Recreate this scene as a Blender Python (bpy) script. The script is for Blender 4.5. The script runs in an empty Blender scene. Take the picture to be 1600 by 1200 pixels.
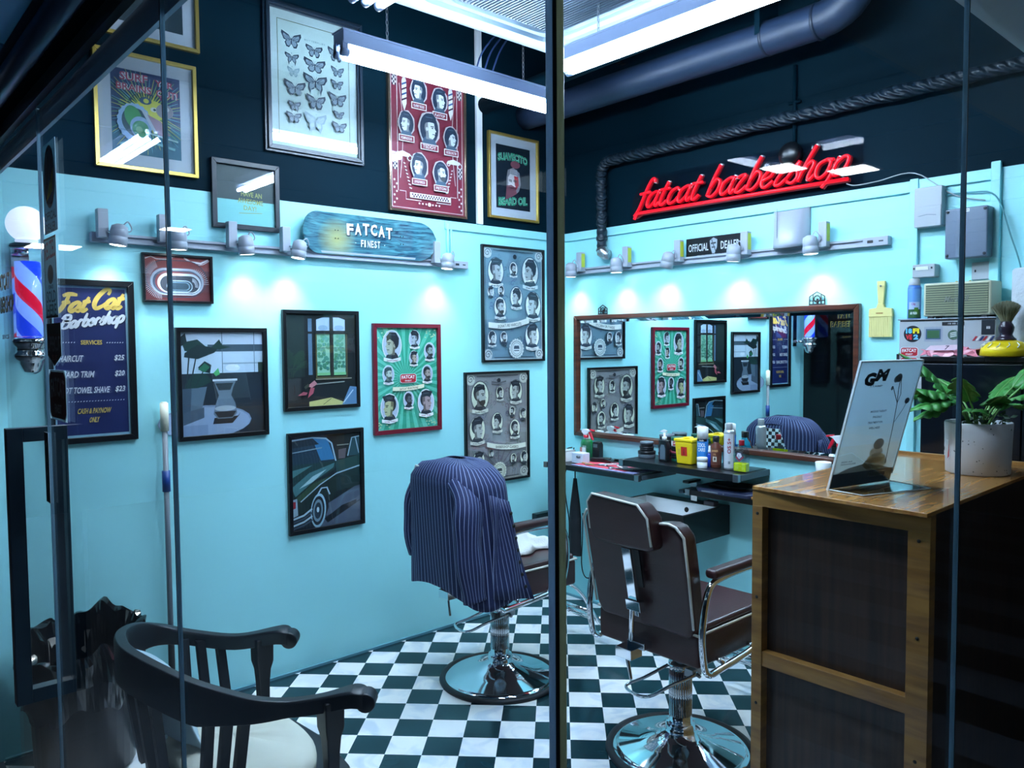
import bpy, bmesh, math, random
from mathutils import Vector, Matrix
random.seed(7)
PI = math.pi
S = bpy.context.scene
C = bpy.context.scene.collection

# ------------------------------------------------------------------ camera
cam_d = bpy.data.cameras.new('camera')
cam = bpy.data.objects.new('camera', cam_d)
C.objects.link(cam)
cam_d.sensor_fit = 'HORIZONTAL'
cam_d.sensor_width = 36.0
cam_d.lens = 36.0 * 1230.3 / 1600.0
cam_d.clip_start = 0.02
R0 = (0.66451962, 0.74722902, -0.00790369)
U0 = (-0.03273482, 0.0396748, 0.99867629)
F0 = (-0.74655349, 0.66338127, -0.05082509)
cam.matrix_world = Matrix((
    (R0[0], U0[0], -F0[0], 3.53816), (R0[1], U0[1], -F0[1], -3.54935),
    (R0[2], U0[2], -F0[2], 1.6), (0, 0, 0, 1)))
S.camera = cam

# ------------------------------------------------------------------ world, exposure, light levels
world = bpy.data.worlds.new('world')
S.world = world
world.use_nodes = True
world.node_tree.nodes['Background'].inputs[0].default_value = (0.10, 0.28, 0.45, 1)
world.node_tree.nodes['Background'].inputs[1].default_value = 0.05
S.view_settings.view_transform = 'Standard'
S.view_settings.look = 'None'
S.view_settings.gamma = 1
S.view_settings.use_curve_mapping = False
S.view_settings.exposure = 1.68
TUBE_E = 34.0        # radiance of the fluorescent tubes
TUBE_C = (0.68, 0.88, 1.10)
SPOT_W = 3.4         # watts of each track lamp
PANEL_E = 9.0       # corridor ceiling panels

# ------------------------------------------------------------------ helpers
def lin(c):
    return tuple(((v / 255.0) / 12.92 if v / 255.0 <= 0.04045 else ((v / 255.0 + 0.055) / 1.055) ** 2.4) for v in c)

MATS = {}
def frosted(name, rgb, t=0.6):
    '''polished sheet edge: scatters the light that travels through the glass'''
    m = bpy.data.materials.new(name); m.use_nodes = True; nt = m.node_tree; b = nt.nodes['Principled BSDF']
    b.inputs['Base Color'].default_value = lin(rgb) + (1,); b.inputs['Roughness'].default_value = 0.18
    tl = nt.nodes.new('ShaderNodeBsdfTranslucent'); tl.inputs[0].default_value = lin(rgb) + (1,)
    mx = nt.nodes.new('ShaderNodeMixShader'); mx.inputs[0].default_value = t
    nt.links.new(b.outputs[0], mx.inputs[1]); nt.links.new(tl.outputs[0], mx.inputs[2]); nt.links.new(mx.outputs[0], nt.nodes['Material Output'].inputs[0])
    return m
def mat(name, rgb, rough=0.5, metal=0.0, spec=0.5, emit=None, es=0.0, noise=0.0, nscale=8.0, bump=0.0, bscale=60.0, coat=0.0, trans=0.0):
    if name in MATS: return MATS[name]
    m = bpy.data.materials.new(name); m.use_nodes = True
    nt = m.node_tree; b = nt.nodes['Principled BSDF']
    c = lin(rgb) + (1,)
    b.inputs['Base Color'].default_value = c
    b.inputs['Roughness'].default_value = rough
    b.inputs['Metallic'].default_value = metal
    b.inputs['Specular IOR Level'].default_value = spec
    b.inputs['Coat Weight'].default_value = coat
    b.inputs['Transmission Weight'].default_value = trans
    if emit:
        b.inputs['Emission Color'].default_value = tuple(emit) + (1,)
        b.inputs['Emission Strength'].default_value = es
    tc = nt.nodes.new('ShaderNodeTexCoord')
    if noise:
        n = nt.nodes.new('ShaderNodeTexNoise'); n.inputs['Scale'].default_value = nscale; n.inputs['Detail'].default_value = 5
        nt.links.new(tc.outputs['Object'], n.inputs['Vector'])
        mx = nt.nodes.new('ShaderNodeMix'); mx.data_type = 'RGBA'
        mx.inputs[6].default_value = tuple(v * (1 - noise) for v in c[:3]) + (1,)
        mx.inputs[7].default_value = tuple(min(1, v * (1 + noise)) for v in c[:3]) + (1,)
        nt.links.new(n.outputs['Fac'], mx.inputs[0]); nt.links.new(mx.outputs[2], b.inputs['Base Color'])
    if bump:
        n2 = nt.nodes.new('ShaderNodeTexNoise'); n2.inputs['Scale'].default_value = bscale; n2.inputs['Detail'].default_value = 4
        nt.links.new(tc.outputs['Object'], n2.inputs['Vector'])
        bp = nt.nodes.new('ShaderNodeBump'); bp.inputs['Strength'].default_value = bump; bp.inputs['Distance'].default_value = 0.01
        nt.links.new(n2.outputs['Fac'], bp.inputs['Height']); nt.links.new(bp.outputs['Normal'], b.inputs['Normal'])
    MATS[name] = m
    return m

def wood(name, a, bcol, scale=(1, 14, 1), rough=0.35, coat=0.2):
    m = mat(name, a, rough, coat=coat)
    nt = m.node_tree; b = nt.nodes['Principled BSDF']
    tc = nt.nodes.new('ShaderNodeTexCoord'); mp = nt.nodes.new('ShaderNodeMapping'); mp.inputs['Scale'].default_value = scale
    n = nt.nodes.new('ShaderNodeTexNoise'); n.inputs['Scale'].default_value = 3.5; n.inputs['Detail'].default_value = 7; n.inputs['Distortion'].default_value = 0.4
    rp = nt.nodes.new('ShaderNodeValToRGB')
    rp.color_ramp.elements[0].position = 0.33; rp.color_ramp.elements[0].color = lin(bcol) + (1,)
    rp.color_ramp.elements[1].position = 0.68; rp.color_ramp.elements[1].color = lin(a) + (1,)
    nt.links.new(tc.outputs['Object'], mp.inputs[0]); nt.links.new(mp.outputs[0], n.inputs['Vector'])
    nt.links.new(n.outputs['Fac'], rp.inputs[0]); nt.links.new(rp.outputs[0], b.inputs['Base Color'])
    return m

def glassmat(name, tint=(1, 1, 1), base=0.05, rough=0.0, power=5.0, gain=0.9):
    """clear sheet glass: lets light straight through, reflects more towards grazing angles"""
    m = bpy.data.materials.new(name); m.use_nodes = True
    nt = m.node_tree; nt.nodes.clear()
    out = nt.nodes.new('ShaderNodeOutputMaterial'); mix = nt.nodes.new('ShaderNodeMixShader')
    tr = nt.nodes.new('ShaderNodeBsdfTransparent'); gl = nt.nodes.new('ShaderNodeBsdfGlossy')
    tr.inputs[0].default_value = tuple(tint) + (1,)
    gl.inputs[0].default_value = (1, 1, 1, 1); gl.inputs['Roughness'].default_value = rough
    lw = nt.nodes.new('ShaderNodeLayerWeight'); lw.inputs[0].default_value = 0.5
    pw = nt.nodes.new('ShaderNodeMath'); pw.operation = 'POWER'; pw.inputs[1].default_value = power
    ma = nt.nodes.new('ShaderNodeMath'); ma.operation = 'MULTIPLY_ADD'; ma.inputs[1].default_value = gain; ma.inputs[2].default_value = base
    nt.links.new(lw.outputs['Facing'], pw.inputs[0]); nt.links.new(pw.outputs[0], ma.inputs[0])
    nt.links.new(ma.outputs[0], mix.inputs[0]); nt.links.new(tr.outputs[0], mix.inputs[1]); nt.links.new(gl.outputs[0], mix.inputs[2])
    nt.links.new(mix.outputs[0], out.inputs[0])
    MATS[name] = m
    return m

class MB:
    """collects shapes and links them as ONE mesh object"""
    def __init__(s): s.v = []; s.f = []; s.mi = []; s.sm = []
    def add(s, vs, fs, mi=0, smooth=False):
        o = len(s.v); s.v += [tuple(v) for v in vs]
        s.f += [tuple(i + o for i in f) for f in fs]; s.mi += [mi] * len(fs); s.sm += [smooth] * len(fs)
        return s
    def box(s, x0, x1, y0, y1, z0, z1, mi=0, M=None):
        vs = [(x, y, z) for z in (z0, z1) for y in (y0, y1) for x in (x0, x1)]
        if M is not None: vs = [tuple(M @ Vector(v)) for v in vs]
        return s.add(vs, [(0, 2, 3, 1), (4, 5, 7, 6), (0, 1, 5, 4), (2, 6, 7, 3), (0, 4, 6, 2), (1, 3, 7, 5)], mi)
    def tube(s, pts, r, n=10, mi=0, closed=False, caps=True):
        P = [Vector(p) for p in pts]; m = len(P); rs = r if isinstance(r, (list, tuple)) else [r] * m
        rings = []; prev = None
        for i in range(m):
            if closed: d = P[(i + 1) % m] - P[i - 1]
            else: d = P[min(i + 1, m - 1)] - P[max(i - 1, 0)]
            if d.length < 1e-9: d = Vector((0, 0, 1))
            d.normalize()
            if prev is None:
                a = Vector((0, 0, 1)) if abs(d.z) < 0.9 else Vector((1, 0, 0))
                prev = (a - d * a.dot(d)).normalized()
            else:
                prev = prev - d * prev.dot(d)
                prev = prev.normalized() if prev.length > 1e-6 else d.orthogonal().normalized()
            bi = d.cross(prev)
            rings.append([P[i] + (prev * math.cos(2 * PI * k / n) + bi * math.sin(2 * PI * k / n)) * rs[i] for k in range(n)])
        vs = [v for g in rings for v in g]; fs = []
        for i in range(m if closed else m - 1):
            j = (i + 1) % m
            for k in range(n):
                l = (k + 1) % n
                fs.append((i * n + k, i * n + l, j * n + l, j * n + k))
        if not closed and caps: fs += [tuple(reversed(range(n))), tuple((m - 1) * n + k for k in range(n))]
        return s.add(vs, fs, mi, True)
    def lathe(s, prof, c=(0, 0, 0), n=24, mi=0, M=None, smooth=True):
        vs = []; fs = []; m = len(prof)
        for r, z in prof:
            for k in range(n):
                vs.append(Vector((c[0] + r * math.cos(2 * PI * k / n), c[1] + r * math.sin(2 * PI * k / n), c[2] + z)))
        if M is not None: vs = [M @ v for v in vs]
        for i in range(m - 1):
            for k in range(n):
                l = (k + 1) % n
                fs.append((i * n + k, i * n + l, (i + 1) * n + l, (i + 1) * n + k))
        fs += [tuple(reversed(range(n))), tuple((m - 1) * n + k for k in range(n))]
        return s.add(vs, fs, mi, smooth)
    def prism(s, poly, y0, y1, mi=0, axis='y', M=None, f=None):
        """outline polygon extruded between two depths"""
        n = len(poly)
        def P(p, d):
            q = {'y': (p[0], d, p[1]), 'z': (p[0], p[1], d), 'x': (d, p[0], p[1])}[axis]
            if f: q = f(q)
            return tuple(M @ Vector(q)) if M is not None else q
        vs = [P(p, y0) for p in poly] + [P(p, y1) for p in poly]
        fs = [tuple(range(n)), tuple(reversed(range(n, 2 * n)))] + [(i, i + n, (i + 1) % n + n, (i + 1) % n) for i in range(n)]
        return s.add(vs, fs, mi)
    def grid(s, rows, mi=0, closed=False, smooth=True):
        m = len(rows); n = len(rows[0]); vs = [v for r in rows for v in r]; fs = []
        for i in range(m - 1):
            for k in range(n if closed else n - 1):
                l = (k + 1) % n
                fs.append((i * n + k, i * n + l, (i + 1) * n + l, (i + 1) * n + k))
        return s.add(vs, fs, mi, smooth)
    def build(s, name, mats, parent=None, bevel=0, seg=2, sub=0, loc=None, solid=0, smooth_all=False, recalc=True):
        me = bpy.data.meshes.new(name); me.from_pydata(s.v, [], s.f)
        if not isinstance(mats, (list, tuple)): mats = [mats]
        for m in mats: me.materials.append(m)
        me.polygons.foreach_set('material_index', s.mi)
        me.polygons.foreach_set('use_smooth', [True] * len(s.f) if (smooth_all or bevel) else s.sm)
        if recalc:
            bm = bmesh.new(); bm.from_mesh(me); bmesh.ops.recalc_face_normals(bm, faces=bm.faces); bm.to_mesh(me); bm.free()
        me.update()
        o = bpy.data.objects.new(name, me); C.objects.link(o)
        if parent is not None: o.parent = parent
        if loc is not None: o.location = loc
        if solid:
            q = o.modifiers.new('solid', 'SOLIDIFY'); q.thickness = solid; q.offset = 0
        if sub:
            q = o.modifiers.new('sub', 'SUBSURF'); q.levels = sub; q.render_levels = sub
        if bevel:
            q = o.modifiers.new('bevel', 'BEVEL'); q.width = bevel; q.segments = seg; q.limit_method = 'ANGLE'; q.angle_limit = math.radians(35)
            q.harden_normals = True
        return o

def empty(name, label, cat, loc=(0, 0, 0), rz=0.0, group=None):
    o = bpy.data.objects.new(name, None); C.objects.link(o); o.empty_display_size = 0.05
    o.location = loc; o.rotation_euler = (0, 0, rz)
    o['label'] = label; o['category'] = cat
    if group: o['group'] = group
    return o
def tag(o, label, cat, group=None):
    o['label'] = label; o['category'] = cat
    if group: o['group'] = group
    return o
def struct(o):
    o['kind'] = 'structure'; return o
def dup(root, loc, rz, label=None):
    r = root.copy(); C.objects.link(r); r.location = loc; r.rotation_euler = (0, 0, rz)
    if label: r['label'] = label
    for ch in list(root.children):
        c = ch.copy(); C.objects.link(c); c.parent = r
        for g in list(ch.children):
            d = g.copy(); C.objects.link(d); d.parent = c
    return r
def RZ(a): return Matrix.Rotation(a, 4, 'Z')
def smooth_path(pts, k=6, closed=False):
    P = [Vector(p) for p in pts]; n = len(P); out = []
    rng = range(n) if closed else range(n - 1)
    for i in rng:
        p0 = P[i - 1] if (i or closed) else P[0]; p1 = P[i]; p2 = P[(i + 1) % n]
        p3 = P[(i + 2) % n] if (closed or i + 2 < n) else P[-1]
        for j in range(k):
            t = j / k
            out.append(0.5 * ((2 * p1) + (p2 - p0) * t + (2 * p0 - 5 * p1 + 4 * p2 - p3) * t * t + (3 * p1 - p0 - 3 * p2 + p3) * t ** 3))
    if not closed: out.append(P[-1])
    return out

# ------------------------------------------------------------------ lettering
_TXT = {}
def text_tris(s, bold=0.0, spacing=1.0):
    key = (s, bold, spacing)
    if key in _TXT: return _TXT[key]
    cu = bpy.data.curves.new('t', 'FONT'); cu.body = s; cu.resolution_u = 2; cu.offset = bold; cu.space_character = spacing
    o = bpy.data.objects.new('t', cu); C.objects.link(o)
    bpy.context.view_layer.update()
    me = o.evaluated_get(bpy.context.evaluated_depsgraph_get()).to_mesh()
    vs = [(v.co.x, v.co.y) for v in me.vertices]; fs = [tuple(p.vertices) for p in me.polygons]
    o.to_mesh_clear(); bpy.data.objects.remove(o); bpy.data.curves.remove(cu)
    if vs:
        x0 = min(v[0] for v in vs); x1 = max(v[0] for v in vs); y0 = min(v[1] for v in vs); y1 = max(v[1] for v in vs)
        vs = [((x - x0) / max(x1 - x0, 1e-6), (y - y0) / max(y1 - y0, 1e-6)) for x, y in vs]
    _TXT[key] = (vs, fs)
    return _TXT[key]

# single-stroke script alphabet: x-height 1, ascender 2, descender -1
GL = {
 'f': (0.72, [[(0.95, 1.7), (0.85, 1.95), (0.62, 1.9), (0.42, 1.3), (0.2, 0), (0.05, -0.75)], [(-0.02, 0.95), (0.8, 1.08)]]),
 'a': (1.0, [[(0.85, 0.85), (0.55, 1.02), (0.15, 0.7), (0.08, 0.2), (0.3, 0.0), (0.65, 0.3), (0.85, 0.85)], [(0.86, 1.0), (0.74, 0.3), (0.85, 0.0), (1.08, 0.22)]]),
 't': (0.72, [[(0.42, 1.55), (0.22, 0.6), (0.2, 0.1), (0.4, 0.0), (0.68, 0.25)], [(-0.02, 1.0), (0.7, 1.08)]]),
 'c': (0.82, [[(0.78, 0.8), (0.6, 1.02), (0.2, 0.75), (0.08, 0.25), (0.3, 0.0), (0.65, 0.12), (0.85, 0.35)]]),
 ' ': (0.55, []),
 'b': (0.95, [[(0.42, 2.0), (0.22, 1.0), (0.08, 0.05)], [(0.14, 0.5), (0.45, 1.0), (0.78, 0.85), (0.78, 0.35), (0.45, 0.0), (0.1, 0.1)]]),
 'r': (0.85, [[(0.1, 0.85), (0.3, 1.02), (0.62, 0.92), (0.3, 0.45), (0.2, 0.05), (0.5, 0.0), (0.85, 0.3)]]),
 'q': (0.72, [[(0.2, 0.95), (0.12, 0.5), (0.08, 0.0)], [(0.1, 0.45), (0.3, 0.95), (0.55, 1.02), (0.72, 0.85)]]),
 'e': (0.82, [[(0.1, 0.4), (0.6, 0.6), (0.66, 0.95), (0.38, 1.02), (0.1, 0.6), (0.12, 0.15), (0.4, 0.0), (0.82, 0.3)]]),
 's': (0.75, [[(0.0, 0.25), (0.5, 1.25), (0.5, 0.8), (0.68, 0.3), (0.45, 0.0), (0.1, 0.1)]]),
 'h': (0.95, [[(0.5, 2.0), (0.25, 1.0), (0.05, 0.0)], [(0.12, 0.45), (0.5, 1.0), (0.75, 0.85), (0.62, 0.2), (0.75, 0.0), (0.98, 0.25)]]),
 'o': (0.95, [[(0.5, 1.02), (0.12, 0.75), (0.1, 0.25), (0.4, 0.0), (0.75, 0.25), (0.8, 0.8), (0.5, 1.02), (0.95, 0.9)]]),
 'p': (1.0, [[(0.25, 1.05), (0.08, 0.0), (-0.08, -0.9)], [(0.15, 0.6), (0.5, 1.02), (0.85, 0.85), (0.8, 0.3), (0.4, 0.0), (0.1, 0.15)]]),
 'F': (1.1, [[(0.05, 1.75), (0.6, 1.95), (1.35, 1.8)], [(0.62, 1.85), (0.5, 0.8), (0.2, 0.0), (-0.1, 0.1)], [(0.2, 1.0), (0.95, 1.05)]]),
 'C': (1.25, [[(1.15, 1.45), (1.2, 1.9), (0.8, 2.05), (0.25, 1.3), (0.1, 0.5), (0.4, 0.0), (0.95, 0.25), (1.2, 0.55)]]),
 'B': (1.35, [[(0.5, 1.7), (0.3, 0.8), (0.1, 0.0)], [(0.0, 1.45), (0.4, 1.95), (1.1, 1.9), (1.15, 1.3), (0.45, 1.05), (1.15, 0.9), (1.2, 0.3), (0.7, -0.02), (0.1, 0.1)]]),
}
def script_strokes(word, slant=0.3):
    x = 0; out = []
    for ch in word:
        adv, st = GL[ch]
        out.append([[(x + px + slant * py, py) for px, py in s_] for s_ in st]); x += adv
    return out, x

class Print:
    """flat artwork printed on one sheet: every shape is a patch of ink in one mesh. Local x right, z up, viewer on -y."""
    EPS = 0.00005
    def __init__(s, d0=0.0): s.v = []; s.f = []; s.c = []; s.k = 0; s.d0 = d0
    def _add(s, vs, fs, col):
        s.k += 1; d = -(s.d0 + s.k * s.EPS); o = len(s.v)
        s.v += [(x, d, z) for x, z in vs]; s.f += [tuple(i + o for i in f) for f in fs]; s.c += [lin(col)] * len(fs)
    def poly(s, pts, col): s._add(pts, [tuple(range(len(pts)))], col)
    def rect(s, x0, z0, x1, z1, col): s.poly([(x0, z0), (x1, z0), (x1, z1), (x0, z1)], col)
    def ell(s, cx, cz, rx, rz, col, n=20, rot=0, a0=0, a1=2 * PI):
        full = abs(a1 - a0 - 2 * PI) < 1e-6
        pts = []
        for i in range(n if full else n + 1):
            a = a0 + (a1 - a0) * i / n; x = rx * math.cos(a); z = rz * math.sin(a)
            pts.append((cx + x * math.cos(rot) - z * math.sin(rot), cz + x * math.sin(rot) + z * math.cos(rot)))
        s.poly(pts, col)
    def line(s, pts, w, col):
        n = len(pts); L = []; Rr = []
        ws = w if isinstance(w, (list, tuple)) else [w] * n
        for i in range(n):
            a = pts[max(i - 1, 0)]; b = pts[min(i + 1, n - 1)]
            dx = b[0] - a[0]; dz = b[1] - a[1]; l = math.hypot(dx, dz) or 1; nx = -dz / l * ws[i] / 2; nz = dx / l * ws[i] / 2
            L.append((pts[i][0] + nx, pts[i][1] + nz)); Rr.append((pts[i][0] - nx, pts[i][1] - nz))
        s._add(L + Rr, [(i, i + 1, n + i + 1, n + i) for i in range(n - 1)], col)
    def ring(s, cx, cz, rx, rz, w, col, n=24):
        s.line([(cx + rx * math.cos(2 * PI * i / n), cz + rz * math.sin(2 * PI * i / n)) for i in range(n + 1)], w, col)
    def frame(s, x0, z0, x1, z1, w, col):
        s.rect(x0, z0, x1, z0 + w, col); s.rect(x0, z1 - w, x1, z1, col); s.rect(x0, z0, x0 + w, z1, col); s.rect(x1 - w, z0, x1, z1, col)
    def text(s, t, x0, z0, w, h, col, shear=0.0, bold=0.02, arc=0.0, spacing=1.0, mirror=False, slope=0.0):
        vs, fs = text_tris(t, bold, spacing)
        out = []
        for u, v in vs:
            X = u + 0; a = 4 * arc * u * (1 - u)
            xx = x0 + w * (1 - u if mirror else u) + shear * h * v
            out.append((xx, z0 + h * v + a * h * (1 if arc else 0) + slope * w * u))
        s._add(out, fs, col)
    def script(s, word, x0, z0, w, xh, col, sw=0.2, slant=0.3, slope=0.0):
        gl, L = script_strokes(word, slant); k = w / L
        for g in gl:
            for st in g:
                P = smooth_path([(a, b, 0) for a, b in st], 5); n = len(P)
                pts = [(x0 + p.x * k, z0 + p.y * xh + slope * p.x * k) for p in P]
                s.line(pts, [xh * sw * (0.65 + 0.5 * math.sin(PI * i / max(n - 1, 1))) for i in range(n)], col)
    def build(s, name, parent, rough=0.55, emis=None):
        me = bpy.data.meshes.new(name); me.from_pydata(s.v, [], s.f)
        ca = me.color_attributes.new('ink', 'FLOAT_COLOR', 'CORNER'); data = []
        for p, c in zip(me.polygons, s.c): data += (list(c) + [1.0]) * p.loop_total
        ca.data.foreach_set('color', data)
        key = 'ink_%s' % rough
        if key not in MATS:
            m = bpy.data.materials.new(key); m.use_nodes = True; nt = m.node_tree
            a = nt.nodes.new('ShaderNodeAttribute'); a.attribute_name = 'ink'
            n = nt.nodes.new('ShaderNodeTexNoise'); n.inputs['Scale'].default_value = 180
            tc = nt.nodes.new('ShaderNodeTexCoord'); nt.links.new(tc.outputs['Object'], n.inputs['Vector'])
            mr = nt.nodes.new('ShaderNodeMapRange'); mr.inputs[3].default_value = 0.93; mr.inputs[4].default_value = 1.05
            nt.links.new(n.outputs['Fac'], mr.inputs[0])
            vm = nt.nodes.new('ShaderNodeVectorMath'); vm.operation = 'SCALE'
            nt.links.new(a.outputs['Color'], vm.inputs[0]); nt.links.new(mr.outputs[0], vm.inputs['Scale'])
            b = nt.nodes['Principled BSDF']; b.inputs['Roughness'].default_value = rough; nt.links.new(vm.outputs[0], b.inputs['Base Color'])
            MATS[key] = m
        me.materials.append(MATS[key]); me.update()
        o = bpy.data.objects.new(name, me); C.objects.link(o); o.parent = parent
        return o

# ------------------------------------------------------------------ materials
TEAL = (158, 228, 234)
m_teal = mat('teal_paint', TEAL, 0.42, noise=0.05, nscale=3, bump=0.12, bscale=25)
m_dark = mat('dark_paint', (2, 27, 38), 0.65, spec=0.06, noise=0.15, nscale=4)
m_black = mat('black_lacquer', (10, 13, 18), 0.3, noise=0.1, nscale=20)
m_blackm = mat('black_matt', (14, 16, 20), 0.6)
m_white = mat('white_plastic', (225, 228, 232), 0.35)
m_lamp = mat('lamp_white', (166, 172, 184), 0.35)
m_offw = mat('grey_white', (168, 174, 180), 0.4)
m_chrome = mat('chrome', (225, 230, 235), 0.06, metal=1.0)
m_steel = mat('brushed_steel', (150, 156, 162), 0.28, metal=1.0, noise=0.1, nscale=40)
m_brown = mat('brown_vinyl', (62, 36, 38), 0.33, noise=0.12, nscale=12, bump=0.08, bscale=120)
m_pipe_w = mat('cream_piping', (225, 222, 212), 0.45)
m_gold = mat('gold_frame', (208, 178, 90), 0.3, metal=0.75)
m_red = mat('red_plastic', (205, 18, 48), 0.3)
m_rubber = mat('rubber', (24, 28, 34), 0.55)
m_grey = mat('grey_plastic', (112, 122, 132), 0.45)
m_glass = glassmat('shopfront_glass', (0.97, 0.99, 0.99), base=0.014, gain=0.55)
m_fglass = glassmat('picture_glass', (0.99, 1, 1), base=0.035, gain=0.8)
m_edge = frosted('glass_edge', (150, 180, 196))
m_mirror = mat('mirror_silver', (235, 245, 245), 0.0, metal=1.0)
m_oak = wood('light_oak', (196, 142, 76), (150, 96, 44), (14, 1.2, 1.2), 0.25, 0.4)
m_oakd = wood('oak_edge', (168, 122, 62), (120, 80, 36), (1.2, 1.2, 10), 0.35, 0.2)
m_walnut = wood('walnut_panel', (62, 42, 32), (28, 20, 17), (16, 16, 0.6), 0.45, 0.1)
m_mframe = wood('mirror_frame_wood', (92, 50, 34), (60, 32, 24), (1, 1, 14), 0.3, 0.3)
# ------------------------------------------------------------------ room shell
def checker_floor():
    m = bpy.data.materials.new('checker_tiles'); m.use_nodes = True; nt = m.node_tree; b = nt.nodes['Principled BSDF']
    g = nt.nodes.new('ShaderNodeNewGeometry')
    def dotp(v, off):
        d = nt.nodes.new('ShaderNodeVectorMath'); d.operation = 'DOT_PRODUCT'; d.inputs[1].default_value = v
        nt.links.new(g.outputs['Position'], d.inputs[0])
        a = nt.nodes.new('ShaderNodeMath'); a.operation = 'ADD'; a.inputs[1].default_value = off; nt.links.new(d.outputs['Value'], a.inputs[0])
        f = nt.nodes.new('ShaderNodeMath'); f.operation = 'FLOOR'; nt.links.new(a.outputs[0], f.inputs[0])
        return a, f
    s = 0.1455; k = 1 / (s * math.sqrt(2))
    a1, f1 = dotp((k, k, 0), 0.112 / s); a2, f2 = dotp((-k, k, 0), 1.752 / s)
    ad = nt.nodes.new('ShaderNodeMath'); ad.operation = 'ADD'; nt.links.new(f1.outputs[0], ad.inputs[0]); nt.links.new(f2.outputs[0], ad.inputs[1])
    md = nt.nodes.new('ShaderNodeMath'); md.operation = 'FLOORED_MODULO'; md.inputs[1].default_value = 2; nt.links.new(ad.outputs[0], md.inputs[0])
    n = nt.nodes.new('ShaderNodeTexNoise'); n.inputs['Scale'].default_value = 5; n.inputs['Detail'].default_value = 8; n.inputs['Distortion'].default_value = 1.5
    nt.links.new(g.outputs['Position'], n.inputs['Vector'])
    def ramp(c0, c1, p0, p1):
        r = nt.nodes.new('ShaderNodeValToRGB'); r.color_ramp.elements[0].color = lin(c0) + (1,); r.color_ramp.elements[1].color = lin(c1) + (1,)
        r.color_ramp.elements[0].position = p0; r.color_ramp.elements[1].position = p1; nt.links.new(n.outputs['Fac'], r.inputs[0]); return r
    w = ramp((214, 222, 232), (246, 246, 246), 0.38, 0.52); d = ramp((14, 40, 48), (26, 58, 66), 0.35, 0.7)
    mx = nt.nodes.new('ShaderNodeMix'); mx.data_type = 'RGBA'
    nt.links.new(md.outputs[0], mx.inputs[0]); nt.links.new(w.outputs[0], mx.inputs[6]); nt.links.new(d.outputs[0], mx.inputs[7])
    nt.links.new(mx.outputs[2], b.inputs['Base Color']); b.inputs['Roughness'].default_value = 0.16; b.inputs['Specular IOR Level'].default_value = 0.4
    return m
GL_Y = -3.055; GR_X = 3.04
struct(MB().box(-0.1, GR_X, GL_Y, 0.1, -0.06, 0).build('floor', checker_floor()))
struct(MB().box(-0.1, GR_X + 0.1, GL_Y - 0.1, 0.1, 3.55, 3.65).build('ceiling', mat('dark_soffit', (20, 38, 50), 0.7)))
ZB = 2.287
struct(MB().box(-0.12, 0, -3.12, 0.12, 0, ZB, 0).box(-0.12, 0, -3.12, 0.12, ZB, 3.6, 1).build('wall_left', [m_teal, m_dark]))
struct(MB().box(0, GR_X + 0.06, 0, 0.12, 0, ZB - 0.004, 0).box(0, GR_X + 0.06, 0, 0.12, ZB - 0.004, 3.6, 1).build('wall_back', [m_teal, m_dark]))
# bulkheads over the glass
struct(MB().box(0, GR_X + 0.06, GL_Y - 0.02, GL_Y + 0.02, 2.30, 3.6).build('wall_front', m_dark))
struct(MB().box(GR_X - 0.02, GR_X + 0.05, GL_Y, 0, 2.24, 3.6).build('wall_right', m_dark))
m_head = mat('head_profile', (104, 122, 144), 0.4, metal=0.2, noise=0.05)
struct(MB().box(0, GR_X - 0.01, GL_Y + 0.008, GL_Y + 0.018, 2.2, 2.262).build('trim_1', m_head))
struct(MB().box(0, GR_X + 0.02, GL_Y - 0.022, GL_Y - 0.004, 2.262, 2.30).build('trim_2', m_black))
struct(MB().tube([(-1, GL_Y - 0.075, 2.315), (GR_X + 0.05, GL_Y - 0.075, 2.315)], 0.028, 16).build('trim_3', mat('dark_metal', (60, 78, 102), 0.35, metal=0.5)))
struct(MB().box(GR_X - 0.02, GR_X + 0.22, GL_Y + 0.05, 0, 2.175, 2.24).build('trim_4', mat('soffit_grey', (150, 160, 170), 0.5)))
# mouldings on the back wall and the left wall
t = MB().box(0.0, 2.13, -0.014, 0, 2.232, ZB - 0.006).box(2.13, 2.165, -0.02, 0, 0.3, ZB).box(2.165, 2.44, -0.014, 0, 2.238, ZB - 0.004)
t.box(2.44, 2.475, -0.022, 0, 0.3, ZB + 0.02).box(2.56, 2.59, -0.03, 0, 0.3, ZB + 0.02)
struct(t.build('trim_5', m_teal, bevel=0.003))
struct(MB().box(0, 0.014, -0.9, 0, 2.238, ZB - 0.004).build('trim_6', m_teal, bevel=0.003))
struct(MB().box(0, 0.012, -3.05, 0, 0, 0.012).box(0, 3.0, -0.012, 0, 0, 0.012).build('trim_7', mat('skirt_grey', (96, 150, 166), 0.6)))
# conduit painted with the wall, and the white cable trunking above
tag(MB().tube([(0.012, -0.885, 2.27), (0.012, -0.885, 2.06)], 0.008).tube([(0.012, -0.86, 2.24), (0.012, -0.86, 2.06)], 0.006).build('cable_conduit', m_teal),
    'thin turquoise painted cable conduit running down to the right end of the left track', 'conduit')
tag(MB().box(0, 0.018, -0.672, -0.632, ZB, 3.5).build('cable_trunking', m_white, bevel=0.002),
    'tall white vertical cable trunking between the maroon haircut poster and the beard oil print', 'cable trunking')

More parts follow.
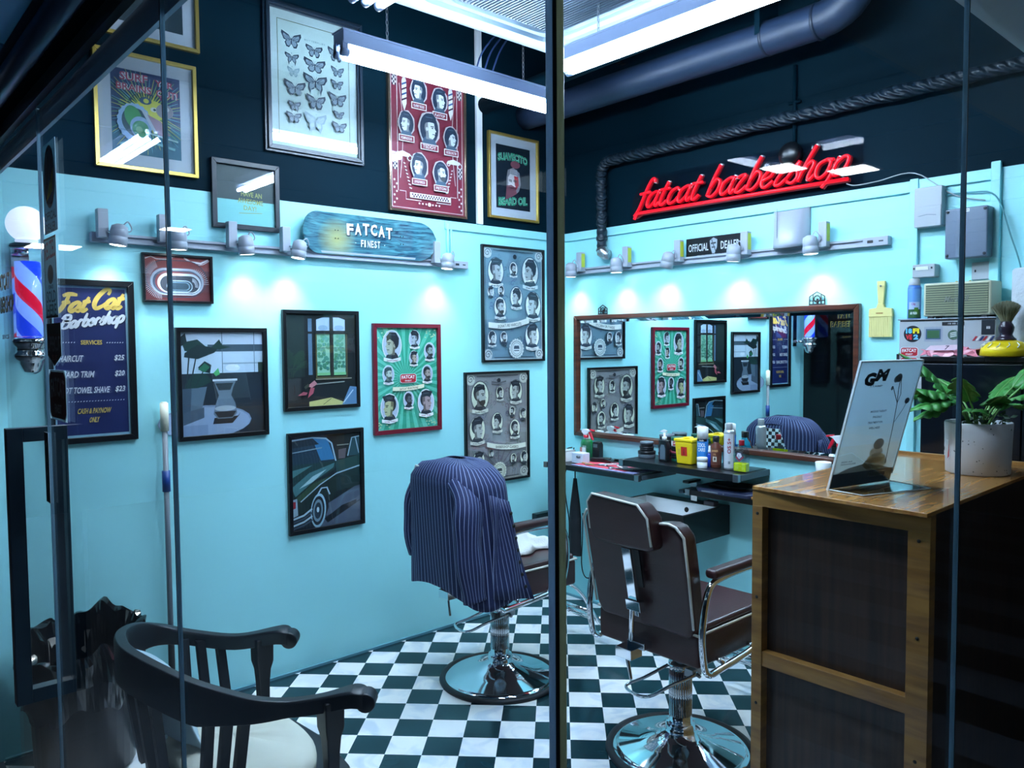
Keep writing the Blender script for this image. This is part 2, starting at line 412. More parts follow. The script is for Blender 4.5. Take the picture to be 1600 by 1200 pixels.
# ------------------------------------------------------------------ shopfront glass
def pane(name, x0, x1, y0, y1, z0=0.01, z1=2.25):
    return struct(MB().box(x0, x1, y0, y1, z0, z1).build(name, m_glass))
pane('window_1', 2.048, GR_X - 0.012, GL_Y - 0.003, GL_Y + 0.003)
pane('window_2', 1.02, 2.038, GL_Y - 0.003, GL_Y + 0.003)
pane('window_3', GR_X - 0.003, GR_X + 0.003, -2.075, GL_Y + 0.012)
pane('window_4', GR_X - 0.003, GR_X + 0.003, -1.06, -2.085)
pane('window_5', GR_X - 0.003, GR_X + 0.003, -0.005, -1.05)
door = pane('door_1', 0.004, 1.005, GL_Y - 0.003, GL_Y + 0.003, 0.012, 2.25)
# polished joints between the panes
j = MB().box(2.0385, 2.0425, GL_Y - 0.0032, GL_Y + 0.0032, 0, 2.26, 0).box(2.0425, 2.0478, GL_Y - 0.0032, GL_Y + 0.0032, 0, 2.26, 1)
struct(j.build('trim_8', [m_rubber, m_edge]))
j = MB().box(1.0052, 1.0095, GL_Y - 0.0032, GL_Y + 0.0032, 0, 2.26, 0).box(1.0155, 1.0198, GL_Y - 0.0032, GL_Y + 0.0032, 0, 2.26, 0)
struct(j.build('trim_9', [m_edge]))
j = MB().box(GR_X - 0.0032, GR_X + 0.0032, -2.0845, -2.0800, 0, 2.24, 1).box(GR_X - 0.0032, GR_X + 0.0032, -2.0800, -2.0755, 0, 2.24, 0)
struct(j.build('trim_10', [m_rubber, m_edge]))
# corner post: two polished edges with a dark gap
px, py = 3.0425, -3.0560; rx, ry = 0.66452, 0.74723
pst = MB()
for o_, r_, mi in ((-0.0050, 0.0032, 0), (0.0044, 0.0034, 1), (-0.0003, 0.0024, 2)):
    pst.tube([(px + rx * o_, py + ry * o_, 0), (px + rx * o_, py + ry * o_, 2.6)], r_, 14, mi)
struct(pst.build('trim_11', [frosted('polished_edge', (168, 190, 208)), frosted('olive_edge', (182, 184, 160)), m_black]))  # second edge is tinted olive
# door pull handle: a steel frame on both faces of the door
def pull():
    X0, X1 = 0.915, 0.953; o = MB()
    ya, yb = GL_Y - 0.095, GL_Y + 0.058; z0, z1 = 0.575, 1.372; w = 0.040
    o.box(X0, X1, ya, ya + w, z0, z1).box(X0, X1, yb - w, yb, z0, z1)
    o.box(X0, X1, ya + w, yb - w, z1 - w, z1).box(X0, X1, ya + w, yb - w, z0, z0 + w)
    h = o.build('door_handle', mat('dark_steel', (50, 66, 78), 0.3, metal=0.7), door, bevel=0.0015); return h
pull()
# stickers on the door glass: each a printed label
def sticker(name, label, w, h, cx, z0, draw, poly=None, yo=0.0065):
    r = empty(name, label, 'sticker', (cx, GL_Y - yo, z0), 0)
    p = Print(0.0); draw(p, w, h); p.build('print', r, 0.41)
    if poly is None: poly = [(-w / 2, 0), (w / 2, 0), (w / 2, h), (-w / 2, h)]
    MB().prism(poly, 0.0012, 0.0).build('backing', MATS.setdefault('film', frosted('sticker_film', (206, 220, 224), .8)), r)
    return r
def st_oval(p, w, h):
    p.rect(-w / 2, 0, w / 2, h, (70, 104, 120)); p.ell(0, h * 0.62, w * 0.42, h * 0.35, (16, 26, 38)); p.ell(0, h * 0.62, w * 0.36, h * 0.3, (62, 92, 110))
    p.poly([(-w * 0.28, h * 0.36), (w * 0.2, h * 0.44), (w * 0.3, h * 0.7), (-w * 0.05, h * 0.52)], (176, 178, 60))
    p.line([(-w * 0.2, h * 0.5), (-w * 0.05, h * 0.85), (w * 0.12, h * 0.55), (w * 0.2, h * 0.8)], 0.008, (18, 28, 40))
    p.text('OFFICIAL', -w * 0.42, h * 0.14, w * 0.84, h * 0.1, (14, 20, 30)); p.text('DEALER', -w * 0.36, h * 0.01, w * 0.72, h * 0.1, (14, 20, 30))
def st_reuzel(p, w, h):
    p.rect(-w / 2, 0, w / 2, h, (92, 120, 132)); p.frame(-w / 2, 0, w / 2, h, 0.006, (20, 24, 32))
    p.text('REUZEL', -w * 0.42, h * 0.72, w * 0.84, h * 0.22, (110, 14, 34), slope=0.05); p.ell(0, h * 0.54, w * 0.24, h * 0.12, (16, 24, 32)); p.text('POMADE', -w * 0.2, h * 0.36, w * 0.4, h * 0.05, (16, 24, 32))
    p.text('SOLD', -w * 0.38, h * 0.19, w * 0.76, h * 0.15, (14, 20, 30)); p.text('HERE', -w * 0.38, h * 0.02, w * 0.76, h * 0.15, (14, 20, 30))
def st_upper(p, w, h):
    q = [(-w / 2, h), (w / 2, h), (w / 2, h * 0.25), (0, 0), (-w / 2, h * 0.25)]
    p.poly(q, (40, 44, 50)); p.poly([(x * 0.92, 0.004 + z * 0.95) for x, z in q], (52, 14, 24)); p.rect(-w * 0.5, h * 0.76, w * 0.5, h, (12, 18, 28))
    p.text('UPPERCUT', -w * 0.43, h * 0.34, w * 0.86, h * 0.36, (128, 130, 140)); p.text('DELUXE', -w * 0.18, h * 0.14, w * 0.36, h * 0.12, (150, 90, 90))
def badge(p, x0, z0, w, h, line='FINEST', red=(176, 16, 36), ink=(236, 238, 240), edge=(225, 228, 232)):
    q = [(0.1, 0), (0.9, 0), (1, 0.12), (1, 0.88), (0.9, 1), (0.1, 1), (0, 0.88), (0, 0.12)]
    p.poly([(x0 + w * a, z0 + h * b) for a, b in q], edge); p.poly([(x0 + w * (0.03 + 0.94 * a), z0 + h * (0.04 + 0.92 * b)) for a, b in q], red)
    p.text('FATCAT', x0 + w * 0.1, z0 + h * 0.42, w * 0.8, h * 0.38, ink, arc=0.15, bold=0.03); p.text(line, x0 + w * 0.3, z0 + h * 0.14, w * 0.4, h * 0.18, ink)
def st_fat(p, w, h): badge(p, -w / 2, 0, w, h, red=(58, 6, 10), ink=(130, 132, 136), edge=(120, 134, 142))
def st_mono(p, w, h):
    p.rect(-w / 2, 0, w / 2, h, (10, 14, 22)); p.frame(-w / 2, 0, w / 2, h, 0.003, (60, 70, 76))
    for i, ch in enumerate('MUAY'): p.text(ch, -w * 0.22, h * (0.78 - i * 0.2), w * 0.44, h * 0.09, (64, 84, 60))
X1 = 1.150
sticker('door_sticker', 'oval emblem sticker, highest of the stickers on the pane beside the door', 0.15, 0.235, X1 + 0.005, 1.905, st_oval)
sticker('door_sticker', 'tall grey sticker reading SOLD HERE on the pane beside the door', 0.14, 0.215, X1 - 0.02, 1.680, st_reuzel)
sticker('door_sticker', 'dark red shield shaped sticker with a pointed lower tip on the pane beside the door', 0.16, 0.115, X1 - 0.01, 1.550, st_upper, [(-0.08, 0.115), (0.08, 0.115), (0.08, 0.029), (0, 0), (-0.08, 0.029)])
sticker('door_sticker', 'dark red badge sticker just above the door handle', 0.19, 0.135, X1 + 0.01, 1.405, st_fat)
sticker('door_sticker', 'narrow black upright sticker on the glass inside the loop of the door handle', 0.05, 0.2, 1.00, 1.16, st_mono)
# shop name on the fixed pane beside the door
r = empty('window_lettering', 'gold and black shop name lettering on the glass door', 'lettering', (0.44, GL_Y - 0.0062, 1.72), 0)
for t_, x_, z_, w_, h_ in (('FATCAT', -0.10, 0.075, 0.2, 0.052), ('BARBERSHOP', -0.165, 0.0, 0.33, 0.052)):
    p = Print(0.0)
    for dx, col in ((0.004, (20, 22, 30)), (0, (196, 160, 60))): p.text(t_, x_ + dx, z_ - dx, w_, h_, col, bold=0.03)
    p.build('word', r, 0.4)
p = Print(0.0); p.text('SERVICES', -0.06, -0.09, 0.12, 0.014, (120, 100, 60)); p.build('word', r, 0.4)

# ------------------------------------------------------------------ the mall corridor outside
def corridor_floor():
    m = bpy.data.materials.new('corridor_tiles'); m.use_nodes = True; nt = m.node_tree; b = nt.nodes['Principled BSDF']
    g = nt.nodes.new('ShaderNodeNewGeometry'); sp = nt.nodes.new('ShaderNodeSeparateXYZ'); nt.links.new(g.outputs['Position'], sp.inputs[0])
    br = nt.nodes.new('ShaderNodeTexBrick'); br.offset = 0; br.inputs['Scale'].default_value = 1.0; br.inputs['Brick Width'].default_value = 0.6; br.inputs['Row Height'].default_value = 0.6
    br.inputs['Mortar Size'].default_value = 0.004; br.inputs['Color1'].default_value = lin((84, 94, 108)) + (1,); br.inputs['Color2'].default_value = lin((76, 86, 100)) + (1,)
    br.inputs['Mortar'].default_value = lin((70, 76, 86)) + (1,); nt.links.new(g.outputs['Position'], br.inputs['Vector'])
    # dark inlaid bands run along x on the side passage
    md = nt.nodes.new('ShaderNodeMath'); md.operation = 'FLOORED_MODULO'; md.inputs[1].default_value = 0.62; nt.links.new(sp.outputs['Y'], md.inputs[0])
    lt = nt.nodes.new('ShaderNodeMath'); lt.operation = 'LESS_THAN'; lt.inputs[1].default_value = 0.33; nt.links.new(md.outputs[0], lt.inputs[0])
    gt = nt.nodes.new('ShaderNodeMath'); gt.operation = 'GREATER_THAN'; gt.inputs[1].default_value = -2.2; nt.links.new(sp.outputs['Y'], gt.inputs[0])
    mu = nt.nodes.new('ShaderNodeMath'); mu.operation = 'MULTIPLY'; nt.links.new(lt.outputs[0], mu.inputs[0]); nt.links.new(gt.outputs[0], mu.inputs[1])
    mx = nt.nodes.new('ShaderNodeMix'); mx.data_type = 'RGBA'; mx.inputs[7].default_value = lin((20, 24, 28)) + (1,)
    nt.links.new(mu.outputs[0], mx.inputs[0]); nt.links.new(br.outputs['Color'], mx.inputs[6]); nt.links.new(mx.outputs[2], b.inputs['Base Color'])
    b.inputs['Roughness'].default_value = 0.3
    return m
cf = MB().box(-5, 7.5, -8, GL_Y, -0.06, -0.001).box(GR_X, 7.5, GL_Y, 4.5, -0.06, -0.001)
struct(cf.build('floor', corridor_floor()))
def perforated():
    m = mat('perforated_tile', (66, 88, 118), 0.5); nt = m.node_tree; b = nt.nodes['Principled BSDF']
    g = nt.nodes.new('ShaderNodeNewGeometry'); v = nt.nodes.new('ShaderNodeTexVoronoi'); v.inputs['Scale'].default_value = 120; v.inputs['Randomness'].default_value = 0
    nt.links.new(g.outputs['Position'], v.inputs['Vector'])
    r = nt.nodes.new('ShaderNodeValToRGB'); r.color_ramp.elements[0].position = 0.25; r.color_ramp.elements[0].color = lin((30, 84, 122)) + (1,)
    r.color_ramp.elements[1].position = 0.35; r.color_ramp.elements[1].color = lin((66, 140, 186)) + (1,)
    nt.links.new(v.outputs['Distance'], r.inputs[0]); nt.links.new(r.outputs[0], b.inputs['Base Color'])
    return m
cc = MB(); mp = perforated()
for i in range(-8, 13):
    cc.box(i * 0.62, i * 0.62 + 0.6, -8, GL_Y - 0.11, 2.345, 2.365, 0)
cc.box(GR_X + 0.11, 7.5, GL_Y - 0.11, 4.5, 2.345, 2.365, 0).box(-5, 7.5, -8, 4.5, 2.367, 2.40, 1)
# keep the shop itself open to its own ceiling
cc = MB()
for i in range(-8, 13): cc.box(i * 0.62, i * 0.62 + 0.6, -8, GL_Y - 0.11, 2.345, 2.365, 0)
for i in range(-5, 8): cc.box(GR_X + 0.11, 7.5, i * 0.62, i * 0.62 + 0.6, 2.345, 2.365, 0)
cc.box(-5, 7.5, -8, GL_Y - 0.05, 2.367, 2.4, 1).box(GR_X + 0.06, 7.5, GL_Y - 0.05, 4.5, 2.367, 2.4, 1)
struct(cc.build('ceiling', [mp, mat('ceiling_bar', (88, 108, 132), 0.4)]))
m_cw = mat('corridor_wall', (44, 58, 72), 0.6, noise=0.3, nscale=1.2)
cw = MB().box(-5, 7.5, -8.1, -8, 0, 2.4).box(7.5, 7.6, -8, 4.5, 0, 2.4).box(GR_X, 7.5, 4.5, 4.6, 0, 2.4).box(-5.1, -5, -8, -3, 0, 2.4).box(-5, -0.12, -3.12, -3.0, 0, 2.4).box(GR_X, GR_X + 0.1, 0.12, 4.5, 0, 2.4)
struct(cw.build('wall_outside', m_cw))
m_fill = mat('fill_panel', (240, 245, 250), 0.5, emit=(0.6, 0.85, 1.0), es=0.6)  # wide fill panels, added out of view to brighten the corridor side
m_panel = mat('light_panel', (240, 245, 250), 0.5, emit=(0.85, 0.95, 1.0), es=PANEL_E)
for i, (x, y, w, d, lb) in enumerate(((4.135, -0.15, 0.15, 0.15, 'small square corridor downlight facing the right shop window, nearest the back wall'),
        (4.31, -0.42, 0.12, 0.16, 'small square corridor downlight facing the right shop window, second from the back wall'),
        (-3.06, -3.92, 0.3, 0.3, 'large square corridor light panel facing the left shop window, farther left'),
        (-1.62, -4.31, 0.14, 0.14, 'small square corridor light panel facing the left shop window, nearer the door'),
        (3.5, -5.0, 0.9, 0.5, 'added unseen fill light panel outside, in front of the corner post'), (5.0, -3.2, 0.5, 0.9, 'added unseen fill light panel beyond the right shop window'),  # wide panels are added fill lights, kept clear of the glass reflections
        (1.2, -5.2, 0.9, 0.5, 'added unseen fill light panel before the glass door'))):
    r = empty('ceiling_light', lb, 'ceiling light', (x, y, 2.345))
    MB().box(-w / 2 - 0.012, w / 2 + 0.012, -d / 2 - 0.012, d / 2 + 0.012, -0.006, 0).build('light_rim', m_white, r)
    MB().box(-w / 2, w / 2, -d / 2, d / 2, -0.009, -0.0065).build('diffuser', m_fill if (w > .31 or d > .31) and y < 0 else m_panel, r)

# ------------------------------------------------------------------ ceiling equipment
m_tube = mat('lit_tube', (255, 255, 255), 0.4, emit=TUBE_C, es=TUBE_E)
m_fix = mat('fixture_white', (128, 142, 172), 0.4)
def batten(label, loc, rz, n):
    r = empty('tube_light', label, 'tube light', loc, rz)
    W = 0.045 + 0.028 * n
    MB().box(-0.6, 0.6, -0.04, 0.04, 0.03, 0.085).box(-0.605, 0.605, -0.045, 0.045, 0.08, 0.088).build('housing', m_fix, r, bevel=0.003)
    for k in range(n):
        y = (k - (n - 1) / 2) * 0.052
        MB().tube([(-0.575, y, 0), (0.575, y, 0)], 0.0135, 12).build('fluorescent_tube', m_tube, r)
        for e in (-1, 1):
            s_ = MB(); s_.tube([(e * 0.572, y, 0), (e * 0.602, y, 0)], 0.0165, 12); s_.box(e * 0.59 - 0.012, e * 0.59 + 0.012, y - 0.012, y + 0.012, 0, 0.04)
            s_.build('socket', m_fix, r)
    return r
def chain(parent, x, y, z0, z1):
    c = MB(); n = int((z1 - z0) / 0.022)
    for i in range(n):
        z = z0 + i * 0.022; a = (i % 2) * PI / 2
        pts = [(x + 0.005 * math.cos(q) * math.cos(a), y + 0.005 * math.cos(q) * math.sin(a), z + 0.014 * math.sin(q)) for q in [2 * PI * k / 8 for k in range(8)]]
        c.tube(pts, 0.0016, 5, closed=True)
    c.build('hanging_chain', m_steel, parent)
t1 = batten('two tube fluorescent light hanging on chains before the maroon haircut poster', (0.69, -1.33, 2.765), PI / 2, 2)
chain(t1, -0.37, 0, 0.09, 0.78); chain(t1, 0.40, 0, 0.09, 0.78)
t2 = batten('fluorescent light hanging above the red neon sign, right of the corner post', (1.72, -1.09, 2.765), 0, 2)
chain(t2, -0.4, 0, 0.09, 0.78); chain(t2, 0.4, 0, 0.09, 0.78)
t3 = batten('three tube fluorescent light cut off by the top edge, above the left hanging one', (1.74, -2.08, 2.775), 0, 3)
chain(t3, -0.5, 0, 0.09, 0.78); chain(t3, 0.4, 0, 0.09, 0.78)

ac = empty('ceiling_air_conditioner', 'large white square ceiling cassette air conditioner with ribbed grille', 'air conditioner', (1.28, -1.31, 2.98))
o = MB()
def rrect(hw, hd, r, n=6):
    q = []
    for cx, cy, a0 in ((hw - r, hd - r, 0), (-hw + r, hd - r, PI / 2), (-hw + r, -hd + r, PI), (hw - r, -hd + r, 1.5 * PI)):
        for i in range(n + 1): q.append((cx + r * math.cos(a0 + i * PI / 2 / n), cy + r * math.sin(a0 + i * PI / 2 / n)))
    return q
def ring_band(mb, A, zA, B, zB, mi=0):
    n = len(A); mb.add([(x, y, zA) for x, y in A] + [(x, y, zB) for x, y in B], [(i, (i + 1) % n, n + (i + 1) % n, n + i) for i in range(n)], mi, False)
L0 = rrect(0.48, 0.48, 0.03); L1 = rrect(0.48, 0.48, 0.03); L2 = rrect(0.455, 0.455, 0.06); L3 = rrect(0.40, 0.40, 0.10); L4 = rrect(0.39, 0.39, 0.10); L5 = rrect(0.33, 0.33, 0.12); L6 = rrect(0.32, 0.32, 0.12)
ring_band(o, L0, 0.06, L1, 0.0); ring_band(o, L1, 0.0, L2, -0.006); ring_band(o, L2, -0.006, L3, 0.004); ring_band(o, L3, 0.004, L4, 0.02); ring_band(o, L4, 0.02, L5, 0.002); ring_band(o, L5, 0.002, L6, 0.014)
o.add([(x, y, 0.014) for x, y in L6], [tuple(range(len(L6)))])
o.box(-0.46, 0.46, -0.46, 0.46, 0.061, 0.3)
o.build('panel', mat('ac_white', (150, 168, 184), 0.4), ac)
g = MB()
for i in range(-17, 18): g.box(-0.30, 0.30, i * 0.0175 - 0.004, i * 0.0175 + 0.004, 0.002, 0.013)
g.build('grille', mat('ac_grille', (74, 88, 102), .5), ac)
sr = MB().box(0.70, 0.735, -2.2, -0.2, 3.10, 3.14)
for i in range(60): sr.box(0.705, 0.73, -2.18 + i * 0.033, -2.165 + i * 0.033, 3.095, 3.1005, 1)
tag(sr.build('slotted_rail', [m_dark, m_blackm]), 'dark slotted steel rail running beside the air conditioner', 'rail')
w_ = MB()
for k in range(3): w_.tube(smooth_path([(0.55 + 0.02 * k, -1.12 + 0.03 * k, 2.86), (0.56 + 0.03 * k, -1.08 + 0.03 * k, 3.0), (0.64, -1.0 + 0.03 * k, 3.12), (0.72, -0.95, 3.13)], 5), 0.004, 6)
tag(w_.build('electrical_wires', mat('blue_wire', (40, 64, 110), 0.5)), 'loose dark wires rising from the left hanging tube light', 'wires')

duct = empty('air_duct', 'large dark blue round duct running under the ceiling along the back wall', 'duct', (0.0, -0.3, 2.955))
MB().tube(smooth_path([(0.02, 0, 0), (0.6, 0, 0), (1.2, 0, 0), (1.75, 0, 0), (1.95, 0, 0.02), (2.05, -0.02, 0.12), (2.08, -0.02, 0.3), (2.08, -0.02, 0.59)], 4), 0.075, 20).build('pipe', mat('duct_blue', (26, 42, 66), 0.5, noise=0.15, nscale=10), duct)
for x in (1.62, 1.86):
    MB().tube([(x - 0.006, 0, 0), (x + 0.006, 0, 0)], 0.0785, 20).build('joint_band', mat('duct_band', (18, 30, 48), 0.5), duct)
MB().box(1.60, 1.625, -0.078, 0.078, 0.0, 0.595).build('hanger_strap', m_dark, duct)
d2 = empty('air_duct', 'thinner dark pipe slanting to the left corner behind the hanging tube light', 'pipe', (0, 0, 0))
MB().tube([(0.02, -0.62, 2.96), (1.0, -0.62, 2.99), (2.4, -0.62, 3.02)], 0.045, 16).build('pipe', m_dark, d2)
# wrapped insulated pipe on the back wall
pts = smooth_path([(0.405, -0.05, 2.14), (0.405, -0.05, 2.3), (0.402, -0.05, 2.5), (0.405, -0.05, 2.6), (0.44, -0.05, 2.645), (0.52, -0.05, 2.655), (1.0, -0.05, 2.655), (1.5, -0.05, 2.657), (2.0, -0.05, 2.655), (2.98, -0.05, 2.655)], 14)
rs = [0.030 + 0.0028 * math.sin(i * 1.9) + 0.0022 * math.sin(i * 0.83 + 1) for i in range(len(pts))]
wp = MB().tube(pts, rs, 18)
def wrapmat():
    m = mat('tape_wrap', (22, 38, 50), 0.4, spec=0.4); nt = m.node_tree; b = nt.nodes['Principled BSDF']
    tc = nt.nodes.new('ShaderNodeTexCoord'); mp_ = nt.nodes.new('ShaderNodeMapping'); mp_.inputs['Rotation'].default_value = (0, 0.9, 0.5)
    w = nt.nodes.new('ShaderNodeTexWave'); w.inputs['Scale'].default_value = 14; w.inputs['Distortion'].default_value = 5; w.inputs['Detail'].default_value = 3
    bp = nt.nodes.new('ShaderNodeBump'); bp.inputs['Strength'].default_value = 0.7; bp.inputs['Distance'].default_value = 0.01
    nt.links.new(tc.outputs['Object'], mp_.inputs[0]); nt.links.new(mp_.outputs[0], w.inputs['Vector']); nt.links.new(w.outputs['Fac'], bp.inputs['Height']); nt.links.new(bp.outputs['Normal'], b.inputs['Normal'])
    return m
ip = empty('insulated_pipe', 'black tape wrapped pipe bending along the back wall above the neon sign', 'pipe', (0, 0, 0))
wp.build('wrapped_sleeve', wrapmat(), ip)
MB().tube([(0.405, -0.05, 2.16), (0.41, -0.05, 2.135), (0.43, -0.045, 2.12), (0.455, -0.04, 2.115)], [0.033, 0.036, 0.034, 0.028], 14).build('foil_end', mat('foil', (176, 180, 184), 0.25, metal=0.9, bump=0.5, bscale=60), ip)
sp = empty('sprinkler_pipe', 'thin dark vertical pipe with a round fitting just above the neon sign', 'pipe', (1.595, -0.012, 2.49))
MB().tube([(0, 0, 0), (0, 0, 0.42)], 0.009, 10).tube([(-0.03, 0, 0.245), (0.03, 0, 0.245)], 0.008, 8).build('pipe', m_dark, sp)
MB().lathe([(0.02, -0.025), (0.05, -0.02), (0.06, 0), (0.05, 0.02), (0.02, 0.03)], (0, 0, 0), 20, M=Matrix.Translation((-0.01, -0.02, -0.0)) @ Matrix.Rotation(PI / 2, 4, 'X')).build('round_fitting', m_black, sp)

# ------------------------------------------------------------------ track lighting
def track(label, loc, rz, L):
    r = empty('track_rail', label, 'lighting track', loc, rz)
    MB().box(0, L, -0.022, 0, -0.018, 0.018).box(0, L, -0.034, -0.022, 0.008, 0.018).box(0, L, -0.034, -0.022, -0.018, -0.008).build('rail', m_lamp, r)
    MB().box(-0.03, 0.06, -0.036, 0, -0.02, 0.02).build('end_feed', m_lamp, r, bevel=0.002)
    ef = MB().box(L - 0.09, L + 0.02, -0.036, 0, -0.02, 0.02).build('end_feed', m_lamp, r, bevel=0.002)
    MB().box(L - 0.07, L - 0.045, -0.0368, -0.036, -0.006, 0.006).build('slot', m_blackm, ef)
    MB().box(L - 0.02, L, -0.0368, -0.036, -0.003, 0.003).build('slot', m_blackm, ef)
    return r
track('white lighting track on the left wall under the skateboard deck', (0, -2.66, 2.045), PI / 2, 1.88)
track('white lighting track on the back wall under the OFFICIAL DEALER sign', (0.16, 0, 2.038), 0, 1.87)
m_lens = mat('lamp_lens', (255, 255, 255), 0.3, emit=(0.9, 0.97, 1.0), es=6)
m_yel = mat('yellow_label', (196, 208, 60), 0.5)
def make_spot(first, label, loc, rz, tilt, side):
    r = empty('track_spotlight', label, 'spotlight', loc, rz, None)
    MB().box(-0.02, 0.02, -0.075, -0.037, -0.005, 0.11).box(-0.015, 0.015, -0.037, -0.0225, -0.006, 0.006).build('adapter', m_lamp, r, bevel=0.003)
    if side: MB().box(0.0202, 0.021, -0.07, -0.042, 0.02, 0.1).build('rating_label', m_yel, r)
    hx = 0.055 * side if side else -0.0
    T = Matrix.Translation((-0.045 if side else 0.05, -0.095, 0.0)) @ Matrix.Rotation(tilt, 4, 'Y') @ Matrix.Rotation(0.04, 4, 'X')
    MB().lathe([(0.014, 0.05), (0.03, 0.04), (0.034, 0.02), (0.034, 0.001), (0.032, -0.001), (0.035, -0.004), (0.035, -0.036), (0.030, -0.036), (0.030, -0.030)], M=T, n=20).build('lamp_head', m_lamp, r)
    MB().lathe([(0.001, -0.034), (0.029, -0.034), (0.029, -0.036), (0.001, -0.036)], M=T, n=20).build('lens', m_lens, r)
    x0 = 0.02 if not side else -0.02
    MB().tube([(x0, -0.07, 0.01), ((x0 + (-0.045 if side else 0.05)) / 2, -0.085, 0.0), ((-0.03 if side else 0.03), -0.095, 0.0)], 0.006, 8).build('arm', m_lamp, r)
    MB().tube(smooth_path([tuple(T @ Vector((0.012, 0, 0.045))), tuple(T @ Vector((0.03, 0.0, 0.065))), tuple(T @ Vector((0.045, 0.01, 0.03))), (x0 * 0.5, -0.08, 0.02)], 4), 0.003, 6).build('lamp_cable', m_lamp, r)
    ld = bpy.data.lights.new('spot', 'SPOT'); ld.energy = SPOT_W; ld.spot_size = math.radians(96); ld.spot_blend = 0.9; ld.shadow_soft_size = 0.028; ld.color = (0.86, 0.95, 1.0)
    lo = bpy.data.objects.new('lamp_beam', ld); C.objects.link(lo); lo.parent = r
    lo.matrix_local = T @ Matrix.Translation((0, 0, -0.045)) @ Matrix.Rotation(0.10, 4, 'X')
    return r
for y, tl, lb in ((-2.655, 0.12, 'white track spotlight at the far left end, above the price list'), (-2.42, 0.0, 'white track spotlight above the staircase photograph'), (-2.125, -0.1, 'white track spotlight right of the staircase photograph'),
                  (-1.87, 0.15, 'white track spotlight at the left tip of the skateboard deck'), (-1.0, 0.1, 'white track spotlight at the right tip of the skateboard deck')):
    make_spot(0, lb, (0, y, 2.045), PI / 2, tl, 0)
for x, tl, lb in ((0.24, 0.05, 'white track spotlight beside the corner post'), (0.60, 0.0, 'white track spotlight between the foil pipe end and the neon sign'), (0.96, 0.3, 'white track spotlight just left of the OFFICIAL DEALER sign'),
                  (1.365, 0.1, 'white track spotlight overlapping the right end of the OFFICIAL DEALER sign'), (1.77, -0.05, 'white track spotlight under the white curved wall lamp')):
    make_spot(0, lb, (x, 0, 2.038), 0, tl, 1)
# ------------------------------------------------------------------ framed pictures
def picture(name, label, c, z0, w, h, fw, fmat, draw, mat_w=0.0, depth=0.022, wall='L', group=None, cat='framed picture', glass=True, step=False, tilt=0.0):
    loc, rz = ((0, c, z0), PI / 2) if wall == 'L' else ((c, 0, z0), 0)
    r = empty(name, label, cat, loc, rz, group)
    if tilt: r.rotation_euler = (0, tilt, rz)
    f = MB()
    def bar(poly, y0, y1): f.prism(poly, y0, y1)
    def mitre(a, b, y0, y1):
        x0, x1, Z0, Z1 = -w / 2 + a, w / 2 - a, a, h - a; u0, u1, v0, v1 = -w / 2 + b, w / 2 - b, b, h - b
        bar([(x0, Z0), (x1, Z0), (u1, v0), (u0, v0)], y0, y1); bar([(x0, Z1), (x1, Z1), (u1, v1), (u0, v1)], y0, y1)
        bar([(x0, Z0), (u0, v0), (u0, v1), (x0, Z1)], y0, y1); bar([(x1, Z0), (u1, v0), (u1, v1), (x1, Z1)], y0, y1)
    if step:
        mitre(0, fw * 0.35, -depth * 0.6, -0.001); mitre(fw * 0.35, fw * 0.7, -depth, -0.001); mitre(fw * 0.7, fw, -depth * 0.75, -0.001)
    else: mitre(0, fw, -depth, -0.001)
    f.build('frame', fmat, r, bevel=0.0015, seg=1)
    iw, ih = w - 2 * fw, h - 2 * fw
    MB().box(-w / 2 + fw * 0.8, w / 2 - fw * 0.8, -0.0055, -0.001, fw * 0.8, h - fw * 0.8).build('backing_board', m_blackm, r)
    if mat_w:
        P = Print(0.0062); P.rect(-iw / 2, fw, iw / 2, h - fw, (186, 194, 206)); P.build('mount_board', r, 0.7)
    P = Print(0.0068)
    draw(P, -iw / 2 + mat_w, fw + mat_w, iw - 2 * mat_w, ih - 2 * mat_w)
    P.build('print', r, 0.5)
    if glass: MB().box(-iw / 2, iw / 2, -0.0158, -0.0145, fw, h - fw).build('glass_pane', m_fglass, r)
    return r

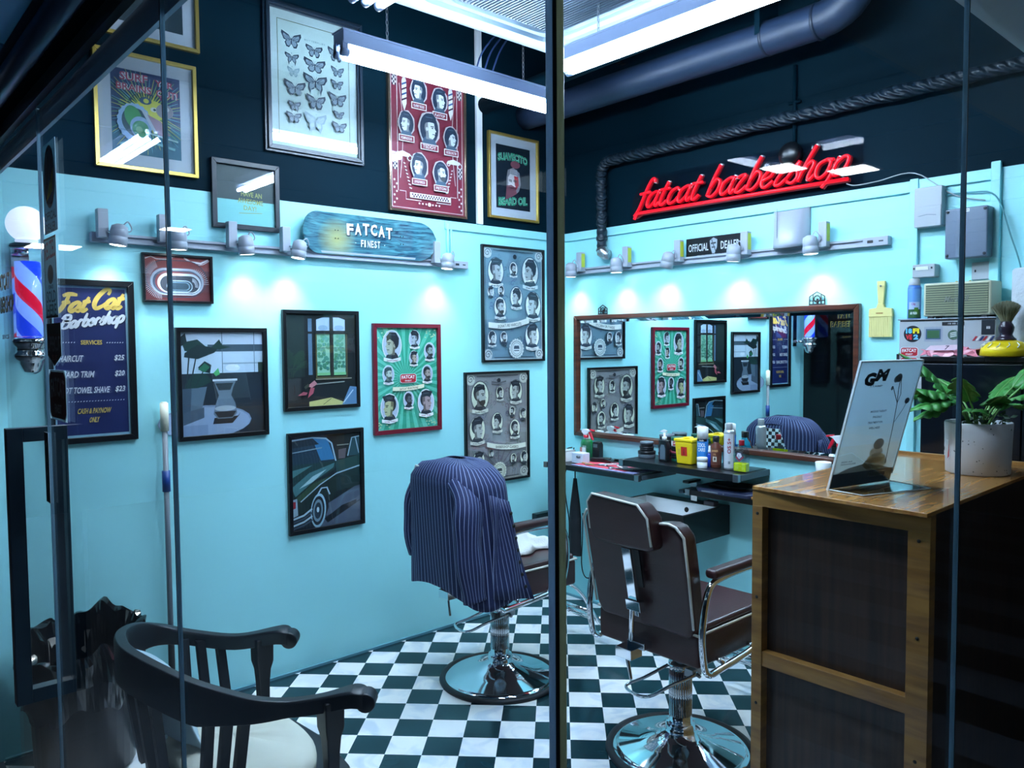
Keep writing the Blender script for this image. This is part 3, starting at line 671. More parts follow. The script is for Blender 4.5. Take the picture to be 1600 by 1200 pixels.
def head(P, cx, cz, s, skin, hair, style=0, turn=1, oval=(224, 228, 222), oedge=None, body=(30, 44, 60), label=None, lcol=(228, 230, 224), shade=None, tcol=(40, 50, 60)):
    """an oval medallion with a haircut portrait; s is the half height of the oval"""
    rx = s * 0.74; t = turn
    if oedge: P.ell(cx, cz, rx * 1.1, s * 1.08, oedge)
    P.ell(cx, cz, rx, s, oval)
    shade = shade or tuple(int(v * 0.62) for v in skin)
    rx0, s0 = rx, s; rx *= 1.25; s *= 1.22; cz0 = cz; cz -= s0 * 0.02
    P.poly([(cx - rx * 0.62, cz - s * 0.78), (cx - rx * 0.5, cz - s * 0.55), (cx - rx * 0.16 * t - rx * 0.1, cz - s * 0.38), (cx - rx * 0.1 * t + rx * 0.25, cz - s * 0.42), (cx + rx * 0.5, cz - s * 0.58), (cx + rx * 0.62, cz - s * 0.78), (cx, cz - s * 0.97)], body)
    P.poly([(cx - rx * 0.28, cz - s * 0.55), (cx + rx * 0.24, cz - s * 0.55), (cx + rx * 0.26, cz), (cx - rx * 0.3, cz)], shade)
    # hair mass, then the face over it, nose to the turn side
    P.ell(cx - 0.06 * rx * t, cz + s * 0.22, rx * 0.56, s * 0.5, hair)
    face = [(-0.38, 0.36), (0.1, 0.42), (0.42, 0.34), (0.47, 0.16), (0.46, 0.08), (0.62, -0.08), (0.5, -0.13), (0.52, -0.22), (0.46, -0.27), (0.48, -0.36), (0.3, -0.52), (-0.02, -0.46), (-0.3, -0.2), (-0.4, 0.0)]
    P.poly([(cx + t * a * rx, cz + b * s) for a, b in face], skin)
    P.poly([(cx + t * a * rx, cz + b * s) for a, b in [(-0.38, 0.36), (-0.12, 0.38), (-0.1, 0.0), (-0.02, -0.46), (-0.3, -0.2), (-0.4, 0.0)]], shade)
    P.ell(cx - t * rx * 0.2, cz - s * 0.02, rx * 0.09, s * 0.1, skin)
    dk = tuple(int(v * 0.3) for v in skin)
    P.line([(cx + t * rx * 0.12, cz + s * 0.15), (cx + t * rx * 0.4, cz + s * 0.16)], s * 0.05, dk)
    P.ell(cx + t * rx * 0.28, cz + s * 0.07, rx * 0.08, s * 0.035, dk)
    P.line([(cx + t * rx * 0.26, cz - s * 0.25), (cx + t * rx * 0.48, cz - s * 0.25)], s * 0.04, dk)
    if style % 5 == 0: q = [(-0.5, 0.05), (-0.62, 0.5), (-0.3, 0.78), (0.3, 0.86), (0.62, 0.62), (0.46, 0.36), (0.0, 0.36), (-0.3, 0.3)]
    elif style % 5 == 1: q = [(-0.5, 0.1), (-0.55, 0.55), (-0.1, 0.72), (0.4, 0.66), (0.5, 0.4), (0.2, 0.4), (-0.28, 0.3)]
    elif style % 5 == 2: q = [(-0.42, 0.4), (-0.5, 0.72), (0.0, 0.84), (0.7, 0.72), (0.5, 0.42), (0.0, 0.42)]
    elif style % 5 == 3: q = [(-0.52, -0.1), (-0.64, 0.4), (-0.35, 0.74), (0.2, 0.76), (0.52, 0.5), (0.4, 0.26), (0.2, 0.36), (-0.15, 0.2), (-0.3, -0.12)]
    else: q = [(-0.46, 0.2), (-0.48, 0.52), (-0.05, 0.66), (0.4, 0.56), (0.46, 0.36), (0.0, 0.42)]
    P.poly([(cx + t * a * rx, cz + b * s) for a, b in q], hair)
    P.line([(cx + t * rx * -0.3, cz + s * 0.6), (cx + t * rx * 0.3, cz + s * 0.62)], s * 0.03, tuple(min(255, v + 60) for v in hair))
    if style % 3 == 1: P.poly([(cx + t * a * rx, cz + b * s) for a, b in [(0.2, -0.2), (0.5, -0.2), (0.5, -0.36), (0.3, -0.56), (0.0, -0.46), (-0.25, -0.15), (0.0, -0.25)]], tuple(int(v * 0.5) for v in shade))
    rx, s, cz = rx0, s0, cz0
    if label:
        P.poly([(cx - rx * 0.95, cz - s * 0.84), (cx, cz - s * 0.98), (cx + rx * 0.95, cz - s * 0.84), (cx + rx * 0.95, cz - s * 1.08), (cx, cz - s * 1.22), (cx - rx * 0.95, cz - s * 1.08)], lcol)
        P.text(label, cx - rx * 0.6, cz - s * 1.12, rx * 1.2, s * 0.12, tcol)

def swirl_field(P, x0, z0, w, h, base, ink, seed, n=70):
    rr = random.Random(seed); P.rect(x0, z0, x0 + w, z0 + h, base)
    for i in range(n):
        a = x0 + w * rr.uniform(0.08, 0.92); b = z0 + h * rr.uniform(0.06, 0.94); s = w * rr.uniform(0.02, 0.05); c = tuple(max(0, min(255, v + rr.randint(-22, 22))) for v in ink)
        q = [(a + s * (1 - k / 9) * math.cos(k * 0.8 + i), b + s * (1 - k / 9) * math.sin(k * 0.8 + i)) for k in range(9)]
        P.line(q, s * 0.16, c)
def corners(P, x0, z0, w, h, col, bg):
    r = w * 0.055
    for cx, cz in ((x0 + r * 1.2, z0 + r * 1.2), (x0 + w - r * 1.2, z0 + r * 1.2), (x0 + r * 1.2, z0 + h - r * 1.2), (x0 + w - r * 1.2, z0 + h - r * 1.2)):
        P.ell(cx, cz, r * 1.25, r * 1.25, bg); P.line([(cx + r * (1 - k / 12) * math.cos(k * 0.9), cz + r * (1 - k / 12) * math.sin(k * 0.9)) for k in range(12)], r * 0.16, col)
    for z in (z0 + w * 0.03, z0 + h - w * 0.03): P.line([(x0 + w * 0.16, z), (x0 + w * 0.84, z)], w * 0.008, col)
    for x in (x0 + w * 0.03, x0 + w * 0.97): P.line([(x, z0 + h * 0.1), (x, z0 + h * 0.9)], w * 0.006, col)
def ribbon(P, x0, x1, zc, h, sag, bg, ink, txt):
    n = 16; up = []; lo = []
    for i in range(n + 1):
        u = i / n; x = x0 + (x1 - x0) * u; z = zc + sag * (u - 0.5) + abs(sag) * -0.6 * math.sin(PI * u)
        up.append((x, z + h / 2)); lo.append((x, z - h / 2))
    P.poly(up + lo[::-1], bg)
    P.text(txt, x0 + (x1 - x0) * 0.22, zc - h * 0.3 - abs(sag) * 0.5 + sag * (0.22 - 0.5), (x1 - x0) * 0.58, h * 0.55, ink, slope=sag / (x1 - x0), bold=0.01)
def seal(P, cx, cz, r, a, b):
    for k in range(18): P.ell(cx + r * math.cos(k * PI / 9), cz + r * math.sin(k * PI / 9), r * 0.16, r * 0.16, a, 8)
    P.ell(cx, cz, r * 1.02, r * 1.02, a); P.ring(cx, cz, r * 0.86, r * 0.86, r * 0.06, b); P.ring(cx, cz, r * 0.66, r * 0.66, r * 0.04, b)
    P.poly([(cx - r * 0.45, cz - r * 0.05), (cx + r * 0.45, cz - r * 0.05), (cx + r * 0.36, cz + r * 0.32), (cx - r * 0.36, cz + r * 0.32)], b)
    P.line([(cx - r * 0.4, cz - r * 0.24), (cx + r * 0.4, cz - r * 0.24)], r * 0.1, b)

def d_blue(P, x0, z0, w, h):
    P.rect(x0, z0, x0 + w, z0 + h, (186, 204, 214)); swirl_field(P, x0 + w * .015, z0 + w * .015, w * .97, h - w * .03, (112, 146, 166), (66, 98, 124), 3, 110)
    corners(P, x0, z0, w, h, (40, 62, 84), (196, 206, 210))
    X = lambda u: x0 + w * u; Z = lambda v: z0 + h * v; sk = (176, 186, 192); hr = (26, 42, 60); ov = (220, 226, 226)
    for (u, v, s, st, t, lb) in ((.2, .79, .12, 2, 1, 'Fade'), (.78, .80, .135, 3, -1, 'The Idol'), (.49, .82, .065, 4, 1, 'Crew'), (.11, .605, .05, 0, 1, None), (.28, .62, .05, 4, -1, None), (.26, .47, .092, 1, 1, 'Jarhead'),
                                 (.53, .565, .095, 3, -1, 'Brushed'), (.82, .495, .125, 0, -1, 'Executive'), (.80, .215, .115, 0, 1, 'Ivy League'), (.12, .195, .068, 3, 1, 'Slick'), (.31, .2, .056, 1, 1, None)):
        head(P, X(u), Z(v), h * s, sk, hr, st, t, ov, (60, 88, 112), (34, 52, 72), lb, (206, 216, 218))
    ribbon(P, X(.06), X(.74), Z(.335), h * .05, h * .045, (216, 222, 218), (30, 44, 58), 'SIGNATURE HAIRCUTS')
    seal(P, X(.52), Z(.1), w * .11, (200, 212, 214), (44, 66, 88)); P.ell(X(.5), Z(.93), w * .03, h * .022, (24, 36, 50))
def d_grey(P, x0, z0, w, h):
    P.rect(x0, z0, x0 + w, z0 + h, (206, 204, 196)); swirl_field(P, x0 + w * .015, z0 + w * .015, w * .97, h - w * .03, (150, 150, 154), (112, 112, 120), 5, 110)
    for k in range(9):
        a = PI * (0.08 + 0.84 * k / 8); P.line([(x0 + w * .5, z0 + h * .1), (x0 + w * .5 + w * .42 * math.cos(a), z0 + h * .1 + h * .24 * math.sin(a))], w * .018, (128, 122, 132))
    corners(P, x0, z0, w, h, (52, 54, 60), (206, 208, 200))
    X = lambda u: x0 + w * u; Z = lambda v: z0 + h * v; sk = (178, 182, 178); hr = (30, 38, 48); ov = (222, 226, 204)
    for (u, v, s, st, t, lb) in ((.21, .795, .135, 1, 1, 'Gentle Comb'), (.80, .825, .105, 2, -1, 'Natural'), (.53, .815, .062, 3, 1, 'Slope'), (.16, .49, .12, 0, 1, 'Preacy Brown'), (.48, .545, .088, 3, -1, 'Caesar'),
                                 (.73, .635, .048, 1, -1, None), (.91, .6, .055, 0, 1, None), (.77, .47, .085, 4, 1, 'Mohican'), (.17, .195, .095, 2, 1, None), (.37, .255, .036, 0, 1, None), (.74, .185, .048, 4, -1, None), (.92, .185, .062, 3, 1, None)):
        head(P, X(u), Z(v), h * s, sk, hr, st, t, ov, (96, 98, 104), (48, 54, 62), lb, (214, 216, 204))
    ribbon(P, X(.3), X(.95), Z(.325), h * .045, -h * .04, (222, 224, 208), (34, 38, 44), 'BARBERSHOP CLASSICS')
    seal(P, X(.5), Z(.085), w * .1, (208, 214, 196), (60, 66, 66)); P.ell(X(.5), Z(.935), w * .03, h * .022, (24, 30, 40)); P.line([(X(.38), Z(.925)), (X(.5), Z(.91)), (X(.62), Z(.925))], w * .02, (90, 92, 98))
def d_green(P, x0, z0, w, h):
    g1 = (52, 170, 138); g2 = (98, 204, 176); P.rect(x0, z0, x0 + w, z0 + h, g1); cx, cz = x0 + w * .47, z0 + h * .5
    def clip(a):
        dx, dz = math.cos(a), math.sin(a); t = 9
        if dx > 1e-6: t = min(t, (x0 + w - cx) / dx)
        if dx < -1e-6: t = min(t, (x0 - cx) / dx)
        if dz > 1e-6: t = min(t, (z0 + h - cz) / dz)
        if dz < -1e-6: t = min(t, (z0 - cz) / dz)
        return (cx + dx * t, cz + dz * t)
    for k in range(32):
        a = 2 * PI * k / 32; P.poly([(cx, cz), clip(a), clip(a + PI / 34)], g2)
    rr = random.Random(2)
    for k in range(40): P.ell(x0 + w * rr.choice((rr.uniform(.02, .2), rr.uniform(.8, .98))), z0 + h * rr.choice((rr.uniform(.02, .1), rr.uniform(.9, .98))), w * .014, w * .01, (196, 224, 176), 7)
    X = lambda u: x0 + w * u; Z = lambda v: z0 + h * v; hr = (24, 34, 46); wb = (236, 240, 240)
    for (u, v, s, st, t, sk, lb) in ((.25, .83, .14, 3, -1, (176, 178, 158), 'Executive Contour'), (.62, .89, .085, 0, -1, (178, 188, 200), 'Regular Cut'), (.87, .765, .085, 4, 1, (158, 170, 170), 'Ivy League'), (.6, .70, .07, 2, 1, (188, 170, 156), 'Forward'),
                                     (.18, .545, .085, 1, 1, (196, 202, 190), 'Mop Top'), (.82, .54, .085, 4, 1, (178, 160, 152), 'High Taper'), (.19, .22, .13, 2, -1, (184, 186, 140), 'Long Trim'), (.5, .285, .08, 4, 1, (88, 92, 98), 'Buzz Cut'), (.79, .25, .125, 2, 1, (168, 146, 148), 'Flat Top')):
        head(P, X(u), Z(v), h * s, sk, hr, st, t, (186, 196, 218), (226, 232, 236), (34, 44, 58), lb, wb, tcol=(150, 40, 60))
    badge(P, X(.36), Z(.455), w * .27, h * .09)
    ribbon(P, X(.24), X(.76), Z(.41), h * .038, h * .018, (226, 226, 196), (60, 50, 40), 'FATCAT SELECTIONS')
def d_red(P, x0, z0, w, h):
    R = (124, 30, 52); W = (214, 208, 208); P.rect(x0, z0, x0 + w, z0 + h, R); X = lambda u: x0 + w * u; Z = lambda v: z0 + h * v
    P.frame(X(.02), Z(.012), X(.98), Z(.988), w * .006, W)
    for sgn in (0, 1):
        fx = lambda u: X(u if not sgn else 1 - u)
        P.line([(fx(.1), Z(.12)), (fx(.1), Z(.88)), (fx(.18), Z(.88)), (fx(.18), Z(.94)), (fx(.28), Z(.94))], w * .008, W)
        P.line([(fx(.12), Z(.12)), (fx(.2), Z(.12)), (fx(.2), Z(.07)), (fx(.4), Z(.07))], w * .008, W)
        P.line([(fx(.13 + .04 * math.sin(PI * k / 12)), Z(.2 + .6 * k / 12)) for k in range(13)], w * .006, W)
        for v in (.78, .25):
            for a in range(3):
                for b in range(5): P.rect(fx(.035 + a * .018), Z(v + b * .014), fx(.035 + a * .018 + .018), Z(v + b * .014 + .014), W if (a + b) % 2 else (50, 40, 60))
        for k in range(7): P.ell(fx(.05 + .03 * (k % 2)), Z(.04 + k * .024), w * .012, w * .012, W, 8); P.ell(fx(.05 + .03 * (k % 2)), Z(.86 + k * .018), w * .012, w * .012, W, 8)
        # striped poles
        px_ = fx(.19)
        P.rect(px_ - w * .03, Z(.68), px_ + w * .03, Z(.82), W); P.ell(px_, Z(.86), w * .026, h * .016, W, 10); P.poly([(px_ - w * .03, Z(.82)), (px_ + w * .03, Z(.82)), (px_ + w * .015, Z(.845)), (px_ - w * .015, Z(.845))], W)
        for k in range(4): z_ = Z(.69 + k * .033); P.poly([(px_ - w * .03, z_), (px_ + w * .03, z_ + h * .018), (px_ + w * .03, z_ + h * .03), (px_ - w * .03, z_ + h * .012)], (44, 84, 130) if k % 2 else (60, 30, 50))
        P.poly([(px_ - w * .03, Z(.68)), (px_ + w * .03, Z(.68)), (px_, Z(.63))], W)
        # flame scrolls and little hot rods
        for k in range(9): P.ring(fx(.12 + .035 * (k % 3)), Z(.53 + .02 * (k // 3) - .0), w * .014, w * .012, w * .005, W, 10)
        bx, bz = fx(.16), Z(.34); s_ = -1 if sgn else 1
        P.poly([(bx - w * .1, bz), (bx + w * .08, bz), (bx + w * .1, bz + h * .02), (bx, bz + h * .035), (bx - w * .08, bz + h * .02)], W); P.ring(bx + w * .09, bz - h * .005, w * .03, w * .03, w * .012, W, 12); P.ring(bx - w * .07, bz, w * .02, w * .02, w * .01, W, 12)
        for k in range(8): P.line([(fx(.17 + .01 * k), Z(.30 - .022 * k)), (fx(.19 + .012 * k), Z(.295 - .022 * k))], w * .012, W)
    P.text('59', X(.37), Z(.905), w * .12, h * .055, W, bold=0.05); P.text('CROWN', X(.5), Z(.925), w * .16, h * .03, W); ribbon(P, X(.44), X(.66), Z(.905), h * .014, -h * .01, W, R, 'PARLOUR')
    for x_ in (.22, .68):
        P.rect(X(x_ - .01), Z(.895), X(x_ + .15), Z(.94), W)
        for a in range(8):
            for b in range(3):
                if (a + b) % 2: P.rect(X(x_ + a * .0175), Z(.9 + b * .012), X(x_ + a * .0175 + .0175), Z(.9 + b * .012 + .012), (70, 40, 60))
    P.rect(X(.24), Z(.082), X(.79), Z(.115), W)
    for a in range(28):
        for b in range(2):
            if (a + b) % 2: P.rect(X(.265 + a * .0178), Z(.086 + b * .012), X(.265 + a * .0178 + .0178), Z(.086 + b * .012 + .012), (70, 40, 60))
    for k in range(7): P.ell(X(.36 + k * .045), Z(.05), w * (.022 if k == 3 else .01), w * (.022 if k == 3 else .01), W, 10)
    P.ell(X(.52), Z(.885), w * .035, h * .018, W, 12); P.poly([(X(.49), Z(.88)), (X(.55), Z(.88)), (X(.52), Z(.855))], W)
    for (u, v, s, st, t, lb) in ((.37, .775, .078, 0, -1, 'PLAYBOY ROGUE'), (.65, .745, .078, 2, 1, 'PLAYTOP'), (.2, .55, .075, 0, -1, 'POMPADOUR'), (.5, .545, .1, 0, 1, 'TEDDY'), (.8, .51, .075, 3, 1, 'ROCKER LONG TRIM'), (.36, .29, .082, 0, -1, 'LOW FADE POMPADOUR'), (.65, .265, .078, 4, 1, 'PISTON')):
        q = 14
        P.poly([(X(u) + w * s * 1.42 * math.cos(2 * PI * k / q) * (1 + .07 * (k % 2)), Z(v) + h * s * 1.08 * math.sin(2 * PI * k / q) * (1 + .05 * (k % 2))) for k in range(q)], (176, 168, 172))
        head(P, X(u), Z(v), h * s, (196, 204, 210), (24, 44, 66), st, t, (22, 42, 66), None, (60, 84, 106))
        ww = .2 if lb == 'TEDDY' else .16; P.rect(X(u - ww / 2 - .02), Z(v - s - .042), X(u + ww / 2 + .02), Z(v - s - .0), W); P.rect(X(u - ww / 2 - .01), Z(v - s - .037), X(u + ww / 2 + .01), Z(v - s - .005), R)
        P.text(lb, X(u - ww / 2 + .01), Z(v - s - .03), w * (ww - .02), h * (.018 if lb != 'TEDDY' else .022), W)
def d_menu(P, x0, z0, w, h):
    N = (18, 34, 96); X = lambda u: x0 + w * u; Z = lambda v: z0 + h * v; Y = (232, 196, 96); W = (236, 238, 244)
    P.rect(x0, z0, x0 + w, z0 + h, (150, 196, 216)); P.rect(X(.03), Z(.015), X(.97), Z(.985), N)
    P.script('Fat', X(.06), Z(.825), w * .40, h * .058, Y, 0.42, 0.35, slope=0.06); P.script('Cat', X(.52), Z(.852), w * .40, h * .062, Y, 0.42, 0.35, slope=0.03)
    for dx, c in ((.012, (10, 18, 60)), (0, W)): P.script('Baqbeqshop', X(.1 + dx), Z(.715 - dx * .5), w * .84, h * .042, c, 0.40, 0.25, slope=0.13)
    P.text('SERVICES', X(.36), Z(.612), w * .28, h * .03, Y, bold=0.03)
    for k in range(7): P.line([(X(.06 + k * .035), Z(.624)), (X(.075 + k * .035), Z(.63))], w * .012, W); P.line([(X(.70 + k * .035), Z(.622)), (X(.715 + k * .035), Z(.628))], w * .012, W)
    for i, (a, b) in enumerate((('HAIRCUT', '$25'), ('BEARD TRIM', '$20'), ('HOT TOWEL SHAVE', '$23'))):
        v = .50 - i * .105; ww = (.30, .44, .64)[i]
        for dx, c in ((.012, (120, 130, 170)), (.008, N), (0, W)):
            P.text(a, X(.07 + dx), Z(v - dx * .4), w * ww, h * .042, c, shear=0.2, bold=0.02); P.text(b, X(.79 + dx), Z(v - dx * .4), w * .13, h * .042, c, shear=0.2, bold=0.02)
    for k in range(22): P.line([(X(.1 + k * .038), Z(.235)), (X(.115 + k * .038), Z(.24))], w * .009, W)
    P.text('CASH & PAYNOW', X(.28), Z(.155), w * .44, h * .036, Y, shear=0.2, bold=0.02); P.text('ONLY', X(.43), Z(.095), w * .13, h * .036, Y, shear=0.2, bold=0.02)
def d_stair(P, x0, z0, w, h):
    X = lambda u: x0 + w * u; Z = lambda v: z0 + h * v
    P.rect(x0, z0, x0 + w, z0 + h, (104, 40, 44)); P.rect(X(0), Z(.7), X(1), Z(1), (150, 62, 58))
    for k in range(5): P.line([(X(.3), Z(.74 + k * .03)), (X(.66), Z(.735 + k * .03))], h * .012, (206, 120, 100))
    P.line([(X(.0), Z(.92)), (X(.1), Z(.98)), (X(.18), Z(.93)), (X(.34), Z(.93)), (X(.46), Z(1))], h * .02, (226, 224, 232)); P.line([(X(.6), Z(.99)), (X(.7), Z(.9)), (X(.86), Z(.88)), (X(.98), Z(.97))], h * .04, (232, 230, 238)); P.line([(X(.62), Z(.86)), (X(.74), Z(.82)), (X(.9), Z(.86)), (X(1), Z(.95))], h * .016, (226, 224, 232))
    def stad(cx, cz, rx, rz, c, f=0.5):
        pts = []
        for k in range(28):
            a = 2 * PI * k / 28; pts.append((X(cx) + w * (rx - rz * .75) * (1 if math.cos(a) > 0 else -1) + w * rz * .75 * math.cos(a), Z(cz) + h * rz * math.sin(a)))
        P.poly(pts, c)
    stad(.48, .50, .47, .43, (52, 62, 84)); stad(.48, .50, .455, .41, (128, 44, 42))
    for k in range(30):
        a = PI * (.62 + .9 * k / 30); P.line([(X(.25) + w * .16 * math.cos(a), Z(.48) + h * .28 * math.sin(a)), (X(.25) + w * .27 * math.cos(a), Z(.48) + h * .45 * math.sin(a))], h * .011, (206, 200, 214))
    for k in range(13):
        a = PI * (.52 - .5 * k / 12); P.line([(X(.74) + w * .12 * math.cos(a), Z(.38) + h * .22 * math.sin(a)), (X(.74) + w * .24 * math.cos(a), Z(.38) + h * .36 * math.sin(a))], h * .011, (214, 208, 218))
    stad(.49, .43, .41, .31, (176, 188, 208)); stad(.49, .42, .375, .27, (70, 86, 112)); stad(.5, .42, .35, .245, (128, 54, 56)); stad(.52, .40, .335, .225, (206, 216, 228)); stad(.525, .38, .3, .19, (46, 52, 66))
    for k in range(20):
        a = PI * (.5 - .55 * k / 19); P.line([(X(.72) + w * .04 * math.cos(a), Z(.34) + h * .1 * math.sin(a)), (X(.72) + w * .09 * math.cos(a), Z(.34) + h * .19 * math.sin(a))], h * .008, (170, 178, 196))
    stad(.52, .33, .2, .135, (142, 168, 186)); stad(.52, .33, .185, .115, (40, 54, 70)); stad(.52, .33, .16, .095, (96, 128, 150)); stad(.52, .33, .14, .08, (34, 56, 72))
def d_plant(P, x0, z0, w, h):
    X = lambda u: x0 + w * u; Z = lambda v: z0 + h * v; D = (22, 40, 54)
    P.rect(x0, z0, x0 + w, z0 + h, D); P.rect(X(0), Z(.60), X(1), Z(1), (190, 212, 230)); P.rect(X(.0), Z(.88), X(1), Z(1), (206, 220, 236)); P.rect(X(.32), Z(.81), X(1), Z(.88), (66, 90, 106)); P.rect(X(.5), Z(.685), X(1), Z(.70), (150, 172, 190))
    for u in (.49, .89): P.rect(X(u), Z(.60), X(u + .008), Z(1), (90, 112, 132))
    P.rect(X(.94), Z(.6), X(1), Z(.70), (46, 70, 60)); P.ell(X(.62), Z(.65), w * .09, h * .035, (220, 232, 242))
    P.ell(X(.28), Z(.13), w * .56, h * .16, (128, 150, 178)); P.ell(X(.28), Z(.122), w * .545, h * .15, (152, 174, 204)); P.rect(X(0), Z(0), X(.3), Z(.1), (132, 154, 186))
    P.poly([(X(0), Z(.1)), (X(.26), Z(.17)), (X(.26), Z(.27)), (X(0), Z(.24))], (76, 96, 116)); P.poly([(X(0), Z(.22)), (X(.24), Z(.27)), (X(.30), Z(.47)), (X(0), Z(.455))], (92, 116, 136)); P.poly([(X(0), Z(.22)), (X(.1), Z(.24)), (X(.12), Z(.46)), (X(0), Z(.455))], (66, 88, 108))
    lf = [((.02, .9), (.2, .93), (.3, .86), (.2, .8), (.05, .82)), ((.05, .8), (.2, .88), (.44, .84), (.4, .80), (.2, .74), (.04, .76)), ((.36, .85), (.46, .93), (.5, .87), (.6, .855), (.46, .83)), ((.2, .66), (.28, .72), (.36, .68), (.34, .6), (.24, .62)), ((.05, .5), (.14, .6), (.3, .6), (.36, .52), (.2, .46), (.04, .46)), ((0, .95), (.06, .99), (.08, .9), (.0, .86))]
    for k, q in enumerate(lf): P.poly([(X(a), Z(b)) for a, b in q], ((20, 62, 58), (16, 44, 50))[k % 2])
    P.poly([(X(.38), Z(.60)), (X(.44), Z(.65)), (X(.46), Z(.59)), (X(.41), Z(.57))], (70, 176, 96)); P.poly([(X(.2), Z(.64)), (X(.28), Z(.7)), (X(.34), Z(.66)), (X(.28), Z(.61))], (36, 116, 84))
    for a, b in (((.06, .46), (.1, .78)), ((.1, .46), (.18, .76)), ((.16, .47), (.26, .62))): P.line([(X(a[0]), Z(a[1])), (X(b[0]), Z(b[1]))], w * .014, (24, 52, 56))
    P.poly([(X(.36), Z(.1)), (X(.38), Z(.16)), (X(.68), Z(.17)), (X(.7), Z(.2)), (X(.6), Z(.1))], (16, 26, 40))
    P.poly([(X(.37), Z(.2)), (X(.4), Z(.3)), (X(.44), Z(.38)), (X(.4), Z(.48)), (X(.38), Z(.53)), (X(.66), Z(.53)), (X(.62), Z(.46)), (X(.59), Z(.38)), (X(.64), Z(.3)), (X(.66), Z(.2)), (X(.6), Z(.15)), (X(.42), Z(.15))], (104, 124, 142))
    P.poly([(X(.4), Z(.5)), (X(.62), Z(.5)), (X(.58), Z(.43)), (X(.44), Z(.43))], (28, 44, 56)); P.poly([(X(.38), Z(.22)), (X(.65), Z(.22)), (X(.6), Z(.16)), (X(.43), Z(.16))], (26, 36, 50)); P.ell(X(.515), Z(.25), w * .13, h * .028, (168, 182, 192)); P.rect(X(.37), Z(.52), X(.67), Z(.54), (206, 218, 228))
def d_window(P, x0, z0, w, h):
    X = lambda u: x0 + w * u; Z = lambda v: z0 + h * v
    P.rect(x0, z0, x0 + w, z0 + h, (16, 26, 32)); P.rect(X(0), Z(.32), X(.26), Z(1), (28, 48, 48)); P.rect(X(.31), Z(.34), X(.365), Z(.95), (92, 124, 152)); P.rect(X(.3), Z(.785), X(.38), Z(.81), (18, 26, 32))
    for a, b in ((.43, .62), (.665, .845)):
        P.poly([(X(a), Z(.82))] + [(X(b), Z(.82))] + [(X(b), Z(.94 + (.0 if b > .7 else .025)))] + [(X((a + b) / 2), Z(.965))] + [(X(a), Z(.94 + (.025 if b > .7 else 0)))], (186, 208, 232)); P.ell(X((a + b) / 2), Z(.85), w * .07, h * .03, (150, 178, 204))
        P.rect(X(a), Z(.33), X(b), Z(.785), (150, 206, 180))
        rr = random.Random(int(a * 100))
        for k in range(60):
            v = rr.uniform(.40, .77); P.ell(X(rr.uniform(a + .02, b - .02)), Z(v), w * .022, h * .018, (60 + int(150 * (v - .38)), 130 + int(150 * (v - .38)), 110 + int(120 * (v - .38)) + rr.randint(-18, 18)), 8)
        P.rect(X(a), Z(.33), X(b), Z(.36), (130, 200, 140))
        for v in (.475, .63): P.rect(X(a), Z(v), X(b), Z(v + .004), (70, 110, 100))
    P.frame(X(.405), Z(.30), X(.87), Z(.80), w * .02, (92, 88, 56)); P.rect(X(.62), Z(.31), X(.665), Z(.96), (40, 44, 40)); P.rect(X(.4), Z(.785), X(.88), Z(.82), (22, 30, 34)); P.rect(X(.4), Z(.285), X(.93), Z(.297), (150, 146, 130)); P.line([(X(.36), Z(.235)), (X(.82), Z(.255))], h * .012, (150, 156, 150))
    P.poly([(X(.28), Z(.22)), (X(.38), Z(.28)), (X(.42), Z(.24)), (X(.34), Z(.2))], (196, 130, 140)); P.poly([(X(.14), Z(.12)), (X(.22), Z(.16)), (X(.28), Z(.15)), (X(.26), Z(.125))], (170, 84, 98)); P.poly([(X(.28), Z(.09)), (X(.32), Z(.2)), (X(.38), Z(.2)), (X(.36), Z(.14))], (176, 80, 96)); P.line([(X(.24), Z(.2)), (X(.3), Z(.235))], h * .03, (60, 70, 60))
    P.poly([(X(.3), Z(0)), (X(.3), Z(.05)), (X(.62), Z(.085)), (X(.8), Z(.03)), (X(.8), Z(0))], (204, 200, 130)); P.line([(X(.5), Z(.01)), (X(.62), Z(.075))], h * .006, (80, 80, 60)); P.poly([(X(.78), Z(0)), (X(.9), Z(.2)), (X(1), Z(.19)), (X(1), Z(0))], (96, 138, 176)); P.line([(X(.8), Z(.02)), (X(.95), Z(.16))], h * .012, (200, 220, 236))
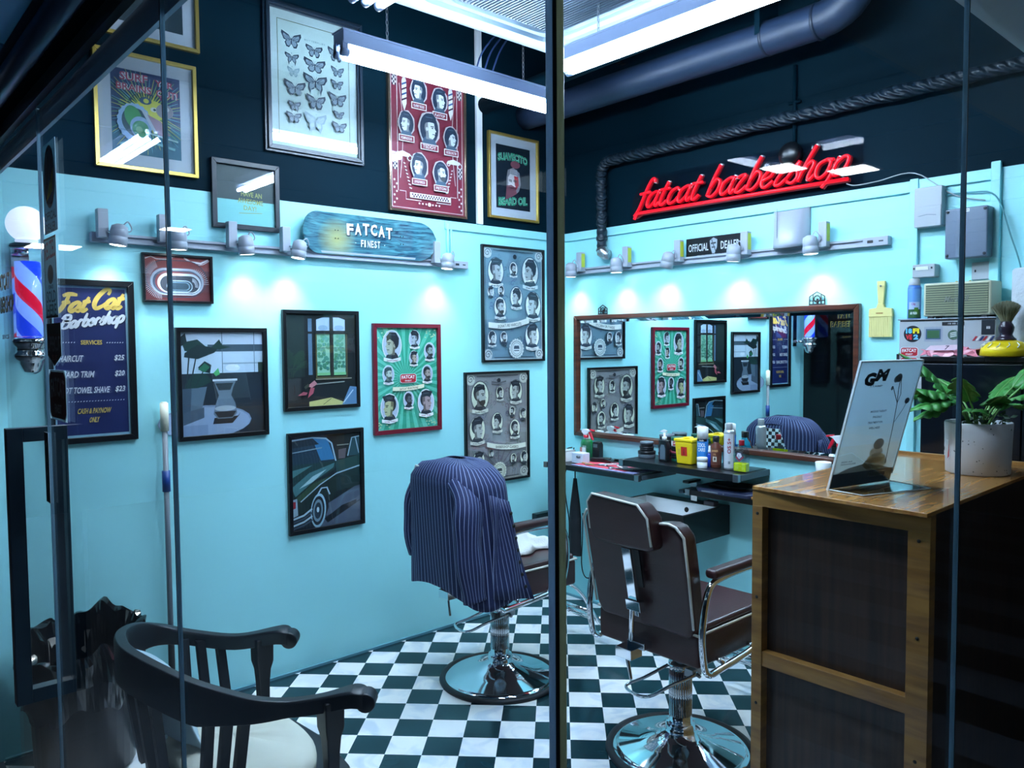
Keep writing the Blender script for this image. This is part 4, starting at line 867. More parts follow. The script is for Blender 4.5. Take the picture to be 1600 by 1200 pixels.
def d_car(P, x0, z0, w, h):
    X = lambda u: x0 + w * u; Z = lambda v: z0 + h * v; q = lambda L: [(X(a), Z(b)) for a, b in L]; CH = (166, 194, 212)
    P.rect(x0, z0, x0 + w, z0 + h, (20, 32, 40)); P.poly(q([(.4, 0), (1, 0), (1, .42), (.4, .2)]), (84, 96, 116)); P.poly(q([(.45, .1), (.9, .2), (1, .24), (1, .22), (.5, .06)]), (52, 62, 78))
    P.poly(q([(.46, .08), (.72, .2), (.94, .24), (.94, .2), (.5, .03)]), (16, 24, 32))
    P.poly(q([(0, .96), (.3, .975), (.52, .95), (.58, .9), (.64, .7), (0, .7)]), (30, 56, 72)); P.poly(q([(.3, .97), (.52, .95), (.62, .72), (.42, .72)]), (54, 124, 172)); P.poly(q([(.0, .96), (.3, .975), (.4, .9), (.0, .88)]), (20, 38, 48)); P.line(q([(0, .83), (.44, .86)]), h * .012, (130, 156, 168)); P.line(q([(0, .962), (.3, .978), (.5, .955), (.58, .9), (.64, .7)]), w * .02, CH)
    P.poly(q([(.6, .95), (.8, .99), (.88, .93), (.84, .75), (.66, .72)]), (24, 34, 38)); P.poly(q([(.68, .72), (.68, .82), (.8, .83), (.78, .72)]), (104, 92, 100)); P.line(q([(.66, .87), (.84, .87)]), h * .01, (150, 150, 140))
    P.poly(q([(.82, .74), (.88, .94), (1, .95), (1, .74)]), (44, 82, 92)); P.line(q([(.82, .74), (.885, .94), (1, .95)]), w * .016, CH); P.line(q([(.94, .94), (.99, .76)]), w * .016, CH)
    P.poly(q([(0, .7), (.64, .7), (.66, .66), (.6, .6), (.3, .5), (0, .34)]), (30, 62, 62)); P.poly(q([(0, .64), (.3, .68), (.1, .6), (0, .56)]), (78, 128, 132)); P.poly(q([(.0, .46), (.25, .6), (.62, .68), (.6, .63), (.3, .5), (.05, .36)]), (72, 122, 128)); P.poly(q([(.1, .44), (.3, .56), (.5, .62), (.3, .5)]), (170, 206, 214))
    P.poly(q([(.64, .7), (1, .72), (1, .4), (.62, .36), (.64, .58)]), (28, 54, 56)); P.poly(q([(.64, .7), (1, .74), (1, .6), (.64, .56)]), (40, 76, 74)); P.line(q([(.64, .56), (1, .62)]), h * .014, CH)
    P.poly(q([(0, .34), (.05, .36), (.3, .5), (.64, .56), (.64, .38), (.56, .26), (.4, .32), (.28, .2), (.08, .16), (0, .16)]), (24, 46, 44)); P.poly(q([(.05, .34), (.3, .48), (.56, .54), (.5, .5), (.28, .4), (.1, .3)]), (52, 80, 56)); P.line(q([(.12, .3), (.4, .46), (.64, .56)]), h * .012, CH)
    P.line(q([(.3, .16), (.32, .3), (.42, .42), (.5, .42), (.54, .34)]), h * .016, CH); P.poly(q([(.3, .1), (.36, .3), (.5, .34), (.52, .2), (.46, .08)]), (14, 22, 30))
    P.ell(X(.37), Z(.18), w * .11, h * .185, (158, 196, 214), 28, -0.08); P.ell(X(.365), Z(.18), w * .092, h * .158, (24, 34, 44), 28, -0.08); P.ell(X(.362), Z(.18), w * .07, h * .122, (120, 150, 166), 24, -0.08); P.ell(X(.362), Z(.18), w * .05, h * .09, (40, 60, 72), 20, -0.08); P.ell(X(.362), Z(.19), w * .018, h * .03, (196, 220, 230), 12)
    P.poly(q([(0, .33), (.07, .34), (.08, .16), (0, .14)]), (150, 174, 190)); P.poly(q([(0, .31), (.05, .31), (.05, .24), (0, .23)]), (150, 34, 50))
    for k in range(4): P.line(q([(0, .12 - k * .035), (.16, .15 - k * .035), (.28, .21 - k * .04)]), h * .02, ((176, 204, 220), (60, 80, 96))[k % 2])
def d_surf(P, x0, z0, w, h):
    X = lambda u: x0 + w * u; Z = lambda v: z0 + h * v; P.rect(x0, z0, x0 + w, z0 + h, (16, 40, 92)); P.rect(x0, z0, x0 + w, Z(.36), (24, 92, 116))
    rr = random.Random(4)
    def ray(a, r0, r1, ww, c):
        q = []
        for t in (r0, r1):
            q.append((min(max(X(.5) + w * t * math.cos(a), x0), x0 + w), min(max(Z(.52) + h * t * .8 * math.sin(a), z0), z0 + h)))
        P.line(q, [ww, ww * 0.4], c)
    for k in range(56): ray(2 * PI * k / 56, .3, rr.uniform(.5, .72), w * .014, ((190, 200, 70), (96, 176, 200), (120, 190, 110))[k % 3])
    for k in range(46): ray(2 * PI * (k + .5) / 46, .1, rr.uniform(.26, .42), w * .03, ((196, 200, 60), (120, 160, 80))[k % 2])
    P.ell(X(.56), Z(.56), w * .24, h * .12, (198, 196, 66)); P.ell(X(.48), Z(.66), w * .09, h * .045, (30, 70, 120)); P.ell(X(.49), Z(.66), w * .04, h * .028, (196, 196, 60)); P.ell(X(.6), Z(.57), w * .05, h * .028, (190, 196, 200)); P.ell(X(.61), Z(.57), w * .02, h * .014, (20, 30, 40)); P.ell(X(.76), Z(.57), w * .13, h * .09, (132, 128, 140)); P.ell(X(.78), Z(.6), w * .05, h * .03, (190, 196, 204)); P.ell(X(.74), Z(.72), w * .05, h * .03, (120, 50, 110))
    n = 40; ring = [(X(.32) + w * (.24 + .018 * (k % 2)) * math.cos(2 * PI * k / n + .6), Z(.38) + h * (.22 + .014 * (k % 2)) * math.sin(2 * PI * k / n + .6)) for k in range(n)]
    P.poly(ring, (140, 176, 214)); P.ell(X(.34), Z(.38), w * .2, h * .18, (20, 60, 70), 24, .5); P.ell(X(.3), Z(.44), w * .12, h * .14, (52, 142, 74), 20, .3); P.ell(X(.4), Z(.33), w * .15, h * .13, (126, 158, 196)); P.ell(X(.4), Z(.31), w * .12, h * .1, (44, 128, 70)); P.ell(X(.38), Z(.3), w * .05, h * .04, (120, 170, 120))
    P.poly([(X(.4), Z(.56)), (X(.5), Z(.52)), (X(.72), Z(.3)), (X(.6), Z(.28))], (170, 180, 200)); P.poly([(X(.5), Z(.5)), (X(.7), Z(.44)), (X(.84), Z(.28)), (X(.66), Z(.26))], (150, 120, 138)); P.line([(X(.1), Z(.1)), (X(.5), Z(.18)), (X(.9), Z(.12))], h * .03, (120, 180, 190)); P.line([(X(.5), Z(.28)), (X(.95), Z(.22))], h * .02, (160, 196, 200))
    for c, d, b in (((206, 214, 224), 0.0, 0.075), ((166, 26, 62), 0.0, 0.02)):
        P.text('SURF', X(.12), Z(.86), w * .40, h * .1, c, bold=b, slope=.02); P.text('YER', X(.62), Z(.86), w * .28, h * .075, c, bold=b); P.text('BRAINS', X(.07), Z(.745), w * .5, h * .085, c, bold=b); P.text('OUT!', X(.64), Z(.735), w * .32, h * .09, c, bold=b)
def d_upper(P, x0, z0, w, h):
    P.rect(x0, z0, x0 + w, z0 + h, (20, 46, 54)); P.rect(x0, z0 + h * .3, x0 + w, z0 + h, (18, 34, 78)); P.poly([(x0 + w * .5, z0 + h * .25), (x0 + w * .86, z0 + h * .3), (x0 + w * .86, z0 + h * .5), (x0 + w * .5, z0 + h * .5)], (196, 206, 196)); P.ell(x0 + w * .4, z0 + h * .7, w * .2, h * .14, (120, 140, 150))
def butterfly(P, cx, cz, s, k, faint=False):
    D = (34, 46, 64) if not faint else (122, 142, 152); M = (108, 126, 138) if not faint else (142, 162, 166)
    rr = random.Random(k)
    a1 = rr.uniform(.35, .6); tail = k % 4 == 3; lo = rr.uniform(.55, .8)
    for t in (-1, 1):
        up = [(0, .12), (.25 * t, .3 + a1 * .4), (.95 * t, a1 + .25), (1.0 * t, a1 - .02), (.75 * t, .02), (.3 * t, -.08)]
        P.poly([(cx + s * a, cz + s * b) for a, b in up], D)
        P.poly([(cx + s * a * .74 + s * .06 * t, cz + s * b * .66 + s * .04) for a, b in up], M)
        for q in range(3): P.line([(cx + s * .1 * t, cz + s * .08), (cx + s * (.55 + .14 * q) * t, cz + s * (a1 * (.9 - .35 * q)))], s * .03, D)
        if tail: lw = [(0, 0), (.55 * t, -.02), (.6 * t, -.35), (.5 * t, -lo), (.42 * t, -lo - .3), (.38 * t, -lo + .05), (.1 * t, -.4)]
        else: lw = [(0, 0), (.5 * t, .0), (.66 * t, -.22), (.5 * t, -lo * .8), (.22 * t, -lo * .85), (.06 * t, -.35)]
        P.poly([(cx + s * a, cz + s * b) for a, b in lw], D); P.poly([(cx + s * a * .78 + .03 * s * t, cz + s * b * .74 - .02 * s) for a, b in lw], M)
        P.line([(cx, cz + s * .2), (cx + s * .12 * t, cz + s * .5)], s * .02, D)
    P.ell(cx, cz - s * .05, s * .06, s * .32, D, 10)
def d_butter(P, x0, z0, w, h):
    X = lambda u: x0 + w * u; Z = lambda v: z0 + h * v; P.rect(x0, z0, x0 + w, z0 + h, (162, 178, 180)); P.rect(X(.085), Z(.065), X(.915), Z(.935), (90, 96, 60)); P.rect(X(.092), Z(.07), X(.908), Z(.93), (162, 180, 178))
    P.text('BUTTERFLIES', X(.39), Z(.82), w * .24, h * .013, (110, 130, 140), spacing=1.3)
    for k, (u, v, s, f) in enumerate(((.27, .775, .088, 0), (.5, .745, .078, 0), (.73, .755, .078, 0), (.27, .665, .062, 0), (.5, .645, .1, 0), (.74, .645, .062, 0), (.28, .575, .055, 1), (.5, .535, .11, 0), (.73, .56, .06, 0), (.29, .47, .095, 0), (.73, .455, .085, 0), (.28, .36, .055, 0), (.5, .41, .088, 0), (.74, .36, .05, 0), (.27, .285, .068, 0), (.49, .275, .1, 1), (.74, .275, .07, 0))):
        u = .5 + (u - .5) * 1.12; v = .79 - (.775 - v) * 1.16; s = s * 1.28; butterfly(P, X(u), Z(v), w * s, k, f); P.text('%d' % (k + 1), X(u) - w * .006, Z(v) - w * s * 1.15, w * .01, h * .006, (90, 110, 120))
def d_have(P, x0, z0, w, h):
    P.rect(x0, z0, x0 + w, z0 + h, (128, 200, 200)); P.rect(x0, z0 + h * .42, x0 + w, z0 + h, (38, 58, 62)); Y = (150, 160, 84)
    P.text('HAVE AN', x0 + w * .42, z0 + h * .50, w * .36, h * .085, Y, slope=-.04); P.text('AWESOME', x0 + w * .36, z0 + h * .38, w * .44, h * .085, Y, slope=-.04); P.text('DAY!', x0 + w * .46, z0 + h * .26, w * .22, h * .085, Y, slope=-.04); P.line([(x0 + w * .38, z0 + h * .2), (x0 + w * .78, z0 + h * .23)], h * .012, Y)
def d_shave(P, x0, z0, w, h):
    X = lambda u: x0 + w * u; Z = lambda v: z0 + h * v; P.rect(x0, z0, x0 + w, z0 + h, (12, 30, 44)); G = (30, 150, 112)
    for c, b in (((150, 200, 180), .06), (G, .02)): P.text('SUAVECITO', X(.05), Z(.73), w * .88, h * .13, c, bold=b, arc=.3); P.text('BEARD OIL', X(.06), Z(.03), w * .86, h * .14, c, bold=b, slope=.1)
    P.poly([(X(.3), Z(.5)), (X(.34), Z(.62)), (X(.5), Z(.67)), (X(.68), Z(.6)), (X(.72), Z(.42)), (X(.66), Z(.3)), (X(.5), Z(.22)), (X(.28), Z(.16)), (X(.3), Z(.34))], (134, 134, 142)); P.ell(X(.56), Z(.72), w * .14, h * .06, (134, 76, 90))
    P.poly([(X(.34), Z(.5)), (X(.4), Z(.56)), (X(.6), Z(.55)), (X(.66), Z(.42)), (X(.56), Z(.3)), (X(.36), Z(.34))], (206, 200, 202)); P.poly([(X(.52), Z(.54)), (X(.64), Z(.53)), (X(.66), Z(.4)), (X(.56), Z(.3))], (170, 30, 48))
    P.poly([(X(.3), Z(.37)), (X(.4), Z(.4)), (X(.56), Z(.36)), (X(.6), Z(.26)), (X(.44), Z(.2)), (X(.27), Z(.14))], (120, 70, 84))
    for z_ in (.45, .47): P.line([(X(.37), Z(z_)), (X(.46), Z(z_ - .01))], h * .012, (20, 24, 34)); P.line([(X(.5), Z(z_)), (X(.6), Z(z_ - .005))], h * .012, (20, 24, 34))
    P.line([(X(.34), Z(.385)), (X(.44), Z(.40)), (X(.56), Z(.37))], h * .018, (220, 210, 212)); P.line([(X(.4), Z(.345)), (X(.52), Z(.34))], h * .01, (60, 14, 24))
    for k in range(7): P.line([(X(.4 + k * .035), Z(.56)), (X(.42 + k * .03), Z(.64))], w * .01, (206, 206, 214))

picture('framed_menu', 'tall dark blue price list in a black frame at the glass door end', -2.697, 1.212, 0.330, 0.660, 0.024, m_black, d_menu, cat='price list')
picture('framed_picture', 'small landscape photograph of an oval red and white spiral staircase', -2.347, 1.789, 0.296, 0.209, 0.010, m_black, d_stair)
picture('framed_picture', 'black framed photograph of a coffee carafe and a leafy potted plant', -2.160, 1.184, 0.414, 0.499, 0.020, m_black, d_plant, tilt=0.0)
picture('framed_picture', 'black framed photograph of a dark room with a tall arched window', -1.667, 1.285, 0.412, 0.487, 0.018, m_black, d_window)
picture('framed_picture', 'black framed photograph of a dark green vintage car with its door open', -1.653, 0.681, 0.416, 0.497, 0.020, m_black, d_car)
m_rframe = mat('dark_red_frame', (112, 18, 40), 0.3, noise=0.2)
picture('framed_poster', 'green haircut poster with a small red badge in a dark red frame', -1.162, 1.129, 0.432, 0.583, 0.022, m_rframe, d_green, cat='framed poster')
picture('framed_poster', 'blue haircut poster in a thin black frame, nearest the room corner', -0.395, 1.494, 0.498, 0.682, 0.013, m_black, d_blue, cat='framed poster')
picture('framed_poster', 'grey haircut poster in a thin black frame behind the jacket', -0.529, 0.783, 0.498, 0.657, 0.013, m_black, d_grey, cat='framed poster')
picture('framed_poster', 'maroon haircut poster with barber poles on the dark upper wall', -1.007, 2.305, 0.514, 0.845, 0.012, mat('gilt_edge', (150, 130, 110), 0.2, metal=0.8), d_red, cat='framed poster')
picture('framed_print', 'gold framed monster surf print reading SURF YER BRAINS OUT!', -2.455, 2.335, 0.412, 0.480, 0.016, m_gold, d_surf, mat_w=0.052, cat='framed print')
picture('framed_print', 'gold framed print cut off by the top edge above the surf print', -2.430, 2.876, 0.40, 0.50, 0.016, m_gold, d_upper, mat_w=0.05, cat='framed print')
picture('framed_print', 'large dark framed chart of many butterflies on pale paper', -1.675, 2.508, 0.525, 0.70, 0.034, mat('slate_frame', (24, 38, 52), 0.35), d_butter, cat='framed print', step=True, depth=0.03)
picture('framed_print', 'small dark framed print reading HAVE AN AWESOME DAY!', -2.034, 2.131, 0.318, 0.308, 0.022, mat('charcoal_frame', (22, 32, 42), 0.4), d_have, cat='framed print')
picture('framed_print', 'gold framed print of a bearded man reading BEARD OIL', -0.388, 2.335, 0.398, 0.497, 0.014, m_gold, d_shave, mat_w=0.05, cat='framed print')

# ------------------------------------------------------------------ skateboard deck
sk = empty('skateboard_deck', 'blue green stained skateboard deck with white lettering on the left wall', 'skateboard deck', (0.0, -1.395, 2.048), PI / 2)
def deckmat():
    m = mat('stained_deck', (50, 112, 132), 0.3, coat=0.5); nt = m.node_tree; b = nt.nodes['Principled BSDF']
    tc = nt.nodes.new('ShaderNodeTexCoord'); mp_ = nt.nodes.new('ShaderNodeMapping'); mp_.inputs['Scale'].default_value = (3, 1, 22)
    n = nt.nodes.new('ShaderNodeTexNoise'); n.inputs['Scale'].default_value = 3; n.inputs['Distortion'].default_value = 1.0; n.inputs['Detail'].default_value = 6
    r = nt.nodes.new('ShaderNodeValToRGB'); r.color_ramp.elements[0].color = lin((18, 62, 88)) + (1,); r.color_ramp.elements[1].color = lin((84, 150, 160)) + (1,); r.color_ramp.elements[0].position = .35; r.color_ramp.elements[1].position = .68
    # worn yellowish stain near one truck
    g = nt.nodes.new('ShaderNodeTexGradient'); g.gradient_type = 'SPHERICAL'; m2 = nt.nodes.new('ShaderNodeMapping'); m2.vector_type = 'POINT'; m2.inputs['Location'].default_value = (1.7, 0, -.7); m2.inputs['Scale'].default_value = (9, 1, 9)
    mx = nt.nodes.new('ShaderNodeMix'); mx.data_type = 'RGBA'; mx.inputs[7].default_value = lin((170, 170, 110)) + (1,)
    nt.links.new(tc.outputs['Object'], mp_.inputs[0]); nt.links.new(mp_.outputs[0], n.inputs['Vector']); nt.links.new(n.outputs['Fac'], r.inputs[0])
    nt.links.new(tc.outputs['Object'], m2.inputs[0]); nt.links.new(m2.outputs[0], g.inputs['Vector']); nt.links.new(g.outputs['Fac'], mx.inputs[0]); nt.links.new(r.outputs[0], mx.inputs[6]); nt.links.new(mx.outputs[2], b.inputs['Base Color'])
    return m
q = []
for k in range(40):
    a = 2 * PI * k / 40; q.append(((0.29 if math.cos(a) > 0 else -0.29) + 0.1 * math.cos(a), 0.102 + 0.102 * math.sin(a)))
dk_ = MB()
for yy in (-0.030, -0.020):
    rows = []
    for i in range(41):
        x = -0.3885 + 0.777 * i / 40; ex = max(0, abs(x) - 0.29); hz = math.sqrt(max(0.00001, 0.102 ** 2 - ex ** 2 * (0.102 / 0.1) ** 2))
        rows.append([(x, yy - max(0, abs(x) - 0.27) ** 1.5 * 0.9 - 0.004 * abs(j / 6) ** 2, 0.102 + hz * j / 6) for j in range(-6, 7)])
    dk_.grid(rows); base_n = len(rows) * 13
    if yy == -0.030: first = rows
    else:
        rim = lambda R: [R[i][0] for i in range(41)] + [R[40][j] for j in range(13)] + [R[i][12] for i in range(40, -1, -1)] + [R[0][j] for j in range(12, -1, -1)]
        dk_.grid([rim(first), rim(rows)], closed=True, smooth=False)
dk_.build('deck_board', deckmat(), sk)
P = Print(0.0335)
P2 = Print(0.0335)
for d, c in ((0.005, (10, 24, 44)), (0.0025, (10, 24, 44)), (0, (222, 226, 232))):
    for i, ch in enumerate('FATCAT'):
        P2.text(ch, -0.135 + i * 0.046 + d, 0.098 - d + 0.012 * math.sin(PI * (i + 0.5) / 6), 0.038, 0.058, c, bold=0.04)
    for i, ch in enumerate('FINEST'): P.text(ch, -0.055 + i * 0.0195 + d * .6, 0.048 - d * .6, 0.009 if ch == 'I' else 0.0155, 0.036, c, bold=0.03)
for x in (-.085, .085): P.ell(x, .066, .0025, .0025, (222, 226, 232), 8)
P.build('lettering', sk, 0.4); P2.build('lettering', sk, 0.4)
for x in (-.19, -.175, .175, .19):
    for z in (.095, .135): MB().lathe([(0.001, 0), (0.003, 0), (0.003, 0.001), (0.001, 0.001)], M=Matrix.Translation((x * 1.05, -0.0345, z - .015)) @ Matrix.Rotation(PI / 2, 4, 'X'), n=8).build('bolt_hole', m_blackm, sk)
MB().box(-.2, -.18, -.02, 0, .07, .13).build('wall_mount', m_black, sk); MB().box(.18, .2, -.02, 0, .07, .13).build('wall_mount', m_black, sk)

# ------------------------------------------------------------------ neon sign and dealer plate
ns = empty('neon_sign', 'red script neon sign with a long underline above the back wall track', 'neon sign', (0, 0, 0))
MB().prism([(0.66, 2.295), (1.93, 2.30), (1.93, 2.50), (1.86, 2.53), (0.70, 2.525), (0.62, 2.42), (0.60, 2.30)], -0.024, -0.020).build('acrylic_panel', glassmat('acrylic', (0.86, 0.82, 0.86), base=0.004, gain=0.04), ns)
m_neon = mat('red_neon', (200, 0, 20), 0.35, emit=(1.0, 0.004, 0.018), es=0.34)
m_back = mat('red_channel', (110, 0, 14), 0.4, emit=(0.7, 0.0, 0.01), es=0.04)
gl, L = script_strokes('fatcat barbershop', 0.36); kx = 1.20 / L; xh = 0.082
for g in gl:
    if not g: continue
    o1 = MB()
    for st in g:
        pts = smooth_path([(0.665 + a * kx, -0.048, 2.352 + b * xh * (0.93 if b > 1 else (0.62 if b < 0 else 1))) for a, b in st], 4)
        o1.tube(pts, 0.0074, 8); o1.tube([(p_.x + 0.004, -0.034, p_.z - 0.003) for p_ in pts], 0.0078, 6, 1)
        e = pts[0]; o1.tube([(e.x, -0.048, e.z), (e.x, -0.024, e.z)], 0.006, 8, 2)
    o1.build('neon_letter', [m_neon, m_back, m_white], ns)
ul = MB(); pts = [(0.652, -0.048, 2.31), (0.70, -0.048, 2.327), (1.2, -0.048, 2.327), (1.875, -0.048, 2.327)]
ul.tube([(0.648, -0.048, 2.296), (0.665, -0.048, 2.325)] + pts[1:], 0.0085, 8).tube([(x + .003, -.034, z - .004) for x, y, z in pts], 0.0095, 6, 1)
ul.build('neon_underline', [m_neon, m_back], ns)
MB().tube(smooth_path([(1.86, -0.03, 2.31), (1.9, -0.03, 2.296), (2.0, -0.025, 2.30), (2.15, -0.02, 2.31), (2.3, -0.015, 2.2), (2.42, -0.012, 2.16)], 6), 0.0025, 6).build('power_cable', m_offw, ns)
for x in (0.72, 1.84): MB().box(x - .006, x + .006, -.022, 0, 2.33, 2.345).build('standoff', m_steel, ns)
od = empty('dealer_sign', 'small black plate reading OFFICIAL DEALER above the right track', 'sign', (1.152, 0, 2.045))
MB().box(-.172, .172, -.02, -.012, 0, .108).build('plate', m_black, od, bevel=0.004)
MB().box(-.15, .15, -.012, 0, .02, .09).build('spacer', m_blackm, od)
P = Print(0.0205); P.text('OFFICIAL', -.155, .036, .125, .04, (206, 212, 216), bold=0.01); P.build('lettering', od, 0.5); P = Print(0.0205); P.text('DEALER', .045, .036, .11, .04, (206, 212, 216), bold=0.01); P.build('lettering', od, 0.5); P = Print(0.0205)
P.poly([(-.018, .05), (-.022, .085), (0, .1), (.024, .088), (.022, .05), (.008, .018), (-.006, .018)], (150, 160, 170)); P.line([(-.014, .07), (.016, .072)], .008, (20, 24, 30)); P.line([(-.01, .05), (.012, .05)], .006, (20, 24, 30)); P.line([(-.01, .09), (.014, .03)], .005, (60, 70, 80))
P.build('emblem', od, 0.5); P = Print(0.0205); P.text('THE BEARDED MEN', -.1, .008, .2, .007, (160, 166, 172)); P.build('small_print', od, 0.5)
sc = empty('wall_lamp', 'white curved wall lamp shade above the right end of the track', 'wall lamp', (1.588, 0, 2.062))
rows = []
for z, rx_, ry_ in ((0, .088, .10), (.02, .088, .10), (.175, .088, .085)):
    rows.append([(rx_ * math.cos(PI + PI * k / 20), -0.001 + ry_ * math.sin(PI + PI * k / 20) , z - 0.02 * math.sin(PI * k / 20)) for k in range(21)])
MB().grid(rows).build('shade', m_lamp, sc, solid=0.003)
MB().box(-.02, .02, -.03, -.001, .04, .12).build('lamp_holder', m_offw, sc)
MB().box(-.035, -.032, -.0935, -.0915, .03, .17).build('seam', m_grey, sc)
# ------------------------------------------------------------------ wall mirror
mi = empty('wall_mirror', 'wide wood framed mirror on the back wall over the shelves', 'mirror', (0, 0, 0))
f = MB(); x0, x1, z0, z1, w_ = 0.150, 1.925, 1.030, 1.770, 0.026
f.prism([(x0, z0), (x1, z0), (x1 - w_, z0 + w_), (x0 + w_, z0 + w_)], -0.03, -0.001).prism([(x0, z1), (x1, z1), (x1 - w_, z1 - w_), (x0 + w_, z1 - w_)], -0.03, -0.001)
f.prism([(x0, z0), (x0 + w_, z0 + w_), (x0 + w_, z1 - w_), (x0, z1)], -0.03, -0.001).prism([(x1, z0), (x1 - w_, z0 + w_), (x1 - w_, z1 - w_), (x1, z1)], -0.03, -0.001)
f.build('frame', m_mframe, mi, bevel=0.004)
g = MB(); a0, a1, b0, b1 = x0 + w_ - .002, x1 - w_ + .002, z0 + w_ - .002, z1 - w_ + .002; e = 0.022; ya, yb = -0.010, -0.0135
g.add([(a0 + e, yb, b0 + e), (a1 - e, yb, b0 + e), (a1 - e, yb, b1 - e), (a0 + e, yb, b1 - e), (a0, ya, b0), (a1, ya, b0), (a1, ya, b1), (a0, ya, b1), (a0, -.002, b0), (a1, -.002, b0), (a1, -.002, b1), (a0, -.002, b1)],
      [(0, 1, 2, 3), (4, 5, 1, 0), (5, 6, 2, 1), (6, 7, 3, 2), (7, 4, 0, 3), (8, 9, 5, 4), (9, 10, 6, 5), (10, 11, 7, 6), (11, 8, 4, 7), (11, 10, 9, 8)])
g.build('mirror_glass', m_mirror, mi)
for x, lb in ((0.375, 'small black metal ornament above the left end of the mirror'), (1.716, 'small black metal ornament above the right end of the mirror')):
    o = MB(); s = 1 if x < 1 else 1.1
    o.prism([(-.036 * s, 0), (.036 * s, 0), (.036 * s, .006), (-.036 * s, .006)], -.012, -.006)
    o.tube([(-.034 * s, -.009, 0), (-.034 * s, -.009, .036 * s), (0, -.009, .056 * s), (.034 * s, -.009, .036 * s), (.034 * s, -.009, 0)], .003, 6)
    o.tube([(-.018 * s, -.009, 0), (-.018 * s, -.009, .044 * s)], .0025, 6).tube([(.018 * s, -.009, 0), (.018 * s, -.009, .044 * s)], .0025, 6).tube([(-.034 * s, -.009, .02), (.034 * s, -.009, .02)], .0022, 6)
    o.tube([(.014 * s * math.cos(k * PI / 6), -.009, .026 * s + .014 * s * math.sin(k * PI / 6)) for k in range(12)], .0025, 6, closed=True).box(-.004, .004, -.008, -0.0, .0, .03)
    ob = o.build('metal_ornament', m_blackm); ob.location = (x, 0, 1.7715); tag(ob, lb, 'ornament')

# ------------------------------------------------------------------ floating shelves
def shelf(label, x0, x1, d, zt, th=0.032):
    r = empty('wall_shelf', label, 'shelf', ((x0 + x1) / 2, 0, zt - th)); hw = (x1 - x0) / 2
    MB().box(-hw + .02, hw - .02, -d + .004, 0, 0, th).box(-hw, hw, -d + .02, -.001, .004, th - .002).build('board', m_black, r, bevel=0.002)
    for s_ in (-1, 1):
        MB().box(min(s_ * (hw - .03), s_ * hw), max(s_ * (hw - .03), s_ * hw), -d - .001, -d + .022, -.002, th + .001).build('corner_bracket', m_steel, r, bevel=0.002)
    MB().box(hw - .012, hw + .001, -d + .025, -.002, 0.003, th - .003).build('end_edge', mat('dark_edge', (66, 78, 86), .4), r)
    return r
shelf('long black wall shelf holding the red mat of barber tools', 0.185, 0.905, 0.325, 0.900, 0.03)
shelf('higher black wall shelf crowded with bottles and tins under the mirror', 0.735, 1.475, 0.285, 0.968, 0.034)
shelf('low black wall shelf beside the basin carrying a dark folded pad', 1.13, 1.66, 0.23, 0.850, 0.028)

# ------------------------------------------------------------------ things on the shelves
def lathe_thing(name, label, cat, loc, parts, group=None):
    r = empty(name, label, cat, loc, 0, group)
    for nm, prof, m in parts: MB().lathe(prof, n=22).build(nm, m, r)
    return r
def col(n, c, r=0.35, **k): return mat(n, c, r, **k)
def wraplabel(r, rad, z0, z1, bg, draws, a0=-2.2, a1=-0.2):
    """a printed label wrapped round a bottle, facing the room"""
    vs, fs, cs = [], [], []
    def patch(u0, v0, u1, v1, c, k):
        n = 8; o = len(vs); rr_ = rad + .0004 + .00012 * k
        for i in range(n + 1):
            u = u0 + (u1 - u0) * i / n; a = a0 + (a1 - a0) * u
            for v in (v0, v1): vs.append((rr_ * math.cos(a), rr_ * math.sin(a), z0 + (z1 - z0) * v))
        for i in range(n): fs.append((o + 2 * i, o + 2 * i + 2, o + 2 * i + 3, o + 2 * i + 1)); cs.append(c)
    patch(0, 0, 1, 1, bg, 0)
    P = Print(); P.v, P.f, P.c = vs, fs, None
    k = 1
    for d in draws:
        if d[0] == 'r': patch(d[1], d[2], d[3], d[4], d[5], k)
        else:
            _, t, u0, v0, uw, vh, c, rot = d; tv, tf = text_tris(t, 0.03); o = len(vs); rr_ = rad + .0004 + .00012 * k
            for a_, b_ in tv:
                if rot: a_, b_ = 1 - b_, a_
                u = u0 + uw * a_; v = v0 + vh * b_; a = a0 + (a1 - a0) * u
                vs.append((rr_ * math.cos(a), rr_ * math.sin(a), z0 + (z1 - z0) * v))
            for q in tf: fs.append(tuple(i + o for i in q)); cs.append(c)
        k += 1
    P.c = [lin(c) for c in cs]; return P.build('label', r, 0.4)
ZT = 0.900; ZU = 0.968
